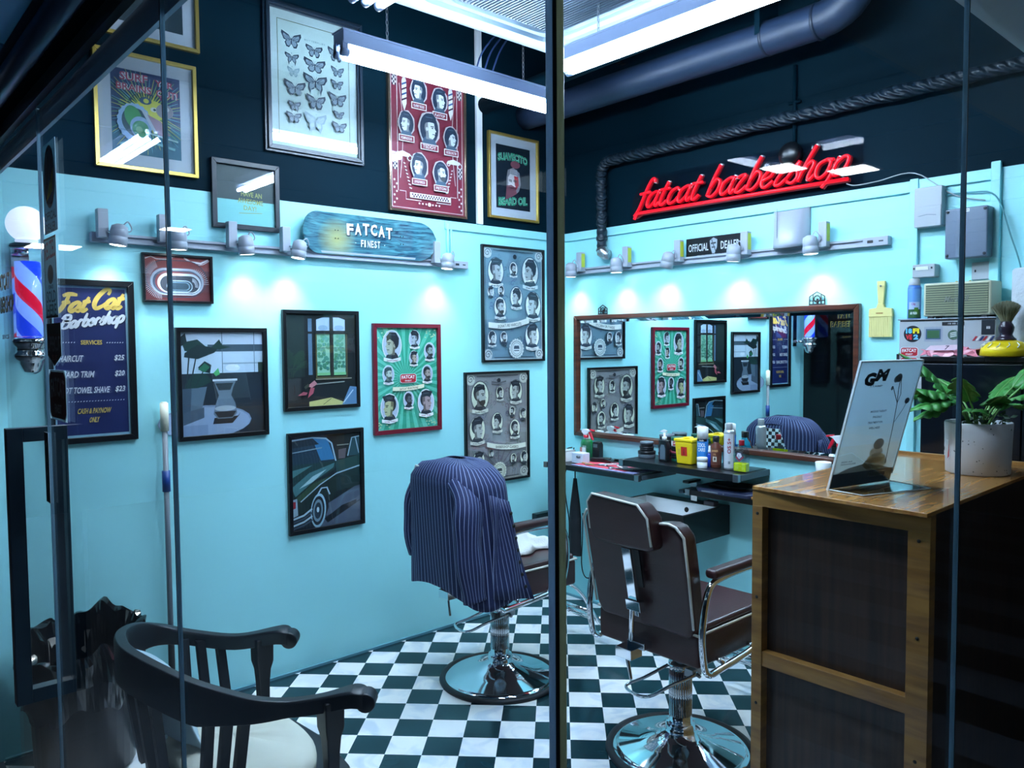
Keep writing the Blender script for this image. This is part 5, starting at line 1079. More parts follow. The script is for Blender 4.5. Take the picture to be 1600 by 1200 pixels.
# tool shelf
b = lathe_thing('lotion_bottle', 'green bottle with a white cap beside the corner post', 'bottle', (0.30, -0.07, ZT), [('body', [(.036, 0), (.038, .004), (.038, .10), (.03, .118), (.018, .124)], col('green_bottle', (10, 130, 66))), ('cap', [(.02, .124), (.021, .126), (.021, .15), (.019, .152)], m_white)])
wraplabel(b, .038, .02, .095, (10, 120, 60), [('r', .3, .1, .62, .9, (206, 222, 210)), ('r', .36, .3, .56, .7, (20, 50, 36))])
def spray(label, loc, h, s, body, liq, rz=0, lab=None):
    r = empty('spray_bottle', label, 'spray bottle', loc, rz)
    MB().lathe([(.028 * s, 0), (.03 * s, .004), (.03 * s, h * .55), (.012 * s, h * .74), (.012 * s, h * .78)], n=20).build('body', body, r)
    MB().lathe([(.015 * s, h * .76), (.0155 * s, h * .765), (.0155 * s, h * .84), (.01 * s, h * .85)], n=16).build('collar', m_red, r)
    MB().prism([(-.03 * s, h * .94), (-.012 * s, h * .85), (.012 * s, h * .85), (.03 * s, h * .96), (.05 * s, h), (-.0 * s, h * 1.04), (-.028 * s, h * 1.02)], -.009 * s, .009 * s).build('nozzle_head', m_white, r, bevel=.002)
    MB().prism([(.03 * s, h * 1.0), (.062 * s, h * .98), (.064 * s, h * 1.02), (.03 * s, h * 1.045)], -.008 * s, .008 * s).prism([(.022 * s, h * .96), (.036 * s, h * .95), (.05 * s, h * .80), (.058 * s, h * .70), (.046 * s, h * .72), (.03 * s, h * .84)], -.006 * s, .006 * s).build('trigger', m_red, r, bevel=.0015)
    return r
m_clear = glassmat('clear_plastic', (.86, .93, .95), base=.08, gain=.6)
sb = spray('spray bottle with a red trigger on the tool shelf beside the corner post', (0.345, -0.125, ZT), .185, 1.0, m_clear, None, 0)
P = Print(.0); P.rect(-.022, .02, .022, .085, (226, 226, 228)); P.rect(-.022, .055, -.004, .085, (196, 120, 110)); o = P.build('label', sb, .5); o.location = (0, -.0315, 0)
r = empty('clipper_stand', 'black upright clipper charging stand on the tool shelf', 'clipper stand', (0.405, -0.09, ZT))
MB().prism([(-.027, 0), (.027, 0), (.027, .10), (.018, .118), (-.018, .118), (-.027, .105)], -.02, .02).build('body', m_black, r, bevel=.004); MB().box(-.016, .016, -.0225, -.02, .085, .105).build('display', m_steel, r)
r = empty('tissue_box', 'translucent white box with an oval hand hole on the tool shelf', 'box', (0.375, -0.205, ZT))
MB().box(-.045, .045, -.03, .03, 0, .062).build('body', col('milky_plastic', (206, 216, 232), .4), r, bevel=.004); MB().lathe([(.001, 0), (.016, 0), (.018, .001), (.001, .002)], n=18, M=Matrix.Translation((0.01, -.0305, .04)) @ Matrix.Rotation(PI / 2, 4, 'X') @ Matrix.Diagonal((1, .45, 1, 1))).build('hand_hole', m_grey, r)
r = empty('white_box', 'white box on the left end of the tool shelf, left of the post', 'box', (0.245, -0.215, ZT)); MB().box(-.05, .05, -.05, .05, 0, .062).build('body', m_white, r, bevel=.003); MB().box(-.051, .051, -.051, .051, .062, .066).build('lid', m_offw, r, bevel=.001)
mt = empty('tool_mat', 'red cloth mat with a lilac border under the barber tools', 'mat', (0.60, -0.175, ZT))
MB().box(-.21, .25, -.125, .11, .0005, .003).build('border', col('lilac_cloth', (150, 150, 196), .7), mt); MB().box(-.205, .17, -.10, .10, .003, .005).build('cloth', col('red_cloth', (206, 70, 90), .75, noise=.15), mt)
def clipper(label, x, y, rz, s=1.0, zb=0.0055):
    r = empty('hair_clipper', label, 'hair clipper', (x, y, ZT + zb), rz)
    MB().prism([(-.06 * s, -.014 * s), (.02 * s, -.018 * s), (.06 * s, -.018 * s), (.06 * s, .018 * s), (.02 * s, .018 * s), (-.06 * s, .014 * s)], 0, .026 * s, axis='z').build('body', m_black, r, bevel=.005 * s)
    MB().prism([(.06 * s, -.019 * s), (.078 * s, -.02 * s), (.078 * s, .02 * s), (.06 * s, .019 * s)], .006, .018 * s, axis='z').build('blade', m_steel, r); return r
clipper('black hair clipper lying at the back of the red mat, left', .455, -.115, .5); clipper('second black hair clipper lying right of the first on the red mat', .52, -.125, -.3, .8); clipper('small black trimmer against the wall behind the clippers', .50, -.045, .1, .6)
def scissors(x, y, rz, lb, m=m_steel):
    r = empty('scissors', lb, 'scissors', (x, y, ZT + .0065), rz)
    for s_ in (-1, 1):
        MB().prism([(-.01, s_ * .002), (.05, s_ * .001), (.085, 0), (.05, s_ * .007), (0, s_ * .008)], 0 if s_ < 0 else .0022, .002 if s_ < 0 else .0042, axis='z').build('blade', m, r)
        MB().tube([(-.01, s_ * .003, .002), (-.035, s_ * .010, .002)], .0022, 6).tube([(-.048 + .013 * math.cos(k * PI / 5), s_ * .014 + .011 * math.sin(k * PI / 5), .002) for k in range(10)], .0024, 6, closed=True).build('finger_ring', m, r)
for i, (x, y, a, lb) in enumerate(((.52, -.235, .2, 'scissors at the front left edge of the red mat'), (.60, -.225, -.3, 'scissors in the middle of the red mat'), (.64, -.16, 2.6, 'scissors toward the back of the red mat'), (.70, -.235, .5, 'scissors near the right end of the red mat'), (.735, -.18, .3, 'scissors farthest right on the mat'))): scissors(x, y, a, lb)
for x, y, a, lb, c in ((.47, -.245, -.1, 'wooden handled razor at the left front of the mat', (196, 150, 96)), (.56, -.18, .9, 'pale straight razor lying across the red mat', (214, 214, 220)), (.67, -.20, -.6, 'white straight razor among the scissors', (226, 226, 230))):
    o = MB().prism([(-.05, -.005), (.03, -.007), (.055, 0), (.03, .006), (-.05, .004)], 0, .007, axis='z').build('straight_razor', col('rz%d' % c[0], c), bevel=.001); o.location = (x, y, ZT + .0065); o.rotation_euler = (0, 0, a); tag(o, lb, 'razor')
for x, y, a, lb in ((.745, -.245, .15, 'black comb at the right front of the red mat'), (.77, -.215, .5, 'black comb behind the front one at the mat end')):
    o = MB().box(-.055, .055, -.004, .006, 0, .004)
    for k in range(26): o.box(-.052 + k * .004, -.050 + k * .004, -.014, -.004, .001, .003)
    o = o.build('hair_comb', m_black); o.location = (x, y, ZT + .0065); o.rotation_euler = (0, 0, a); tag(o, lb, 'comb')
# upper shelf
def tin(label, x, y, z, rad, h, mb_, ml, group=None):
    r = empty('pomade_tin', label, 'pomade tin', (x, y, z), 0, group)
    MB().lathe([(rad * .96, 0), (rad, .002), (rad, h * .62), (rad * .98, h * .64)], n=24).build('body', mb_, r); MB().lathe([(rad * 1.03, h * .6), (rad * 1.04, h * .62), (rad * 1.04, h * .96), (rad * 1.0, h), (.001, h)], n=24).build('lid', ml, r); return r
mk = col('tin_black', (20, 24, 30), .3); mg = col('tin_grey', (112, 124, 136), .3, metal=.4); mpk = col('tin_pink', (150, 60, 76), .4); mgr = col('tin_green', (18, 84, 66), .3); mrd = col('tin_red', (170, 30, 44), .35)
tin('wide grey pomade tin at the bottom of the front left stack', .80, -.125, ZU, .047, .038, mg, mk); tin('black jar in the middle of the front left stack', .80, -.125, ZU + .0385, .038, .024, mk, mk); tin('black tin with a pale lid on top of the front left stack', .80, -.125, ZU + .063, .036, .026, mk, mg)
tin('pink tin at the bottom of the stack behind the pump bottle', .895, -.07, ZU, .045, .035, mpk, mk); tin('black and pink tin second in the stack behind the pump bottle', .895, -.07, ZU + .0355, .044, .034, mpk, mk); tin('black tin third in the stack behind the pump bottle', .895, -.07, ZU + .07, .044, .034, mk, mk); tin('silver lidded tin on top of the stack behind the pump bottle', .895, -.07, ZU + .1045, .04, .028, mk, mg)
tin('dark green tin at the bottom of the tall stack left of the yellow tub', 1.0, -.105, ZU, .04, .028, mgr, mk); tin('pink and black tin above the dark green one', 1.0, -.105, ZU + .0285, .04, .026, mk, mpk); tin('black tin in the middle of the tall stack beside the yellow tub', 1.0, -.105, ZU + .055, .04, .026, mk, mk)
r = tin('white and red tin near the top of the tall stack beside the yellow tub', 1.0, -.105, ZU + .0815, .04, .048, m_white, mgr)
wraplabel(r, .0402, .002, .028, (226, 226, 228), [('r', .2, .1, .8, .95, (176, 24, 44)), ('t', 'LAYRITE', .25, .4, .5, .4, (236, 236, 236), 0)])
tin('tin standing against the mirror behind the yellow tub', 1.065, -.045, ZU, .04, .12, mg, mgr)
pb = empty('pump_bottle', 'dark grey pump bottle with a white pump standing between tin stacks', 'pump bottle', (.955, -.17, ZU))
MB().prism([(-.026, 0), (.026, 0), (.026, .085), (.014, .115), (-.014, .115), (-.026, .085)], -.016, .016).build('body', mk, pb, bevel=.005); MB().prism([(-.017, .012), (.017, .012), (.017, .07), (.01, .09), (-.01, .09), (-.017, .07)], -.0175, -.016).build('label', mg, pb)
MB().lathe([(.013, .115), (.013, .132), (.006, .134), (.006, .155)], n=14).prism([(-.03, .157), (.012, .153), (.016, .165), (-.006, .17)], -.006, .006).build('pump', m_white, pb)
m_ytub = col('yellow_plastic', (236, 204, 20), .35)
yt = empty('sharps_container', 'bright yellow plastic sharps container with a red label', 'container', (1.09, -.15, ZU))
o = MB(); 
for zz in ((0, .132),):
    o.add([(-.046, -.034, 0), (.046, -.034, 0), (.046, .034, 0), (-.046, .034, 0), (-.055, -.042, .118), (.055, -.042, .118), (.055, .042, .118), (-.055, .042, .118)], [(0, 1, 2, 3), (0, 1, 5, 4), (1, 2, 6, 5), (2, 3, 7, 6), (3, 0, 4, 7), (4, 5, 6, 7)])
o.build('tub', m_ytub, yt, bevel=.008, seg=3); MB().box(-.058, .058, -.045, .045, .118, .132).prism([(-.02, .132), (.03, .132), (.02, .142), (-.01, .142)], -.02, .02).build('lid', m_ytub, yt, bevel=.004)
P = Print(0); P.rect(-.014, .045, .024, .092, (196, 40, 30)); P.text('SHARPS', -.030, .05, .012, .03, (90, 40, 20)); P.text('i', .0, .05, .008, .03, (120, 12, 10)); P.rect(-.034, .05, -.016, .08, (214, 180, 60)); o = P.build('label', yt, .5); o.location = (0, -.0352, 0); o.rotation_euler = (.0678, 0, 0)
def can(label, loc, rad, h, mb_, capm, cap_h, shoulder=True):
    r = empty('spray_can', label, 'spray can', loc)
    MB().lathe([(rad * .93, 0), (rad, .004), (rad, h - cap_h - .012), (rad * .82, h - cap_h)], n=24).build('body', mb_, r); MB().lathe([(rad * (.98 if shoulder else .6), h - cap_h - .004), (rad * (.98 if shoulder else .62), h - .004), (rad * .55, h)], n=24).build('cap', capm, r); return r
m_bl = col('can_blue', (46, 124, 206), .3)
c1 = can('blue spray can with a tall white cap on the upper shelf', (1.175, -.14, ZU), .029, .2, m_bl, m_white, .058)
wraplabel(c1, .0292, .01, .138, (52, 136, 214), [('r', 0, .9, 1, 1, (16, 24, 40)), ('t', 'Andis', .3, .92, .4, .06, (230, 230, 230), 0), ('t', 'COOL', .12, .68, .74, .16, (226, 234, 240), 0), ('t', 'CARE', .16, .5, .68, .15, (226, 234, 240), 0), ('r', .2, .05, .75, .3, (90, 170, 226))])
c2 = can('tall silver hairspray can with a grey cap and red writing', (1.345, -.16, ZU), .0265, .232, col('can_silver', (186, 192, 200), .25, metal=.6), m_offw, .034, False)
wraplabel(c2, .0267, .01, .18, (196, 200, 208), [('t', 'OSIS+', .42, .42, .34, .46, (156, 22, 50), 1), ('r', .5, .12, .7, .2, (120, 130, 140))])
b = lathe_thing('hair_tonic_bottle', 'brown hair tonic bottle with a black cap', 'bottle', (1.262, -.15, ZU), [('body', [(.026, 0), (.027, .004), (.027, .108), (.014, .124), (.014, .13)], col('brown_glass', (96, 52, 40), .25)), ('cap', [(.0155, .13), (.016, .132), (.016, .158), (.014, .16)], mk)])
wraplabel(b, .0272, .015, .10, (104, 60, 48), [('t', 'BARBER', .2, .78, .6, .12, (206, 160, 110), 0), ('t', 'OIL', .36, .58, .26, .12, (206, 160, 110), 0), ('r', .32, .2, .66, .5, (216, 206, 190)), ('r', .42, .28, .56, .44, (50, 40, 40))])
b = lathe_thing('hair_tonic_bottle', 'turquoise hair tonic bottle with a black cap left of the silver can', 'bottle', (1.295, -.085, ZU), [('body', [(.028, 0), (.029, .004), (.029, .11), (.014, .13), (.014, .138)], col('aqua_bottle', (30, 140, 170), .2)), ('cap', [(.0155, .138), (.016, .14), (.016, .168), (.014, .17)], mk)])
wraplabel(b, .0292, .02, .1, (120, 90, 50), [('t', 'CLUBMAN', .15, .75, .7, .14, (206, 190, 140), 0), ('r', .3, .2, .7, .6, (226, 220, 206)), ('r', .42, .3, .58, .52, (40, 44, 50))])
lathe_thing('styling_jar', 'small white jar in front of the blue spray can', 'jar', (1.225, -.215, ZU), [('body', [(.024, 0), (.025, .002), (.025, .034)], m_white), ('lid', [(.027, .034), (.027, .052), (.025, .054), (.001, .054)], m_white)])
lathe_thing('dropper_bottle', 'small blue dropper bottle with a white bulb behind the white jar', 'bottle', (1.228, -.155, ZU), [('body', [(.013, 0), (.0135, .002), (.0135, .062), (.007, .072)], col('cobalt', (24, 60, 160), .2)), ('dropper', [(.009, .072), (.009, .084), (.006, .088), (.006, .104), (.002, .108)], m_white)])
ab = empty('aftershave_bottle', 'clear bottle of yellow liquid with a dark red cap at the shelf end', 'bottle', (1.43, -.185, ZU))
MB().prism([(-.036, 0), (.036, 0), (.036, .095), (.02, .125), (.012, .13), (-.012, .13), (-.02, .125), (-.036, .095)], -.02, .02).build('body', m_clear, ab, bevel=.006); MB().box(-.0335, .0335, -.0175, .0175, .003, .045).build('liquid', col('yellow_liquid', (206, 214, 20), .1, spec=.6), ab, bevel=.004)
MB().lathe([(.013, .13), (.0135, .132), (.0135, .154), (.012, .156)], n=16).build('cap', col('wine_cap', (134, 14, 34), .3), ab)
P = Print(0); P.poly([(0, .06), (.022, .08), (.012, .1), (-.012, .1), (-.02, .08)], (60, 66, 84)); P.poly([(0, .066), (.016, .08), (.008, .094), (-.008, .094), (-.014, .08)], (206, 206, 214)); P.line([(-.018, .075), (0, .055), (.024, .078)], .006, (170, 40, 70)); P.text('L', -.004, .074, .008, .014, (40, 50, 60)); o = P.build('label', ab, .5); o.location = (0, -.0212, 0)
# pad and brush on the low shelf
r = empty('folded_pad', 'dark rounded pad lying on the low shelf beside the tap', 'pad', (1.36, -.13, .850))
MB().prism([(-.19, -.06), (-.14, -.115), (0, -.13), (.14, -.115), (.19, -.05), (.19, .06), (.1, .1), (-.1, .1), (-.19, .06)], 0, .022, axis='z').build('body', col('navy_pad', (40, 48, 78), .5), r, bevel=.008, seg=3)
MB().prism([(-.13, -.03), (0, -.05), (.15, -.03), (.16, .06), (.08, .09), (-.08, .09), (-.14, .05)], .022, .038, axis='z').build('top_layer', m_blackm, r, bevel=.006); MB().box(-.11, .02, -.1285, -.126, .008, .014).build('label', m_grey, r)
br = empty('shaving_brush', 'thin brush with a pale wooden handle leaning over the low shelf end', 'brush', (1.60, -.20, .858), .5)
MB().tube([(-.09, 0, .0), (-.02, 0, .010), (.03, 0, .018)], [.007, .009, .007], 10).build('handle', m_oak, br); MB().tube([(.03, 0, .018), (.07, 0, .026), (.1, 0, .032)], [.008, .011, .007], 10).build('bristles', m_blackm, br)

# ------------------------------------------------------------------ basin and tap
bs = empty('wash_basin', 'black rectangular wall basin with a white bowl', 'basin', (1.0, -.205, .60))
o = MB(); hx, hy, H = .25, .20, .152
def rim(x0, x1, y0, y1, z): return [(x0, y0, z), (x1, y0, z), (x1, y1, z), (x0, y1, z)]
o.add(rim(-hx, hx, -hy, hy, 0) + rim(-hx, hx, -hy, hy, H) + rim(-hx + .02, hx - .02, -hy + .02, hy - .09, H) + rim(-hx + .02, hx - .02, -hy + .02, hy - .09, H - .004),
      [(3, 2, 1, 0)] + [(i, (i + 1) % 4, 4 + (i + 1) % 4, 4 + i) for i in range(4)] + [(4 + i, 4 + (i + 1) % 4, 8 + (i + 1) % 4, 8 + i) for i in range(4)] + [(8 + i, 8 + (i + 1) % 4, 12 + (i + 1) % 4, 12 + i) for i in range(4)])
o.build('body', m_black, bs)
o = MB(); o.add(rim(-hx + .02, hx - .02, -hy + .02, hy - .09, H - .001) + rim(-hx + .05, hx - .05, -hy + .05, hy - .11, H - .10), [(i, (i + 1) % 4, 4 + (i + 1) % 4, 4 + i) for i in range(4)] + [(4, 5, 6, 7)])
o.build('bowl', col('basin_white', (240, 244, 246), .15), bs); MB().lathe([(.001, 0), (.012, 0), (.014, .002), (.01, .003), (.001, .001)], n=16, M=Matrix.Translation((.05, .103, H - .04)) @ Matrix.Rotation(PI / 2 - .2, 4, 'X')).build('overflow_hole', m_blackm, bs)
tp = empty('basin_tap', 'dark square single lever tap rising behind the basin bowl', 'tap', (1.07, -.05, .752))
MB().box(-.02, .02, -.018, .018, .0, .105).build('body', m_chrome, tp, bevel=.003); MB().box(-.015, .015, -.13, -.01, .062, .08).build('spout', mat('dark_steel', (70, 82, 92), .25), tp, bevel=.003); MB().box(-.02, .02, -.09, .02, .108, .122).build('lever', m_black, tp, bevel=.003); MB().box(-.021, .021, -.02, .02, .08, .106).build('cartridge_band', m_steel, tp, bevel=.002)
o = MB().prism([(-.035, -.022), (.03, -.025), (.04, 0), (.03, .022), (-.03, .02)], 0, .024, axis='z').build('soap_bar', col('pumice', (90, 84, 96), .8), bevel=.006); o.location = (1.185, -.075, .752); tag(o, 'dark grey sponge block on the right rear of the basin', 'sponge')

# ------------------------------------------------------------------ cables, power strip and apron by the corner
cb = MB()
for k, pth in enumerate(([(.225, -.12, .97), (.205, -.16, .955), (.215, -.20, .88), (.20, -.2, .7), (.16, -.2, .6), (.14, -.16, .56)], [(.24, -.12, .97), (.23, -.14, .9), (.235, -.2, .8), (.25, -.2, .66), (.225, -.15, .52), (.22, -.15, .36)],
                          [(.2, -.25, .86), (.21, -.25, .76), (.24, -.22, .64), (.26, -.22, .5), (.25, -.2, .3)], [(.245, -.05, .56), (.25, -.06, .4), (.30, -.12, .26), (.36, -.14, .2), (.42, -.1, .24), (.40, -.05, .34), (.34, -.03, .3)])):
    cb.tube(smooth_path(pth, 6), .0035, 6)
tag(cb.build('hanging_cables', m_blackm), 'tangle of thin black cables hanging below the tool shelf', 'cables')
r = empty('power_strip', 'black power strip on the left wall under the tool shelf', 'power strip', (.0, -.16, .50)); MB().box(0, .045, -.09, .09, 0, .05).build('body', m_black, r, bevel=.005); MB().box(.045, .047, -.07, .07, .015, .035).build('socket_row', m_rubber, r)
ap = MB(); rows = []
for i in range(9):
    t = i / 8; z = .80 - .46 * t; hw = .01 + .035 * min(1, t * 2.2); rows.append([(.315 + hw * math.sin(a) , -.17 - .02 + (hw * .5) * math.cos(a) + .004 * math.sin(5 * a), z) for a in [2 * PI * k / 16 for k in range(16)]])
ap.grid(rows, closed=True); ap.tube([(.315, -.19, .80), (.315, -.19, .87)], .004, 6).add(rows[-1], [tuple(range(16))])
tag(ap.build('hanging_apron', col('black_cloth', (16, 18, 26), .8)), 'dark cloth apron hanging under the tool shelf right of the corner post', 'apron')

# ------------------------------------------------------------------ barber chairs
def chair(label, loc, rz):
    r = empty('barber_chair', label, 'barber chair', loc, rz, None)
    MB().lathe([(.02, .012), (.268, .012), (.268, .020), (.24, .026), (.16, .042), (.10, .062), (.065, .085), (.058, .095), (.056, .12), (.02, .12)], n=56).build('base_dish', m_chrome, r)
    MB().lathe([(.262, 0), (.288, 0), (.292, .008), (.286, .02), (.268, .022), (.262, .012)], n=56).build('rubber_rim', m_rubber, r)
    o = MB(); n = 28
    for i in range(n):
        a = 2 * PI * i / n; o.tube([(.041 * math.cos(a), .041 * math.sin(a), .15), (.041 * math.cos(a), .041 * math.sin(a), .33)], .0046, 6)
    o.lathe([(.048, .10), (.056, .105), (.056, .118), (.046, .122), (.043, .15), (.040, .16), (.040, .33), (.046, .332), (.047, .355), (.02, .36)], n=28).build('column', m_chrome, r)
    MB().tube([(0, 0, .35), (0, 0, .46)], .019, 16).build('piston', m_steel, r)
    MB().box(-.09, .09, -.09, .09, .432, .45).build('seat_plate', m_blackm, r)
    # pump lever: a bent chrome loop leaving the column
    MB().tube(smooth_path([(.05, .03, .335), (.075, -.02, .33), (.03, -.10, .30), (-.02, -.165, .262), (-.08, -.18, .255), (-.145, -.155, .26), (-.10, -.10, .29), (-.045, -.02, .335)], 5), .0065, 8).build('pump_lever', m_chrome, r)
    MB().box(.03, .075, -.025, .035, .318, .35).tube([(.07, 0, .33), (.095, -.005, .325)], .008, 8).build('lever_bracket', m_steel, r, bevel=.003)
    # seat
    MB().box(-.232, .232, -.215, .285, .452, .572).box(-.225, .225, -.21, .28, .572, .60).build('seat', m_brown, r, bevel=.022, seg=4)
    pc = MB()
    pc.tube([(-.233, -.216, .575), (.233, -.216, .575), (.233, .286, .575), (-.233, .286, .575)], .005, 6, closed=True); pc.build('seat_piping', m_pipe_w, r.children[-1])
    # backrest leans back
    def lean(v): x, y, z = v; return (x, y - .20 - (z - .55) * .20 + .02 * (abs(x) / .23) ** 2, z)
    n = 18; out = [(-.20, .555), (.20, .555), (.226, .58)]
    top = []
    for i in range(n + 1):
        x = .232 - .464 * i / n; a = abs(x) / .232; top.append((x, .975 - .035 * math.cos(a * PI * .5) ** 2 + .012 * math.sin(a * PI) - max(0, a - .86) * .28))
    out = [(-.205, .555), (.205, .555), (.226, .60), (.232, .80)] + top + [(-.232, .80), (-.226, .60)]
    bk = MB(); bk.prism(out, -.045, .035, f=lean); bo = bk.build('backrest', m_brown, r, bevel=.02, seg=4)
    pts = [lean((x * 1.0, -.044, z)) for x, z in out[2:]]
    MB().tube(pts, .0052, 6).build('back_piping', m_pipe_w, bo)
    # headrest cushion carried behind the top of the back
    hq = [(-.13, .875), (.13, .875), (.148, .90), (.146, 1.0), (.11, 1.045), (-.11, 1.058), (-.142, 1.025), (-.148, .92)]
    ho = MB().prism(hq, -.10, -.02, f=lean).build('headrest', m_brown, r, bevel=.028, seg=4)
    MB().tube([lean((x * .94, -.097, z * .995 + .004)) for x, z in hq[2:]], .0048, 6).build('headrest_piping', m_pipe_w, ho)
    rb = MB().prism([(-.028, .60), (.012, .60), (.012, .86), (-.028, .86)], -.060, -.048, f=lean).build('headrest_bar', m_chrome, r, bevel=.002)
    MB().prism([(.02, .72), (.045, .72), (.045, .86), (.02, .86)], -.052, -.046, f=lean).build('bar_guide', m_rubber, rb)
    rc = MB(); rc.box(-.05, .03, -.262, -.215, .475, .50).box(-.075, .0, -.30, -.235, .44, .478).prism([(-.03, .625), (.035, .625), (.035, .665), (-.03, .665)], -.075, -.045, f=lean)
    rc.tube([lean((-.01, -.062, .64)), (-.03, -.262, .50)], .010, 8).tube([(-.045, -.27, .46), (-.02, -.275, .36)], .0065, 8)
    rc.build('recline_bracket', m_chrome, r, bevel=.002)
    for s_ in (-1, 1):
        X = s_ * .262
        fr = smooth_path([(X, -.225, .49), (X, -.235, .60), (X, -.20, .735), (X, -.12, .77), (X, .10, .77), (X, .175, .735), (X, .195, .62), (X, .17, .50), (X, .12, .465), (X, -.14, .44), (X, -.20, .445)], 5, True)
        ao = MB().tube(fr, .0125, 10, closed=True).tube([(X, -.1, .455), (s_ * .22, -.1, .47)], .009, 8).tube([(X, .1, .465), (s_ * .22, .1, .47)], .009, 8).build('arm_frame', m_chrome, r)
        MB().box(X - .025, X + .025, -.19, .10, .778, .812).build('arm_pad', m_brown, ao, bevel=.014, seg=3)
    fo = MB()
    for s_ in (-1, 1): fo.tube(smooth_path([(s_ * .15, .22, .445), (s_ * .15, .32, .43), (s_ * .15, .42, .34), (s_ * .15, .52, .19), (s_ * .15, .60, .17)], 4), .011, 8)
    fo.tube([(-.2, .60, .17), (.2, .60, .17)], .011, 8).tube([(-.15, .48, .25), (.15, .48, .25)], .009, 8)
    fo.tube([(-.2, .60, .17), (-.2, .66, .13)], .011, 8).tube([(.2, .60, .17), (.2, .66, .13)], .011, 8).tube([(-.2, .66, .13), (.2, .66, .13)], .011, 8)
    fo.build('footrest', m_chrome, r)
    return r
ch2 = chair('brown barber chair with white piping standing beside the wooden counter', (1.715, -1.06, 0), 0.0)
ch1 = dup(ch2, (.725, -1.14, 0), -.03, 'brown barber chair on the left with a striped jacket over its back')

# ------------------------------------------------------------------ towel on the left chair
tw = MB(); rows = []
for i in range(15):
    u = i / 14; row = []
    for k in range(19):
        v = k / 18; e = math.sin(PI * u) * math.sin(PI * v)
        row.append((.70 + .24 * (v - .5) + .02 * math.sin(u * 9), -.98 + .26 * (u - .5) + .015 * math.sin(v * 8), .602 + .004 + e ** .5 * (.06 + .022 * math.sin(u * 11 + v * 5) + .018 * math.sin(v * 15 - u * 4))))
    rows.append(row)
tw.grid(rows); tag(tw.build('crumpled_towel', col('towel', (222, 222, 218), .85, bump=.5, bscale=200), solid=.004), 'crumpled white towel lying on the seat of the left barber chair', 'towel')

# ------------------------------------------------------------------ jacket over the left chair
def stripes():
    m = bpy.data.materials.new('pinstripe'); m.use_nodes = True; nt = m.node_tree; b = nt.nodes['Principled BSDF']; b.inputs['Roughness'].default_value = .75
    uv = nt.nodes.new('ShaderNodeUVMap'); sp_ = nt.nodes.new('ShaderNodeSeparateXYZ'); nt.links.new(uv.outputs[0], sp_.inputs[0])
    mu = nt.nodes.new('ShaderNodeMath'); mu.operation = 'FRACT'; nt.links.new(sp_.outputs['X'], mu.inputs[0])
    lt = nt.nodes.new('ShaderNodeMath'); lt.operation = 'LESS_THAN'; lt.inputs[1].default_value = .16; nt.links.new(mu.outputs[0], lt.inputs[0])
    mx = nt.nodes.new('ShaderNodeMix'); mx.data_type = 'RGBA'; mx.inputs[6].default_value = lin((22, 34, 78)) + (1,); mx.inputs[7].default_value = lin((128, 140, 176)) + (1,)
    nt.links.new(lt.outputs[0], mx.inputs[0]); nt.links.new(mx.outputs[2], b.inputs['Base Color']); return m
m_pin = stripes()
def cloth_grid(name, rows, closed, parent, m, pitch=.0150, solid=.004):
    mb_ = MB(); mb_.grid(rows, closed=closed); o = mb_.build(name, m, parent, recalc=False)
    me = o.data; uvl = me.uv_layers.new(name='UVMap'); n = len(rows[0])
    # arc length along the widest row gives evenly spaced stripes
    ref = rows[len(rows) // 2]; s_ = [0]
    for k in range(1, n + 1): s_.append(s_[-1] + (Vector(ref[k % n]) - Vector(ref[k - 1])).length)
    for p in me.polygons:
        vs = list(p.vertices); ks = [v % n for v in vs]; wrap = closed and (0 in ks) and (n - 1 in ks)
        for li, v, k in zip(p.loop_indices, vs, ks):
            kk = n if (wrap and k == 0) else k
            uvl.data[li].uv = (s_[kk] / pitch, (v // n) * .02)
    q = o.modifiers.new('solid', 'SOLIDIFY'); q.thickness = solid; q.offset = 0
    return o
jk = empty('jacket', 'navy pinstriped jacket draped over the back of the left barber chair', 'jacket', (.762, -1.415, 0), -.03)
def sect(z):
    """half width, half depth and y centre of the body at height z"""
    t = (z - .40) / .70
    hw = .288 - .045 * t + (0 if t < .86 else -((t - .86) / .14) ** 2 * .085); hd = .152 - .01 * t - (0 if t < .88 else ((t - .88) / .12) ** 1.5 * .05)
    return hw, hd, .0
rows = []; n = 72
zs = [.515, .53, .55, .59, .62, .68, .74, .80, .86, .91, .95, .99, 1.025, 1.055, 1.075, 1.087]
for iz, z in enumerate(zs):
    hw, hd, yc = sect(z); row = []
    for k in range(n):
        a = 2 * PI * k / n; c, s_ = math.cos(a), math.sin(a)
        x = hw * math.copysign(abs(c) ** .62, c); y = hd * math.copysign(abs(s_) ** .62, s_)
        f_ = (1.06 - z) * (.030 * math.sin(a * 5 + z * 2) + .016 * math.sin(a * 11 + z * 5 + 1))
        x *= 1 + f_ * 1.1; y *= 1 + f_ * 2.6
        # hem hangs lower at the right front
        zz = z
        if iz < 5: zz = z - (.03 * max(0, c) ** 2) * (1 - iz / 5) + .02 * (1 - iz / 5) * math.sin(a * 3)
        if iz > 8: zz = z - .032 * (abs(x) / .22) ** 2 * (iz - 8) / 7
        row.append((x + .015 * (z - .7), y + .22 * (.95 - z) * .35, zz))
    rows.append(row)
top = [tuple(Vector(v) * .0 + Vector((v[0] * .3, v[1] * .25, 1.096))) for v in rows[-1]]
rows.append([(v[0] * .7, v[1] * .65, v[2] + .006) for v in rows[-1]]); rows.append(top)
body = cloth_grid('body', rows, True, jk, m_pin, .023)
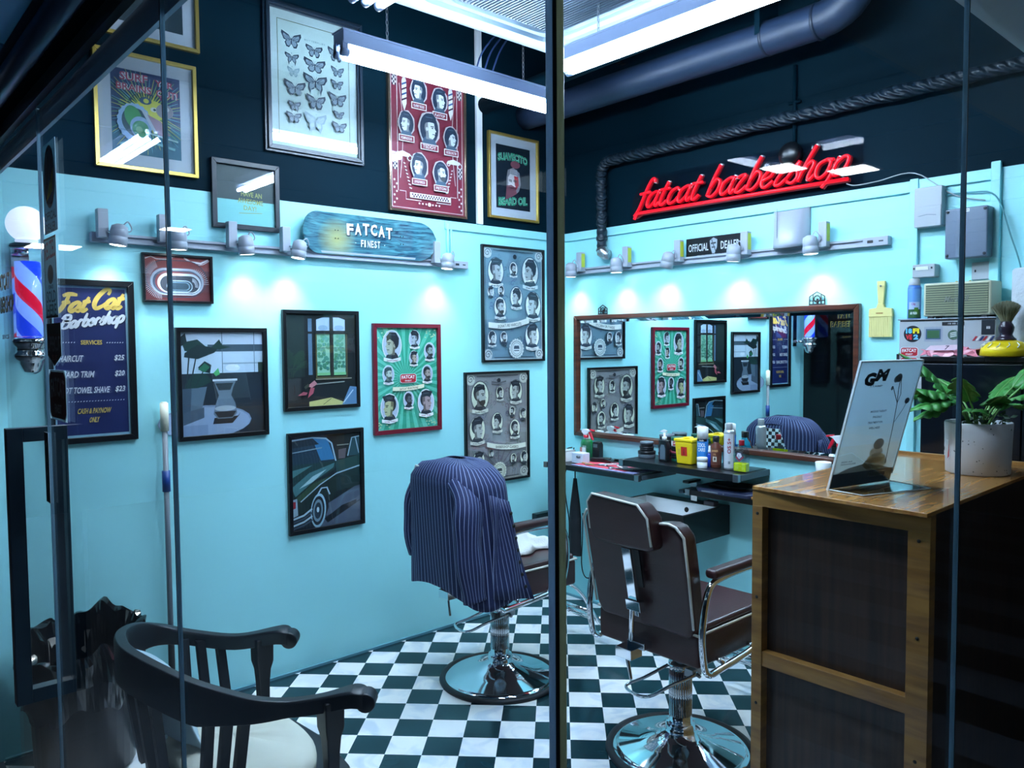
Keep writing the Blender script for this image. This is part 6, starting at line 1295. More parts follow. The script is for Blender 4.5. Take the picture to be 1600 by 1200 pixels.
def sleeve(pts, rad, ph):
    P_ = smooth_path(pts, 4); N = len(P_); out = []; m_ = 20
    for i, p in enumerate(P_):
        t = i / (N - 1); d = (P_[min(i + 1, N - 1)] - P_[max(i - 1, 0)]).normalized(); u = Vector((0, 1, 0)); u = (u - d * u.dot(d)).normalized(); v = d.cross(u)
        R_ = rad * (1 - .28 * t) * (1 + .05 * math.sin(t * 17 + ph))
        out.append([tuple(p + u * R_ * .95 * math.cos(2 * PI * k / m_) + v * R_ * .62 * math.sin(2 * PI * k / m_) * (1 + .12 * math.sin(3 * 2 * PI * k / m_ + t * 6))) for k in range(m_)])
    return cloth_grid('sleeve', out, True, jk, m_pin, .0155)
sleeve([(-.17, -.03, .995), (-.225, -.04, .95), (-.258, -.05, .86), (-.275, -.05, .74), (-.28, -.03, .62)], .072, 0)
sleeve([(.15, -.07, 1.0), (.215, -.095, .94), (.235, -.115, .84), (.245, -.12, .73), (.25, -.11, .62), (.255, -.10, .53)], .078, 2)
# collar and the front flap with its button row
cr = []
for i in range(5):
    t = i / 4; cr.append([(.16 * math.sin(a) * (1 + .1 * t), .03 + .075 * math.cos(a) * (1 + .35 * t), 1.075 - .015 * t * 2 - .07 * (math.cos(a) < 0) * abs(math.cos(a)) - .05 * abs(math.sin(a)) ** 3) for a in [-2.6 + 5.2 * k / 22 for k in range(23)]])
cloth_grid('collar', cr, False, jk, m_pin, .012)
fl_ = []
for i in range(9):
    t = i / 8; z = .965 - .44 * t; fl_.append([(.262 + .03 * t + .012 * math.sin(k * .9 + t * 5) + .02 * (k / 9), -.02 + .17 * (k / 9) * (.45 + .7 * t), z - .03 * (k / 9)) for k in range(10)])
fp = cloth_grid('front_flap', fl_, False, jk, m_pin, .0155)
bt = MB()
for i in range(1, 8):
    v = fl_[i][8]; bt.lathe([(.001, 0), (.008, 0), (.008, .003), (.001, .004)], n=12, M=Matrix.Translation((v[0] + .004, v[1], v[2])) @ Matrix.Rotation(PI / 2, 4, 'Y'))
bt.build('button', m_blackm, fp)
# checked lining seen in the mirror
def checkmat():
    m = mat('check_lining', (236, 238, 240), .6); nt = m.node_tree; c = nt.nodes.new('ShaderNodeTexChecker'); c.inputs['Scale'].default_value = 42
    c.inputs['Color1'].default_value = lin((238, 240, 242)) + (1,); c.inputs['Color2'].default_value = lin((14, 16, 22)) + (1,); tc = nt.nodes.new('ShaderNodeTexCoord'); nt.links.new(tc.outputs['Object'], c.inputs['Vector']); nt.links.new(c.outputs['Color'], nt.nodes['Principled BSDF'].inputs['Base Color']); return m
MB().prism([(-.15, .62), (.13, .62), (.10, .90), (.05, 1.02), (-.06, 1.02), (-.12, .90)], .178, .186, f=lambda v: (v[0], v[1] - (v[2] - .62) * .10, v[2])).build('lining', checkmat(), jk)

# ------------------------------------------------------------------ wooden counter
ct = empty('reception_counter', 'wooden reception counter with a pale oak top and dark panelled front', 'counter', (0, 0, 0))
CX0, CX1, CY0, CY1, CH = 2.205, 2.735, -1.375, -0.315, 1.15
MB().prism([(CX0, CY0 + .015), (CX1 + .003, CY0 - .02), (CX1 - .01, CY1), (CX0, CY1)], CH - .012, CH, axis='z').build('top', m_oak, ct, bevel=.002)
MB().box(CX0, CX1 - .01, CY1, CY1 + .012, CH - .03, CH + .012).build('back_lip', m_oakd, ct, bevel=.002)
yF = CY0 + .018
MB().box(CX0, CX1 - .002, yF, yF + .035, CH - .062, CH - .0125).build('top_rail', m_oakd, ct, bevel=.001)
for x0_, x1_ in ((CX0, CX0 + .035), (CX1 - .060, CX1 - .002)): MB().box(x0_, x1_, yF - .001, yF + .036, 0, CH - .062).build('front_post', m_oakd, ct, bevel=.001)
MB().box(CX0 + .035, CX1 - .060, yF + .002, yF + .034, .582, .628).build('middle_rail', m_oakd, ct, bevel=.001)
MB().box(CX0 + .035, CX1 - .060, yF + .002, yF + .034, 0.0, .06).build('bottom_rail', m_oakd, ct, bevel=.001)
MB().box(CX0 + .03, CX1 - .055, yF + .034, yF + .05, .0, CH - .05).build('front_panel', m_walnut, ct)
MB().box(CX1 - .06, CX1 - .005, yF + .036, CY1, .0, CH - .0125).build('side_panel', m_walnut, ct); MB().box(CX0, CX0 + .018, yF + .036, CY1, 0, CH - .0125).build('side_panel', m_oakd, ct)
o = MB()
for z in (.46, .80, CH - .085): o.lathe([(.001, 0), (.005, 0), (.005, .001), (.001, .0015)], n=10, M=Matrix.Translation((CX1 - .031, yF - .0015, z)) @ Matrix.Rotation(PI / 2, 4, 'X')).lathe([(.001, 0), (.005, 0), (.005, .001), (.001, .0015)], n=10, M=Matrix.Translation((CX0 + .018, yF - .0015, z)) @ Matrix.Rotation(PI / 2, 4, 'X'))
o.build('screw_cap', m_blackm, ct)

# ------------------------------------------------------------------ slanted acrylic sign holder
sh = empty('sign_holder', 'clear slanted acrylic sign holder with a grey spa leaflet on the counter', 'sign holder', (2.405, -1.268, CH), 0)
an = math.radians(12); th = .27
U = Vector((math.sin(an), math.cos(an), 0)); Nn = Vector((U.y, -U.x, 0)); UP = Vector((0, 0, math.cos(th))) + Nn * math.sin(th); FN = Nn * math.cos(th) - Vector((0, 0, math.sin(th)))
def bp_(u, v, w=0.0): return tuple(U * u + UP * v + FN * w)
W_, H_ = .292, .405
def slab(mb_, u0, u1, v0, v1, w0, w1): mb_.add([bp_(u, v, w) for w in (w0, w1) for v in (v0, v1) for u in (u0, u1)], [(0, 2, 3, 1), (4, 5, 7, 6), (0, 1, 5, 4), (2, 6, 7, 3), (0, 4, 6, 2), (1, 3, 7, 5)])
m_ac = glassmat('acrylic_clear', (.9, .95, .96), base=.06, gain=.6)
o = MB(); slab(o, 0, W_, 0.004, H_, .0012, .003); slab(o, 0, W_, 0.004, H_, -.003, -.0012)
o.add([(0, 0, .0005), (.115, -.02, .0005), (.205, .235, .0005), (U.x * W_, U.y * W_, .0005), (0, 0, .0035), (.115, -.02, .0035), (.205, .235, .0035), (U.x * W_, U.y * W_, .0035)], [(3, 2, 1, 0), (4, 5, 6, 7), (0, 1, 5, 4), (1, 2, 6, 5), (2, 3, 7, 6), (3, 0, 4, 7)])
o.build('acrylic_body', m_ac, sh)
o = MB(); slab(o, -.003, 0.001, 0, H_, -.0035, .0035); slab(o, -.003, W_, H_ - .001, H_ + .003, -.0035, .0035); slab(o, W_ - .001, W_ + .002, .03, H_, -.0035, .0035)
o.tube([(0, 0, .003), (.115, -.02, .003), (.205, .235, .003), (U.x * W_, U.y * W_, .003)], .002, 6); o.build('bright_edge', col('frosted_edge', (226, 236, 240), .2), sh)
P = Print(0); G1 = (128, 138, 148)
X = lambda u: W_ * u; Z = lambda v: .004 + (H_ - .006) * v
P.rect(X(0), Z(.5), X(1), Z(1), (176, 190, 200)); P.rect(X(0), Z(.34), X(1), Z(.5), (184, 190, 192)); P.rect(X(0), Z(.115), X(1), Z(.34), (188, 186, 180)); P.rect(X(0), Z(0), X(1), Z(.115), (24, 28, 32))
P.poly([(X(.05), Z(.115)), (X(.25), Z(.155)), (X(.5), Z(.18)), (X(.8), Z(.14)), (X(.95), Z(.115))], (142, 140, 134)); P.ell(X(.66), Z(.17), X(.2), .022, (176, 166, 146)); P.ell(X(.66), Z(.215), X(.15), .017, (196, 180, 156)); P.ell(X(.63), Z(.27), X(.11), .016, (184, 174, 164)); P.ell(X(.64), Z(.335), X(.085), .018, (116, 120, 126))
P.line([(X(.84), Z(.16)), (X(.82), Z(.3)), (X(.80), Z(.46)), (X(.76), Z(.66)), (X(.72), Z(.78)), (X(.70), Z(.9))], .0035, (44, 46, 50)); P.line([(X(.79), Z(.5)), (X(.88), Z(.6)), (X(.93), Z(.68))], .0025, (60, 64, 70)); P.line([(X(.755), Z(.67)), (X(.66), Z(.76)), (X(.62), Z(.8))], .003, (44, 46, 50)); P.line([(X(.76), Z(.66)), (X(.78), Z(.74)), (X(.72), Z(.86))], .003, (44, 46, 50))
P.ell(X(.68), Z(.87), X(.05), .014, (90, 94, 98)); P.ell(X(.64), Z(.86), X(.04), .011, (112, 118, 124)); P.ell(X(.61), Z(.79), X(.02), .007, (50, 54, 60)); P.ell(X(.92), Z(.68), X(.04), .01, (80, 84, 90))
P.text('G', X(.12), Z(.815), X(.17), .042, (14, 18, 24), shear=.1, bold=.07); P.text('M', X(.29), Z(.85), X(.18), .038, (14, 18, 24), shear=.2, bold=.06); P.text('STAMP', X(.24), Z(.805), X(.2), .006, (50, 56, 64))
for k, (t_, u0, uw) in enumerate((('MASSAGE THERAPY', .36, .26), ('FACIALS', .42, .14), ('TREATMENT SPA', .36, .24), ('WELLNESS', .40, .18))): P.text(t_, X(u0), Z(.60 - k * .045), X(uw), .007, (60, 66, 74))
P.text('SIZE A3', X(.10), Z(.205), X(.17), .005, (80, 84, 88)); P.text('SIGN HOLDER', X(.10), Z(.185), X(.24), .005, (80, 84, 88))
P.rect(X(.6), Z(.06), X(.88), Z(.1), (186, 190, 190))
for k in range(14): P.rect(X(.62 + k * .018), Z(.065), X(.628 + k * .018), Z(.095), (20, 22, 26))
for k in range(len(P.v)): x_, d_, z_ = P.v[k]; P.v[k] = bp_(x_, z_, .0001 - d_ * .2)
lf_ = P.build('leaflet', sh, .41)
nt = MATS['ink_0.41'].node_tree; pb_ = nt.nodes['Principled BSDF']; tl_ = nt.nodes.new('ShaderNodeBsdfTranslucent'); ms_ = nt.nodes.new('ShaderNodeMixShader'); ms_.inputs[0].default_value = .55
src = pb_.inputs['Base Color'].links[0].from_socket; nt.links.new(src, tl_.inputs[0]); nt.links.new(pb_.outputs[0], ms_.inputs[1]); nt.links.new(tl_.outputs[0], ms_.inputs[2]); nt.links.new(ms_.outputs[0], nt.nodes['Material Output'].inputs[0])
# ------------------------------------------------------------------ potted plant on the counter
pp = empty('potted_plant', 'green lobed leaf plant in a speckled white pot on the counter', 'potted plant', (2.600, -.60, CH))
def potmat():
    m = mat('terrazzo_pot', (206, 210, 216), .5); nt = m.node_tree; b = nt.nodes['Principled BSDF']; tc = nt.nodes.new('ShaderNodeTexCoord'); v = nt.nodes.new('ShaderNodeTexVoronoi'); v.inputs['Scale'].default_value = 70
    r = nt.nodes.new('ShaderNodeValToRGB'); r.color_ramp.elements[0].position = .12; r.color_ramp.elements[0].color = lin((52, 58, 66)) + (1,); r.color_ramp.elements[1].position = .17; r.color_ramp.elements[1].color = lin((208, 212, 218)) + (1,)
    n = nt.nodes.new('ShaderNodeTexNoise'); n.inputs['Scale'].default_value = 14; mx = nt.nodes.new('ShaderNodeMix'); mx.data_type = 'RGBA'; mx.inputs[6].default_value = lin((208, 212, 218)) + (1,)
    st = nt.nodes.new('ShaderNodeMath'); st.operation = 'GREATER_THAN'; st.inputs[1].default_value = .5
    nt.links.new(tc.outputs['Object'], v.inputs['Vector']); nt.links.new(tc.outputs['Object'], n.inputs['Vector']); nt.links.new(v.outputs['Distance'], r.inputs[0]); nt.links.new(n.outputs['Fac'], st.inputs[0]); nt.links.new(st.outputs[0], mx.inputs[0]); nt.links.new(r.outputs[0], mx.inputs[7]); nt.links.new(mx.outputs[2], b.inputs['Base Color']); return m
MB().lathe([(.09, 0), (.097, .004), (.102, .17), (.100, .175), (.094, .172), (.09, .14), (.001, .14)], n=36).build('pot', potmat(), pp)
P = Print(0)
vs = []; badge(P, -.05, .045, .10, .085, red=(176, 30, 46))
for k in range(len(P.v)):
    x_, d_, z_ = P.v[k]; a = -PI / 2 - 1.15 + x_ / .1; P.v[k] = ((.1005 - d_) * math.cos(a), (.1005 - d_) * math.sin(a), z_)
P.build('badge_label', pp, .4)
MB().lathe([(.001, .142), (.088, .142), (.088, .146), (.04, .15), (.001, .15)], n=24).build('soil', col('soil', (40, 30, 24), .9, bump=.6), pp)
m_leaf = mat('leaf_green', (64, 140, 62), .42, noise=.25, nscale=18, bump=.15); m_stem = mat('leaf_stem', (120, 170, 96), .5)
rr = random.Random(11)
def leaf(base, az, tilt, L, wd, up0=.05, lobes=5):
    """lobed leaf on a stalk: a midrib curve with fingered lobes either side"""
    o = MB(); B = Vector(base); d = Vector((math.cos(az), math.sin(az), 0)); side = Vector((-math.sin(az), math.cos(az), 0))
    S0 = B; S1 = B + d * up0 * 1.2 + Vector((0, 0, up0 * 1.4 + .03)); 
    def mid(t):
        return S1 + d * L * t * math.cos(tilt * (1 - .4 * t)) + Vector((0, 0, 1)) * L * (math.sin(tilt) * t - .35 * t * t * L / .15 * .5)
    st = [tuple(S0), tuple((S0 + S1) / 2 + Vector((0, 0, .015)))] + [tuple(mid(t)) for t in (0, .25, .5, .75, 1)]
    o.tube(smooth_path(st, 4), [.0028] * 8 + [.002] * (len(smooth_path(st, 4)) - 8), 6, 1)
    for s_ in (-1, 1):
        n = 30; row0, row1, row2 = [], [], []
        for i in range(n + 1):
            t = i / n; env = math.sin(PI * min(1, t * .93 + .07)) ** .7 * wd; lob = .62 + .38 * abs(math.sin(PI * lobes * t)) ** .7
            wv = env * lob; fw_ = .25 * wv
            c = mid(t); p2 = c + side * s_ * wv + d * fw_ + Vector((0, 0, -.28 * wv + .006 * math.sin(t * 9))); p1 = c + side * s_ * wv * .5 + d * fw_ * .5 + Vector((0, 0, .10 * wv))
            row0.append(tuple(c)); row1.append(tuple(p1)); row2.append(tuple(p2))
        o.grid([row0, row1, row2], 0)
    return o.build('leaf', [m_leaf, m_stem], pp, solid=.0012, recalc=False)
for az, ti, L, wd, up in ((3.7, 1.15, .19, .062, .07), (3.95, .45, .17, .06, .05), (4.1, .0, .17, .055, .05), (3.5, .4, .19, .055, .04), (3.9, -.3, .14, .05, .045), (4.7, .9, .13, .05, .05), (.4, 1.15, .20, .065, .08), (.9, 1.0, .19, .065, .08), (.1, .5, .13, .05, .05), (1.3, .8, .13, .05, .05), (5.4, .5, .11, .045, .04), (5.8, .2, .10, .045, .04), (2.6, .7, .13, .05, .05), (4.9, .1, .10, .045, .03)):
    leaf((.02 * math.cos(az), .02 * math.sin(az), .147), az, ti, L, wd, up)
o = MB()
for k in range(90):
    a = rr.uniform(0, 2 * PI); q = rr.uniform(0, .08); c = Vector((q * math.cos(a) * 1.0 + .02, q * math.sin(a), .15 + rr.uniform(.0, .055))); s_ = rr.uniform(.008, .014); u_ = Vector((rr.uniform(-1, 1), rr.uniform(-1, 1), rr.uniform(-.3, 1))).normalized(); w2 = u_.orthogonal().normalized()
    o.add([tuple(c), tuple(c + u_ * s_ + w2 * s_ * .6), tuple(c + u_ * s_ * 2), tuple(c + u_ * s_ - w2 * s_ * .6)], [(0, 1, 2, 3)])
o.build('undergrowth', mat('leaf_dark', (22, 64, 36), .5), pp, solid=.001, recalc=False)['kind'] = 'stuff'

# ------------------------------------------------------------------ cabinets behind the counter
dc = empty('storage_cabinet', 'black glossy storage cabinet standing against the back wall behind the counter', 'cabinet', (2.64, 0, 0))
MB().box(-.35, -.125, -.27, -.158, 0, 1.52).box(-.124, .35, -.27, -.001, 0, 1.52).build('body', m_black, dc, bevel=.003); MB().box(-.355, -.125, -.282, -.158, 1.52, 1.538).box(-.1249, .355, -.282, -.001, 1.52, 1.538).build('top', m_black, dc, bevel=.002)
for s_ in (0, 1): MB().box(-.348 + .35 * s_, -.003 + .35 * s_, -.283, -.271, .02, 1.51).build('door', mat('smoked_door', (16, 22, 30), .12, spec=.6), dc, bevel=.002)
gc = empty('towel_warmer', 'light grey wall cabinet with a small display and round stickers under the radio speaker', 'wall cabinet', (2.44, 0, 1.36))
MB().box(-.29, .07, -.15, -.001, 0, .325).build('body', m_offw, gc, bevel=.004); MB().box(-.295, .072, -.155, -.001, .325, .33).build('top', mat('cab_edge', (150, 160, 170), .35, metal=.4), gc, bevel=.002); MB().box(-.285, .07, -.1515, -.15, .319, .324).build('dark_gap', m_blackm, gc)
P = Print(.1505); P.ell(-.236, .268, .035, .034, (22, 26, 34), 28); 
for t_, x_, z_, c_ in (('18', -.263, .270, (90, 190, 230)), ('FI', -.235, .270, (236, 216, 30)), ('VE', -.263, .245, (214, 40, 50)), ('2', -.232, .245, (100, 190, 230))): P.text(t_, x_, z_, .025 if t_ != '2' else .019, .021, c_, bold=.06)
badge(P, -.283, .176, .07, .037); badge(P, -.283, .134, .07, .037)
P.rect(-.190, .236, -.120, .296, (150, 160, 174)); P.rect(-.184, .245, -.127, .287, (64, 92, 120)); P.rect(-.179, .250, -.132, .281, (52, 96, 60)); P.ell(-.08, .262, .021, .020, (70, 100, 80)); 
for k in range(3): P.line([(-.092, .254 + k * .007), (-.068, .259 + k * .007)], .003, (220, 230, 226))
P.rect(-.123, .300, -.041, .314, (20, 24, 30)); P.text('18 00 37', -.10, .304, .045, .006, (190, 196, 200)); P.rect(.02, .262, .066, .318, (16, 24, 36)); P.text('III', .038, .284, .012, .01, (230, 234, 238))
for k in range(6): P.poly([(-.012 + k * .012, .238), (-.004 + k * .012, .238), (.008 + k * .012, .256), (.0 + k * .012, .256)], ((170, 30, 50), (230, 232, 238), (30, 50, 110))[k % 3])
P.build('front_print', gc, .4)
MB().box(-.298, -.288, -.153, -.135, .15, .185).box(.05, .06, -.16, -.15, .15, .19).build('latch', m_blackm, gc)
# radio speaker
rs_ = empty('radio_speaker', 'cream box speaker with a ribbed grille standing on the grey cabinet', 'speaker', (2.365, -.085, 1.6905), -.02)
m_cream = mat('cream_vinyl', (196, 196, 170), .5, bump=.1, bscale=300)
o = MB().box(-.125, .125, -.055, .062, .008, .142); o.build('cabinet', m_cream, rs_, bevel=.007, seg=3)
def grillemat():
    m = mat('speaker_grille', (112, 122, 96), .6); nt = m.node_tree; tc = nt.nodes.new('ShaderNodeTexCoord'); w = nt.nodes.new('ShaderNodeTexWave'); w.bands_direction = 'Z'; w.inputs['Scale'].default_value = 34; w.inputs['Distortion'].default_value = .6
    r = nt.nodes.new('ShaderNodeValToRGB'); r.color_ramp.elements[0].color = lin((66, 76, 62)) + (1,); r.color_ramp.elements[1].color = lin((140, 148, 116)) + (1,)
    nt.links.new(tc.outputs['Object'], w.inputs['Vector']); nt.links.new(w.outputs['Fac'], r.inputs[0]); nt.links.new(r.outputs[0], nt.nodes['Principled BSDF'].inputs['Base Color']); return m
MB().box(-.115, .115, -.0575, -.055, .016, .134).build('grille', grillemat(), rs_)
P = Print(.0580)
for d_, c_ in ((.0012, (40, 46, 42)), (0, (120, 126, 116))): P.text('Marshall', -.045 + d_, .062 - d_, .085, .024, c_, shear=.3, bold=.01, slope=.03)
P.build('script_badge', rs_, .3)
for x in (-.02, .005, .03): MB().lathe([(.005, 0), (.005, .006), (.001, .007)], (x, 0, .142), 12).build('knob', m_gold, rs_)
MB().box(-.11, -.09, -.05, -.03, 0, .008).box(.09, .11, -.05, -.03, 0, .008).box(-.11, -.09, .03, .05, 0, .008).box(.09, .11, .03, .05, 0, .008).build('foot', m_rubber, rs_)
af = lathe_thing('air_freshener_can', 'blue and green scenic air freshener can left of the speaker', 'can', (2.185, -.09, 1.6905), [('body', [(.024, 0), (.026, .004), (.026, .13), (.022, .14)], col('can_blue2', (70, 120, 200), .35)), ('cap', [(.0225, .14), (.023, .142), (.02, .165), (.012, .17)], m_offw)])
wraplabel(af, .0262, .004, .125, (96, 150, 214), [('r', 0, 0, 1, .3, (40, 90, 50)), ('r', .1, .3, .9, .55, (170, 186, 220)), ('r', .5, .12, .8, .36, (70, 120, 40)), ('t', 'City', .3, .42, .3, .1, (150, 40, 110), 0), ('t', 'AIR FRESH', .2, .12, .5, .09, (230, 236, 240), 0)])
# paper towel roll, pink bag and yellow shaving dish
pr = lathe_thing('paper_towel_roll', 'large embossed white paper towel roll at the right edge', 'paper towel roll', (2.622, -.083, 1.5385), [('roll', [(.02, 0), (.074, 0), (.078, .006), (.078, .325), (.072, .333), (.022, .333), (.02, .33)], mat('quilted_paper', (196, 202, 206), .85, bump=.6, bscale=35)), ('core', [(.018, .01), (.0195, .335), (.016, .335)], m_oakd)])
pk = empty('pink_packet', 'flat pink plastic packet lying on the black cabinet before the grey one', 'packet', (2.378, -.220, 1.5385))
rows = [[(-.10 + .2 * k / 14 + .012 * math.sin(i * 2 + k), -.045 + .09 * i / 6, .002 + (.036 * math.sin(PI * i / 6) ** .6) * (.6 + .4 * math.sin(PI * k / 14)) + .006 * math.sin(k * 1.7 + i)) for k in range(15)] for i in range(7)]
MB().grid(rows, smooth=False).build('wrapper', mat('pink_plastic', (214, 128, 146), .25), pk, solid=.002); P = Print(0); P.poly([(-.08, .012), (.03, .012), (.06, .034), (-.06, .03)], (236, 206, 220)); P.text('7', -.01, .014, .014, .016, (60, 40, 70), shear=.4); o = P.build('printed_face', pk, .3); o.location = (0, -.0475, .012)
yd = empty('shaving_dish', 'bright yellow dish holding a shaving brush, patterned with white strokes', 'dish', (2.568, -.230, 1.5385))
MB().lathe([(.06, 0), (.085, .004), (.080, .035), (.06, .052), (.035, .06), (.034, .056), (.001, .054)], n=36).build('dish', m_ytub, yd)
o = MB()
for k in range(16):
    a = k * .42; o.tube([(.080 * math.cos(a), .080 * math.sin(a), .034), (.078 * math.cos(a + .12), .078 * math.sin(a + .12), .043), (.066 * math.cos(a + .1), .066 * math.sin(a + .1), .052)], .0018, 5)
o.build('white_stroke', m_white, yd)
sbh = empty('shaving_brush', 'large shaving brush with fluffy grey bristles standing in the yellow dish', 'shaving brush', (2.568, -.230, 1.5985))
MB().lathe([(.001, 0), (.034, 0), (.034, .006), (.026, .012), (.021, .022), (.025, .034), (.027, .048), (.022, .06), (.018, .066), (.019, .07), (.001, .071)], n=24).build('handle', mat('dark_resin', (44, 34, 48), .15, noise=.3, nscale=30), sbh)
br_ = MB(); rq = random.Random(3)
for k in range(420):
    a = rq.uniform(0, 2 * PI); q = math.sqrt(rq.random()); dx, dy = math.cos(a) * q, math.sin(a) * q
    h = .075 * math.sqrt(max(.0, 1 - .55 * q * q)) + .004 * rq.random()
    br_.tube([(.015 * dx, .015 * dy, .068), (.026 * dx, .026 * dy, .09), (.05 * dx, .05 * dy, .07 + h)], [.0022, .0018, .0007], 4, caps=False)
br_.build('bristles', mat('badger_hair', (128, 128, 104), .8, noise=.5, nscale=40), sbh)
# electrical fittings on the wall
r = empty('switch_box', 'white wall box with a hinged cover above the air freshener can', 'switch box', (2.216, 0, 2.075)); MB().box(-.055, .055, -.05, -.001, 0, .165).build('body', m_offw, r, bevel=.004); MB().box(-.053, .053, -.054, -.05, .0, .085).build('cover', m_offw, r, bevel=.002); P = Print(.0545); P.line([(-.035, .045), (0, .05), (.035, .045)], .003, (120, 126, 132)); P.build('moulded_line', r)
r = empty('junction_box', 'large grey junction box with four corner screws on the back wall', 'junction box', (2.375, 0, 1.93)); MB().box(-.078, .078, -.085, -.02, 0, .20).build('lid', mat('box_grey', (104, 118, 138), .3, metal=.1), r, bevel=.006, seg=3); MB().box(-.07, .07, -.02, -.001, .005, .195).build('body', m_grey, r)
o = MB()
for x in (-.068, .068):
    for z in (.012, .188): o.lathe([(.001, 0), (.006, 0), (.006, .002), (.001, .002)], n=12, M=Matrix.Translation((x, -.0845, z)) @ Matrix.Rotation(PI / 2, 4, 'X'))
o.build('screw', m_blackm, r); P = Print(.0855); P.rect(-.012, .182, .012, .195, (226, 230, 236)); P.text('kWh', -.009, .185, .018, .007, (60, 66, 80)); P.build('tag', r)
r = empty('socket_plate', 'pale wall plate with two small holes under the grey junction box', 'wall plate', (2.42, 0, 1.845)); MB().box(-.045, .045, -.012, -.001, 0, .07).build('plate', m_offw, r, bevel=.002); MB().box(-.034, -.028, -.0135, -.012, .03, .04).box(.026, .032, -.0135, -.012, .03, .04).build('slot', m_blackm, r)
r = empty('air_freshener_dispenser', 'small pale dispenser box on the wall above the freshener can', 'dispenser', (2.205, 0, 1.865)); MB().box(-.045, .045, -.055, -.001, 0, .055).build('body', m_offw, r, bevel=.004); MB().box(-.03, .02, -.0575, -.055, .03, .045).build('window', m_white, r, bevel=.002); MB().box(-.04, -.034, -.0575, -.055, .034, .042).box(.03, .036, -.0575, -.055, .034, .042).build('screw', m_blackm, r)
tag(MB().tube(smooth_path([(2.27, -.012, 2.2), (2.36, -.012, 2.20), (2.46, -.025, 2.17), (2.52, -.03, 2.0), (2.56, -.035, 1.86), (2.6, -.035, 1.6)], 6), .003, 6).build('wall_cable', mat('teal_cable', (80, 150, 160), .5)), 'thin cable looping from the white switch box down the right wall trims', 'cable')
# cream dust brush hanging on the wall
db = empty('dust_brush', 'cream flat dust brush hanging by its handle right of the mirror', 'brush', (2.016, 0, 1.617))
m_cr = mat('cream_plastic', (226, 214, 140), .4)
MB().prism([(-.012, .15), (.012, .15), (.018, .247), (-.018, .247)], -.022, -.008).prism([(-.012, .15), (-.018, .13), (-.05, .125), (-.052, .09), (.052, .09), (.05, .125), (.018, .13), (.012, .15)], -.024, -.006).build('handle', m_cr, db, bevel=.002)
o = MB()
for k in range(26): o.box(-.05 + k * .00385, -.0472 + k * .00385, -.022 + .001 * (k % 2), -.008, .001 * (k % 3), .09)
o.build('bristles', mat('cream_bristle', (232, 222, 150), .7), db); MB().lathe([(.001, 0), (.004, 0), (.004, .026), (.001, .026)], n=10, M=Matrix.Translation((0, 0, .225)) @ Matrix.Rotation(PI / 2, 4, 'X')).build('hook', m_steel, db); MB().box(-.018, .012, -.0255, -.024, .103, .108).build('embossed_label', m_oakd, db)
# small things on the low right shelf seen past the counter
lathe_thing('paper_cup', 'white paper cup standing beside the sign holder against the mirror frame', 'cup', (1.79, -.075, .968), [('body', [(.026, 0), (.028, .002), (.036, .075), (.034, .076), (.026, .006)], m_white)])
shelf('short black wall shelf behind the counter holding a paper cup', 1.70, 2.05, .2, .968, .03)
spray('red trigger spray bottle behind the sign holder', (1.875, -.09, .968), .2, 1.0, m_clear, None, PI)

# ------------------------------------------------------------------ pole, bin and broom at the left wall
bp = empty('barber_pole', 'lit barber pole with a white globe, blue white and red stripes, on the left wall', 'barber pole', (.148, -2.937, 1.50))
m_pole = bpy.data.materials.new('lit_stripes'); m_pole.use_nodes = True; nt = m_pole.node_tree; b = nt.nodes['Principled BSDF']
tc = nt.nodes.new('ShaderNodeTexCoord'); spz = nt.nodes.new('ShaderNodeSeparateXYZ'); nt.links.new(tc.outputs['Object'], spz.inputs[0])
at_ = nt.nodes.new('ShaderNodeMath'); at_.operation = 'ARCTAN2'; nt.links.new(spz.outputs['Y'], at_.inputs[0]); nt.links.new(spz.outputs['X'], at_.inputs[1])
m1 = nt.nodes.new('ShaderNodeMath'); m1.operation = 'MULTIPLY_ADD'; m1.inputs[1].default_value = 1 / (2 * PI); nt.links.new(at_.outputs[0], m1.inputs[0])
m2 = nt.nodes.new('ShaderNodeMath'); m2.operation = 'MULTIPLY_ADD'; m2.inputs[1].default_value = 3.6; m2.inputs[2].default_value = .12; nt.links.new(spz.outputs['Z'], m2.inputs[0]); nt.links.new(m2.outputs[0], m1.inputs[2])
fr_ = nt.nodes.new('ShaderNodeMath'); fr_.operation = 'FRACT'; nt.links.new(m1.outputs[0], fr_.inputs[0])
rp = nt.nodes.new('ShaderNodeValToRGB'); rp.color_ramp.interpolation = 'CONSTANT'; el = rp.color_ramp.elements
el[0].position = 0; el[0].color = lin((190, 14, 50)) + (1,); el[1].position = .22; el[1].color = lin((120, 160, 255)) + (1,)
for p_, c_ in ((.50, (24, 60, 220)), (.78, (120, 160, 255))): e_ = el.new(p_); e_.color = lin(c_) + (1,)
nt.links.new(fr_.outputs[0], rp.inputs[0]); nt.links.new(rp.outputs[0], b.inputs['Base Color']); nt.links.new(rp.outputs[0], b.inputs['Emission Color']); b.inputs['Emission Strength'].default_value = .42; b.inputs['Roughness'].default_value = .2
MB().lathe([(.043, .142), (.043, .418)], n=32).build('striped_cylinder', m_pole, bp)
MB().lathe([(.052, .135), (.052, .46)], n=32).build('glass_sleeve', glassmat('sleeve_glass', (.97, .99, 1), base=.03, gain=.5), bp)
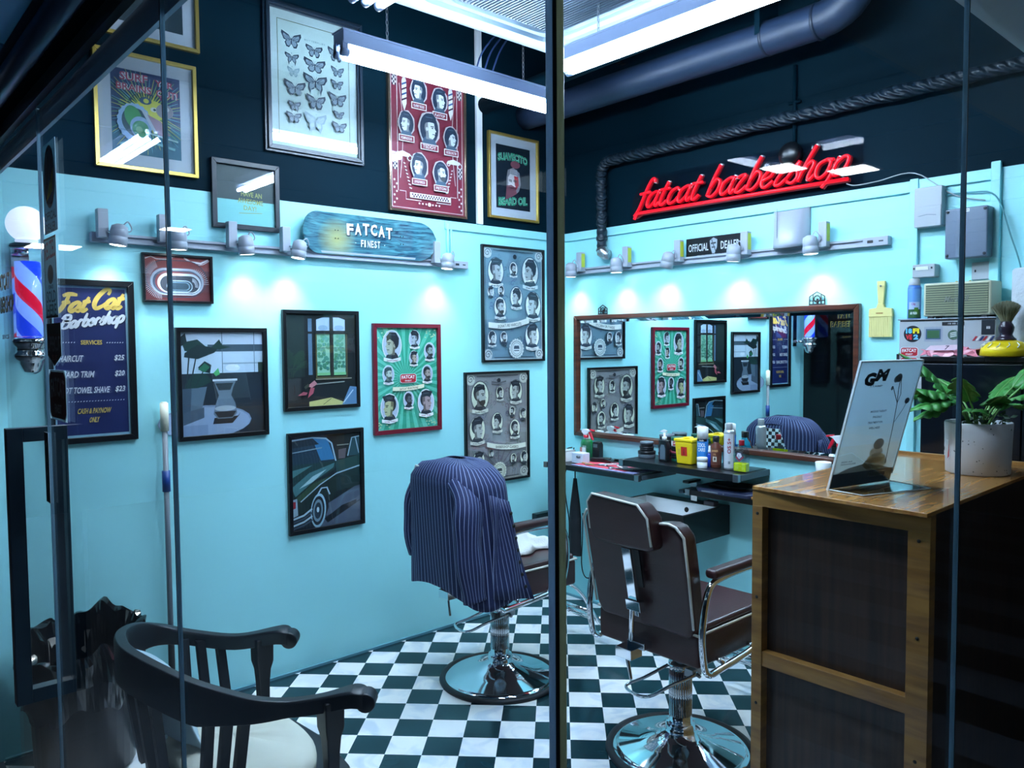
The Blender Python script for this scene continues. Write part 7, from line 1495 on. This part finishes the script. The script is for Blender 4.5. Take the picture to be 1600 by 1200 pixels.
MB().lathe([(.012, .0), (.03, .012), (.04, .04), (.045, .05), (.056, .06), (.058, .075), (.048, .085), (.048, .10), (.060, .112), (.062, .13), (.054, .136), (.04, .14)], n=32).lathe([(.04, .462), (.062, .466), (.062, .48), (.05, .486), (.045, .495), (.03, .5)], n=32).tube([(-.148, 0, .10), (-.04, 0, .10)], .012, 10).tube([(-.148, 0, .475), (-.04, 0, .475)], .012, 10).box(-.147, -.135, -.03, .03, .06, .5).build('chrome_mount', m_chrome, bp)
MB().lathe([(.03, .498)] + [(.066 * math.sin(a), .556 - .066 * math.cos(a)) for a in [.5 + (PI - .5) * k / 16 for k in range(16)]] + [(.001, .622)], n=32).build('globe', mat('lit_globe', (240, 242, 250), .3, emit=(.62, .72, 1.0), es=.55), bp)
# cut paper arrow-like tag hanging behind the door sticker
r = empty('hanging_tag', 'folded white paper tag hanging behind the highest door sticker', 'paper tag', (.98, -3.02, 1.93)); MB().box(-.02, .02, -.001, .001, 0, .19).box(-.035, .035, -.001, .001, .19, .24).build('paper', m_white, r)
# broom handle
bh = empty('broom_handle', 'white gripped broom handle with a blue joint leaning on the left wall', 'broom handle', (.05, -2.435, 0))
MB().tube([(0, 0, 1.24), (0, 0, 1.36)], .017, 14).tube([(0, 0, 1.355), (0, 0, 1.365)], .012, 14).build('grip', mat('ivory', (222, 220, 200), .4), bh); MB().tube([(0, 0, .3), (0, 0, 1.25)], .0115, 12).build('rod', m_grey, bh); MB().tube([(0, 0, .98), (0, 0, 1.07)], .0165, 14).build('joint', mat('blue_plastic', (20, 60, 130), .4), bh)
MB().box(-.035, .06, -.13, .13, 0, .06).tube([(0, 0, .05), (0, 0, .32)], .014, 10).build('broom_head', m_blackm, bh, bevel=.004)
# bin with black liner
bn = empty('waste_bin', 'round waste bin overflowing with a shiny black bin liner beside the left wall', 'waste bin', (.262, -2.825, 0))
MB().lathe([(.15, 0), (.155, .004), (.19, .46), (.193, .47), (.185, .47), (.17, .02), (.001, .02)], n=32).build('bin_body', m_black, bn)
rows = []
for i, (rad, z) in enumerate(((.165, .28), (.172, .38), (.180, .47), (.192, .515), (.208, .52), (.216, .48), (.212, .40), (.205, .31))):
    rows.append([(rad * (1 + .05 * math.sin(a * 9 + i) + .035 * math.sin(a * 17 + 2 * i)) * math.cos(a), rad * (1 + .05 * math.sin(a * 9 + i) + .035 * math.sin(a * 17 + 2 * i)) * math.sin(a), z + .02 * math.sin(a * 5 + i * .4) + .012 * math.sin(a * 13) + (.04 * math.cos(a - 2.2) if i > 1 else 0)) for a in [2 * PI * k / 96 for k in range(96)]])
MB().grid(rows, closed=True, smooth=False).build('bin_liner', mat('shiny_liner', (10, 12, 16), .12, spec=.8), bn, solid=.001, recalc=False)

# ------------------------------------------------------------------ black wooden armchair in the left foreground
wc = empty('wooden_armchair', 'black wooden armchair with a curved low back rail and cream cushion in the foreground', 'armchair', (1.33, -2.68, 0))
O = Vector((1.33, -2.68, 0))
RP = [(1.222, -2.440, .694), (1.195, -2.472, .703), (1.103, -2.57, .680), (.995, -2.672, .69), (.952, -2.756, .72), (.981, -2.83, .75), (1.062, -2.898, .765), (1.211, -2.932, .775), (1.324, -2.918, .77), (1.415, -2.885, .755), (1.483, -2.844, .735), (1.544, -2.784, .71), (1.611, -2.728, .695), (1.650, -2.656, .682), (1.695, -2.587, .687), (1.743, -2.524, .703), (1.770, -2.492, .696)]
pth = smooth_path([tuple(Vector(p) - O) for p in RP], 5); N = len(pth); secs = []
for i, p in enumerate(pth):
    t = i / (N - 1); d = (pth[min(i + 1, N - 1)] - pth[max(i - 1, 0)]); d.z *= .3; d.normalize(); s_ = Vector((-d.y, d.x, 0)).normalized()
    e = min(t, 1 - t) * 2
    wdt = .036 + .030 * math.exp(-((e - .09) / .10) ** 2); hgt = .044 + .070 * max(0, min(1, (e - .38) / .35)) ** 1.2
    if e < .04: wdt *= .9
    up = Vector((0, 0, 1)); q = []
    for a_, b_ in ((-.5, -1), (-.5, -.12), (-.38, 0), (.38, 0), (.5, -.12), (.5, -1)): q.append(tuple(p + s_ * wdt * a_ + up * hgt * b_))
    secs.append(q)
o = MB(); o.grid(secs, closed=True, smooth=False); o.add(secs[0], [tuple(range(6))]); o.add(secs[-1], [tuple(reversed(range(6)))])
for e_, s_ in ((0, 2), (-1, -3)):
    d = (pth[e_] - pth[s_]); d.z = 0; d.normalize(); sd = Vector((-d.y, d.x, 0)); c = pth[e_] + Vector((0, 0, -.026)) - d * .004
    o.tube([c - sd * .029, c - sd * .026, c + sd * .026, c + sd * .029], [.020, .026, .026, .020], 18)
m_bw = mat('black_wood', (15, 20, 28), .42, noise=.2, nscale=15)
o.build('arm_rail', m_bw, wc, bevel=.003, seg=1)
def L_(p): return tuple(Vector(p) - O)
def post(x, y, z0, z1, r):
    c = [(x, y, z0), (x, y, z0 + (z1 - z0) * .15), (x, y, z0 + (z1 - z0) * .45), (x, y, z0 + (z1 - z0) * .62), (x, y, z0 + (z1 - z0) * .72), (x, y, z1)]
    rr_ = [r * .8, r * .72, r * .78, r * .92, r * 1.2, r * 1.25]
    o = MB()
    vs = [(L_(p)[0] + a * q, L_(p)[1] + b * q, p[2]) for p, q in zip(c, rr_) for a, b in ((-1, -1), (1, -1), (1, 1), (-1, 1))]
    fs = [(4 * i + k, 4 * i + (k + 1) % 4, 4 * i + 4 + (k + 1) % 4, 4 * i + 4 + k) for i in range(5) for k in range(4)] + [(3, 2, 1, 0), (20, 21, 22, 23)]
    o.add(vs, fs); return o.build('front_post', m_bw, wc, bevel=.004)
post(1.155, -2.51, .40, .672, .0225); post(1.700, -2.565, .40, .672, .0225)
SQ = [(1.10, -2.46), (1.30, -2.44), (1.47, -2.40), (1.64, -2.44), (1.745, -2.53), (1.70, -2.72), (1.55, -2.89), (1.25, -2.93), (1.08, -2.82), (1.05, -2.62)]
SQ = [(1.115, -2.475), (1.28, -2.455), (1.45, -2.440), (1.62, -2.465), (1.735, -2.535), (1.70, -2.72), (1.55, -2.87), (1.27, -2.91), (1.09, -2.82), (1.06, -2.62)]
MB().prism([(x - O.x, y - O.y) for x, y in SQ], .385, .425, axis='z').build('seat', m_bw, wc, bevel=.008)
def slat(name, pts, w=.0125, z1=.0):
    o = MB()
    for (x0_, y0_, zb), (x1_, y1_, zt) in pts:
        a = Vector(L_((x0_, y0_, zb))); b_ = Vector(L_((x1_, y1_, zt))); o.add([tuple(v + Vector((sx * w, sy * w, 0))) for v in (a, b_) for sx, sy in ((-1, -1), (1, -1), (1, 1), (-1, 1))], [(0, 1, 5, 4), (1, 2, 6, 5), (2, 3, 7, 6), (3, 0, 4, 7), (3, 2, 1, 0), (4, 5, 6, 7)])
        o.build(name, m_bw, wc); o = MB()
for x0_, y0_, x1_, y1_, zt in ((1.485, -2.82, 1.515, -2.81, .70), (1.515, -2.79, 1.552, -2.775, .69), (1.545, -2.76, 1.586, -2.745, .675), (1.10, -2.60, 1.06, -2.61, .66), (1.09, -2.66, 1.03, -2.66, .665), (1.09, -2.72, 1.00, -2.70, .67), (1.20, -2.885, 1.20, -2.925, .69), (1.27, -2.885, 1.28, -2.92, .69), (1.34, -2.875, 1.36, -2.905, .68)): slat('spindle', [((x0_, y0_, .42), (x1_, y1_, zt))])
for x, y, dx, dy in ((1.14, -2.51, -.03, .03), (1.68, -2.56, .04, .03), (1.56, -2.82, .03, -.05), (1.20, -2.85, -.03, -.05)): slat('leg', [((x + dx, y + dy, .0), (x, y, .39))], .018)
cu = MB(); rows = []
cq = [(-.20, .185), (-.02, .205), (.18, .20), (.335, .115), (.31, -.04), (.19, -.17), (-.06, -.20), (-.21, -.12), (-.245, .04)]
cqs = smooth_path([(a, b_, 0) for a, b_ in cq], 4, True)
for k, (s_, z) in enumerate(((.93, .4255), (1.0, .438), (1.0, .458), (.94, .474), (.7, .482), (.35, .484), (.02, .480))): rows.append([(p.x * s_ + .01 * (1 - s_), p.y * s_, z + (.004 * math.sin(p.x * 40) * (s_ < .9))) for p in cqs])
cu.grid(rows, closed=True); cu.add(rows[0], [tuple(reversed(range(len(cqs))))])
cus = cu.build('cushion', mat('cream_cushion', (206, 206, 190), .8, noise=.05), None); cus.parent = None; cus.location = O + Vector((0, .0, .0)); cus.scale = (.86, .86, 1); tag(cus, 'flat cream seat cushion on the black wooden armchair', 'cushion')
pl = MB(); rows = []
for i in range(13):
    v = i / 12; row = []
    for k in range(25):
        a = 2 * PI * k / 24 if False else PI * 2 * k / 25; u = math.cos(a); w2 = math.sin(a); th_ = .055 * math.sin(PI * v) ** .5
        row.append((.15 * u * (1 - .12 * math.sin(PI * v)), th_ * w2 * math.sqrt(max(.02, 1 - abs(u) ** 3)), .28 * v))
    rows.append(row)
pl.grid(rows, closed=True); plo = pl.build('pillow', mat('pale_pillow', (170, 196, 206), .8, noise=.15, nscale=6)); plo.location = (1.24, -2.80, .482); plo.rotation_euler = (.35, 0, .12); tag(plo, 'pale blue pillow leaning against the armchair back behind the glass joint', 'pillow')

# stray reflections aside, nothing hangs in front of the camera
for o in list(C.objects):
    if o.parent is None and o.type in ('MESH', 'EMPTY') and 'kind' not in o.keys() and 'label' not in o.keys(): print('UNTAGGED', o.name)
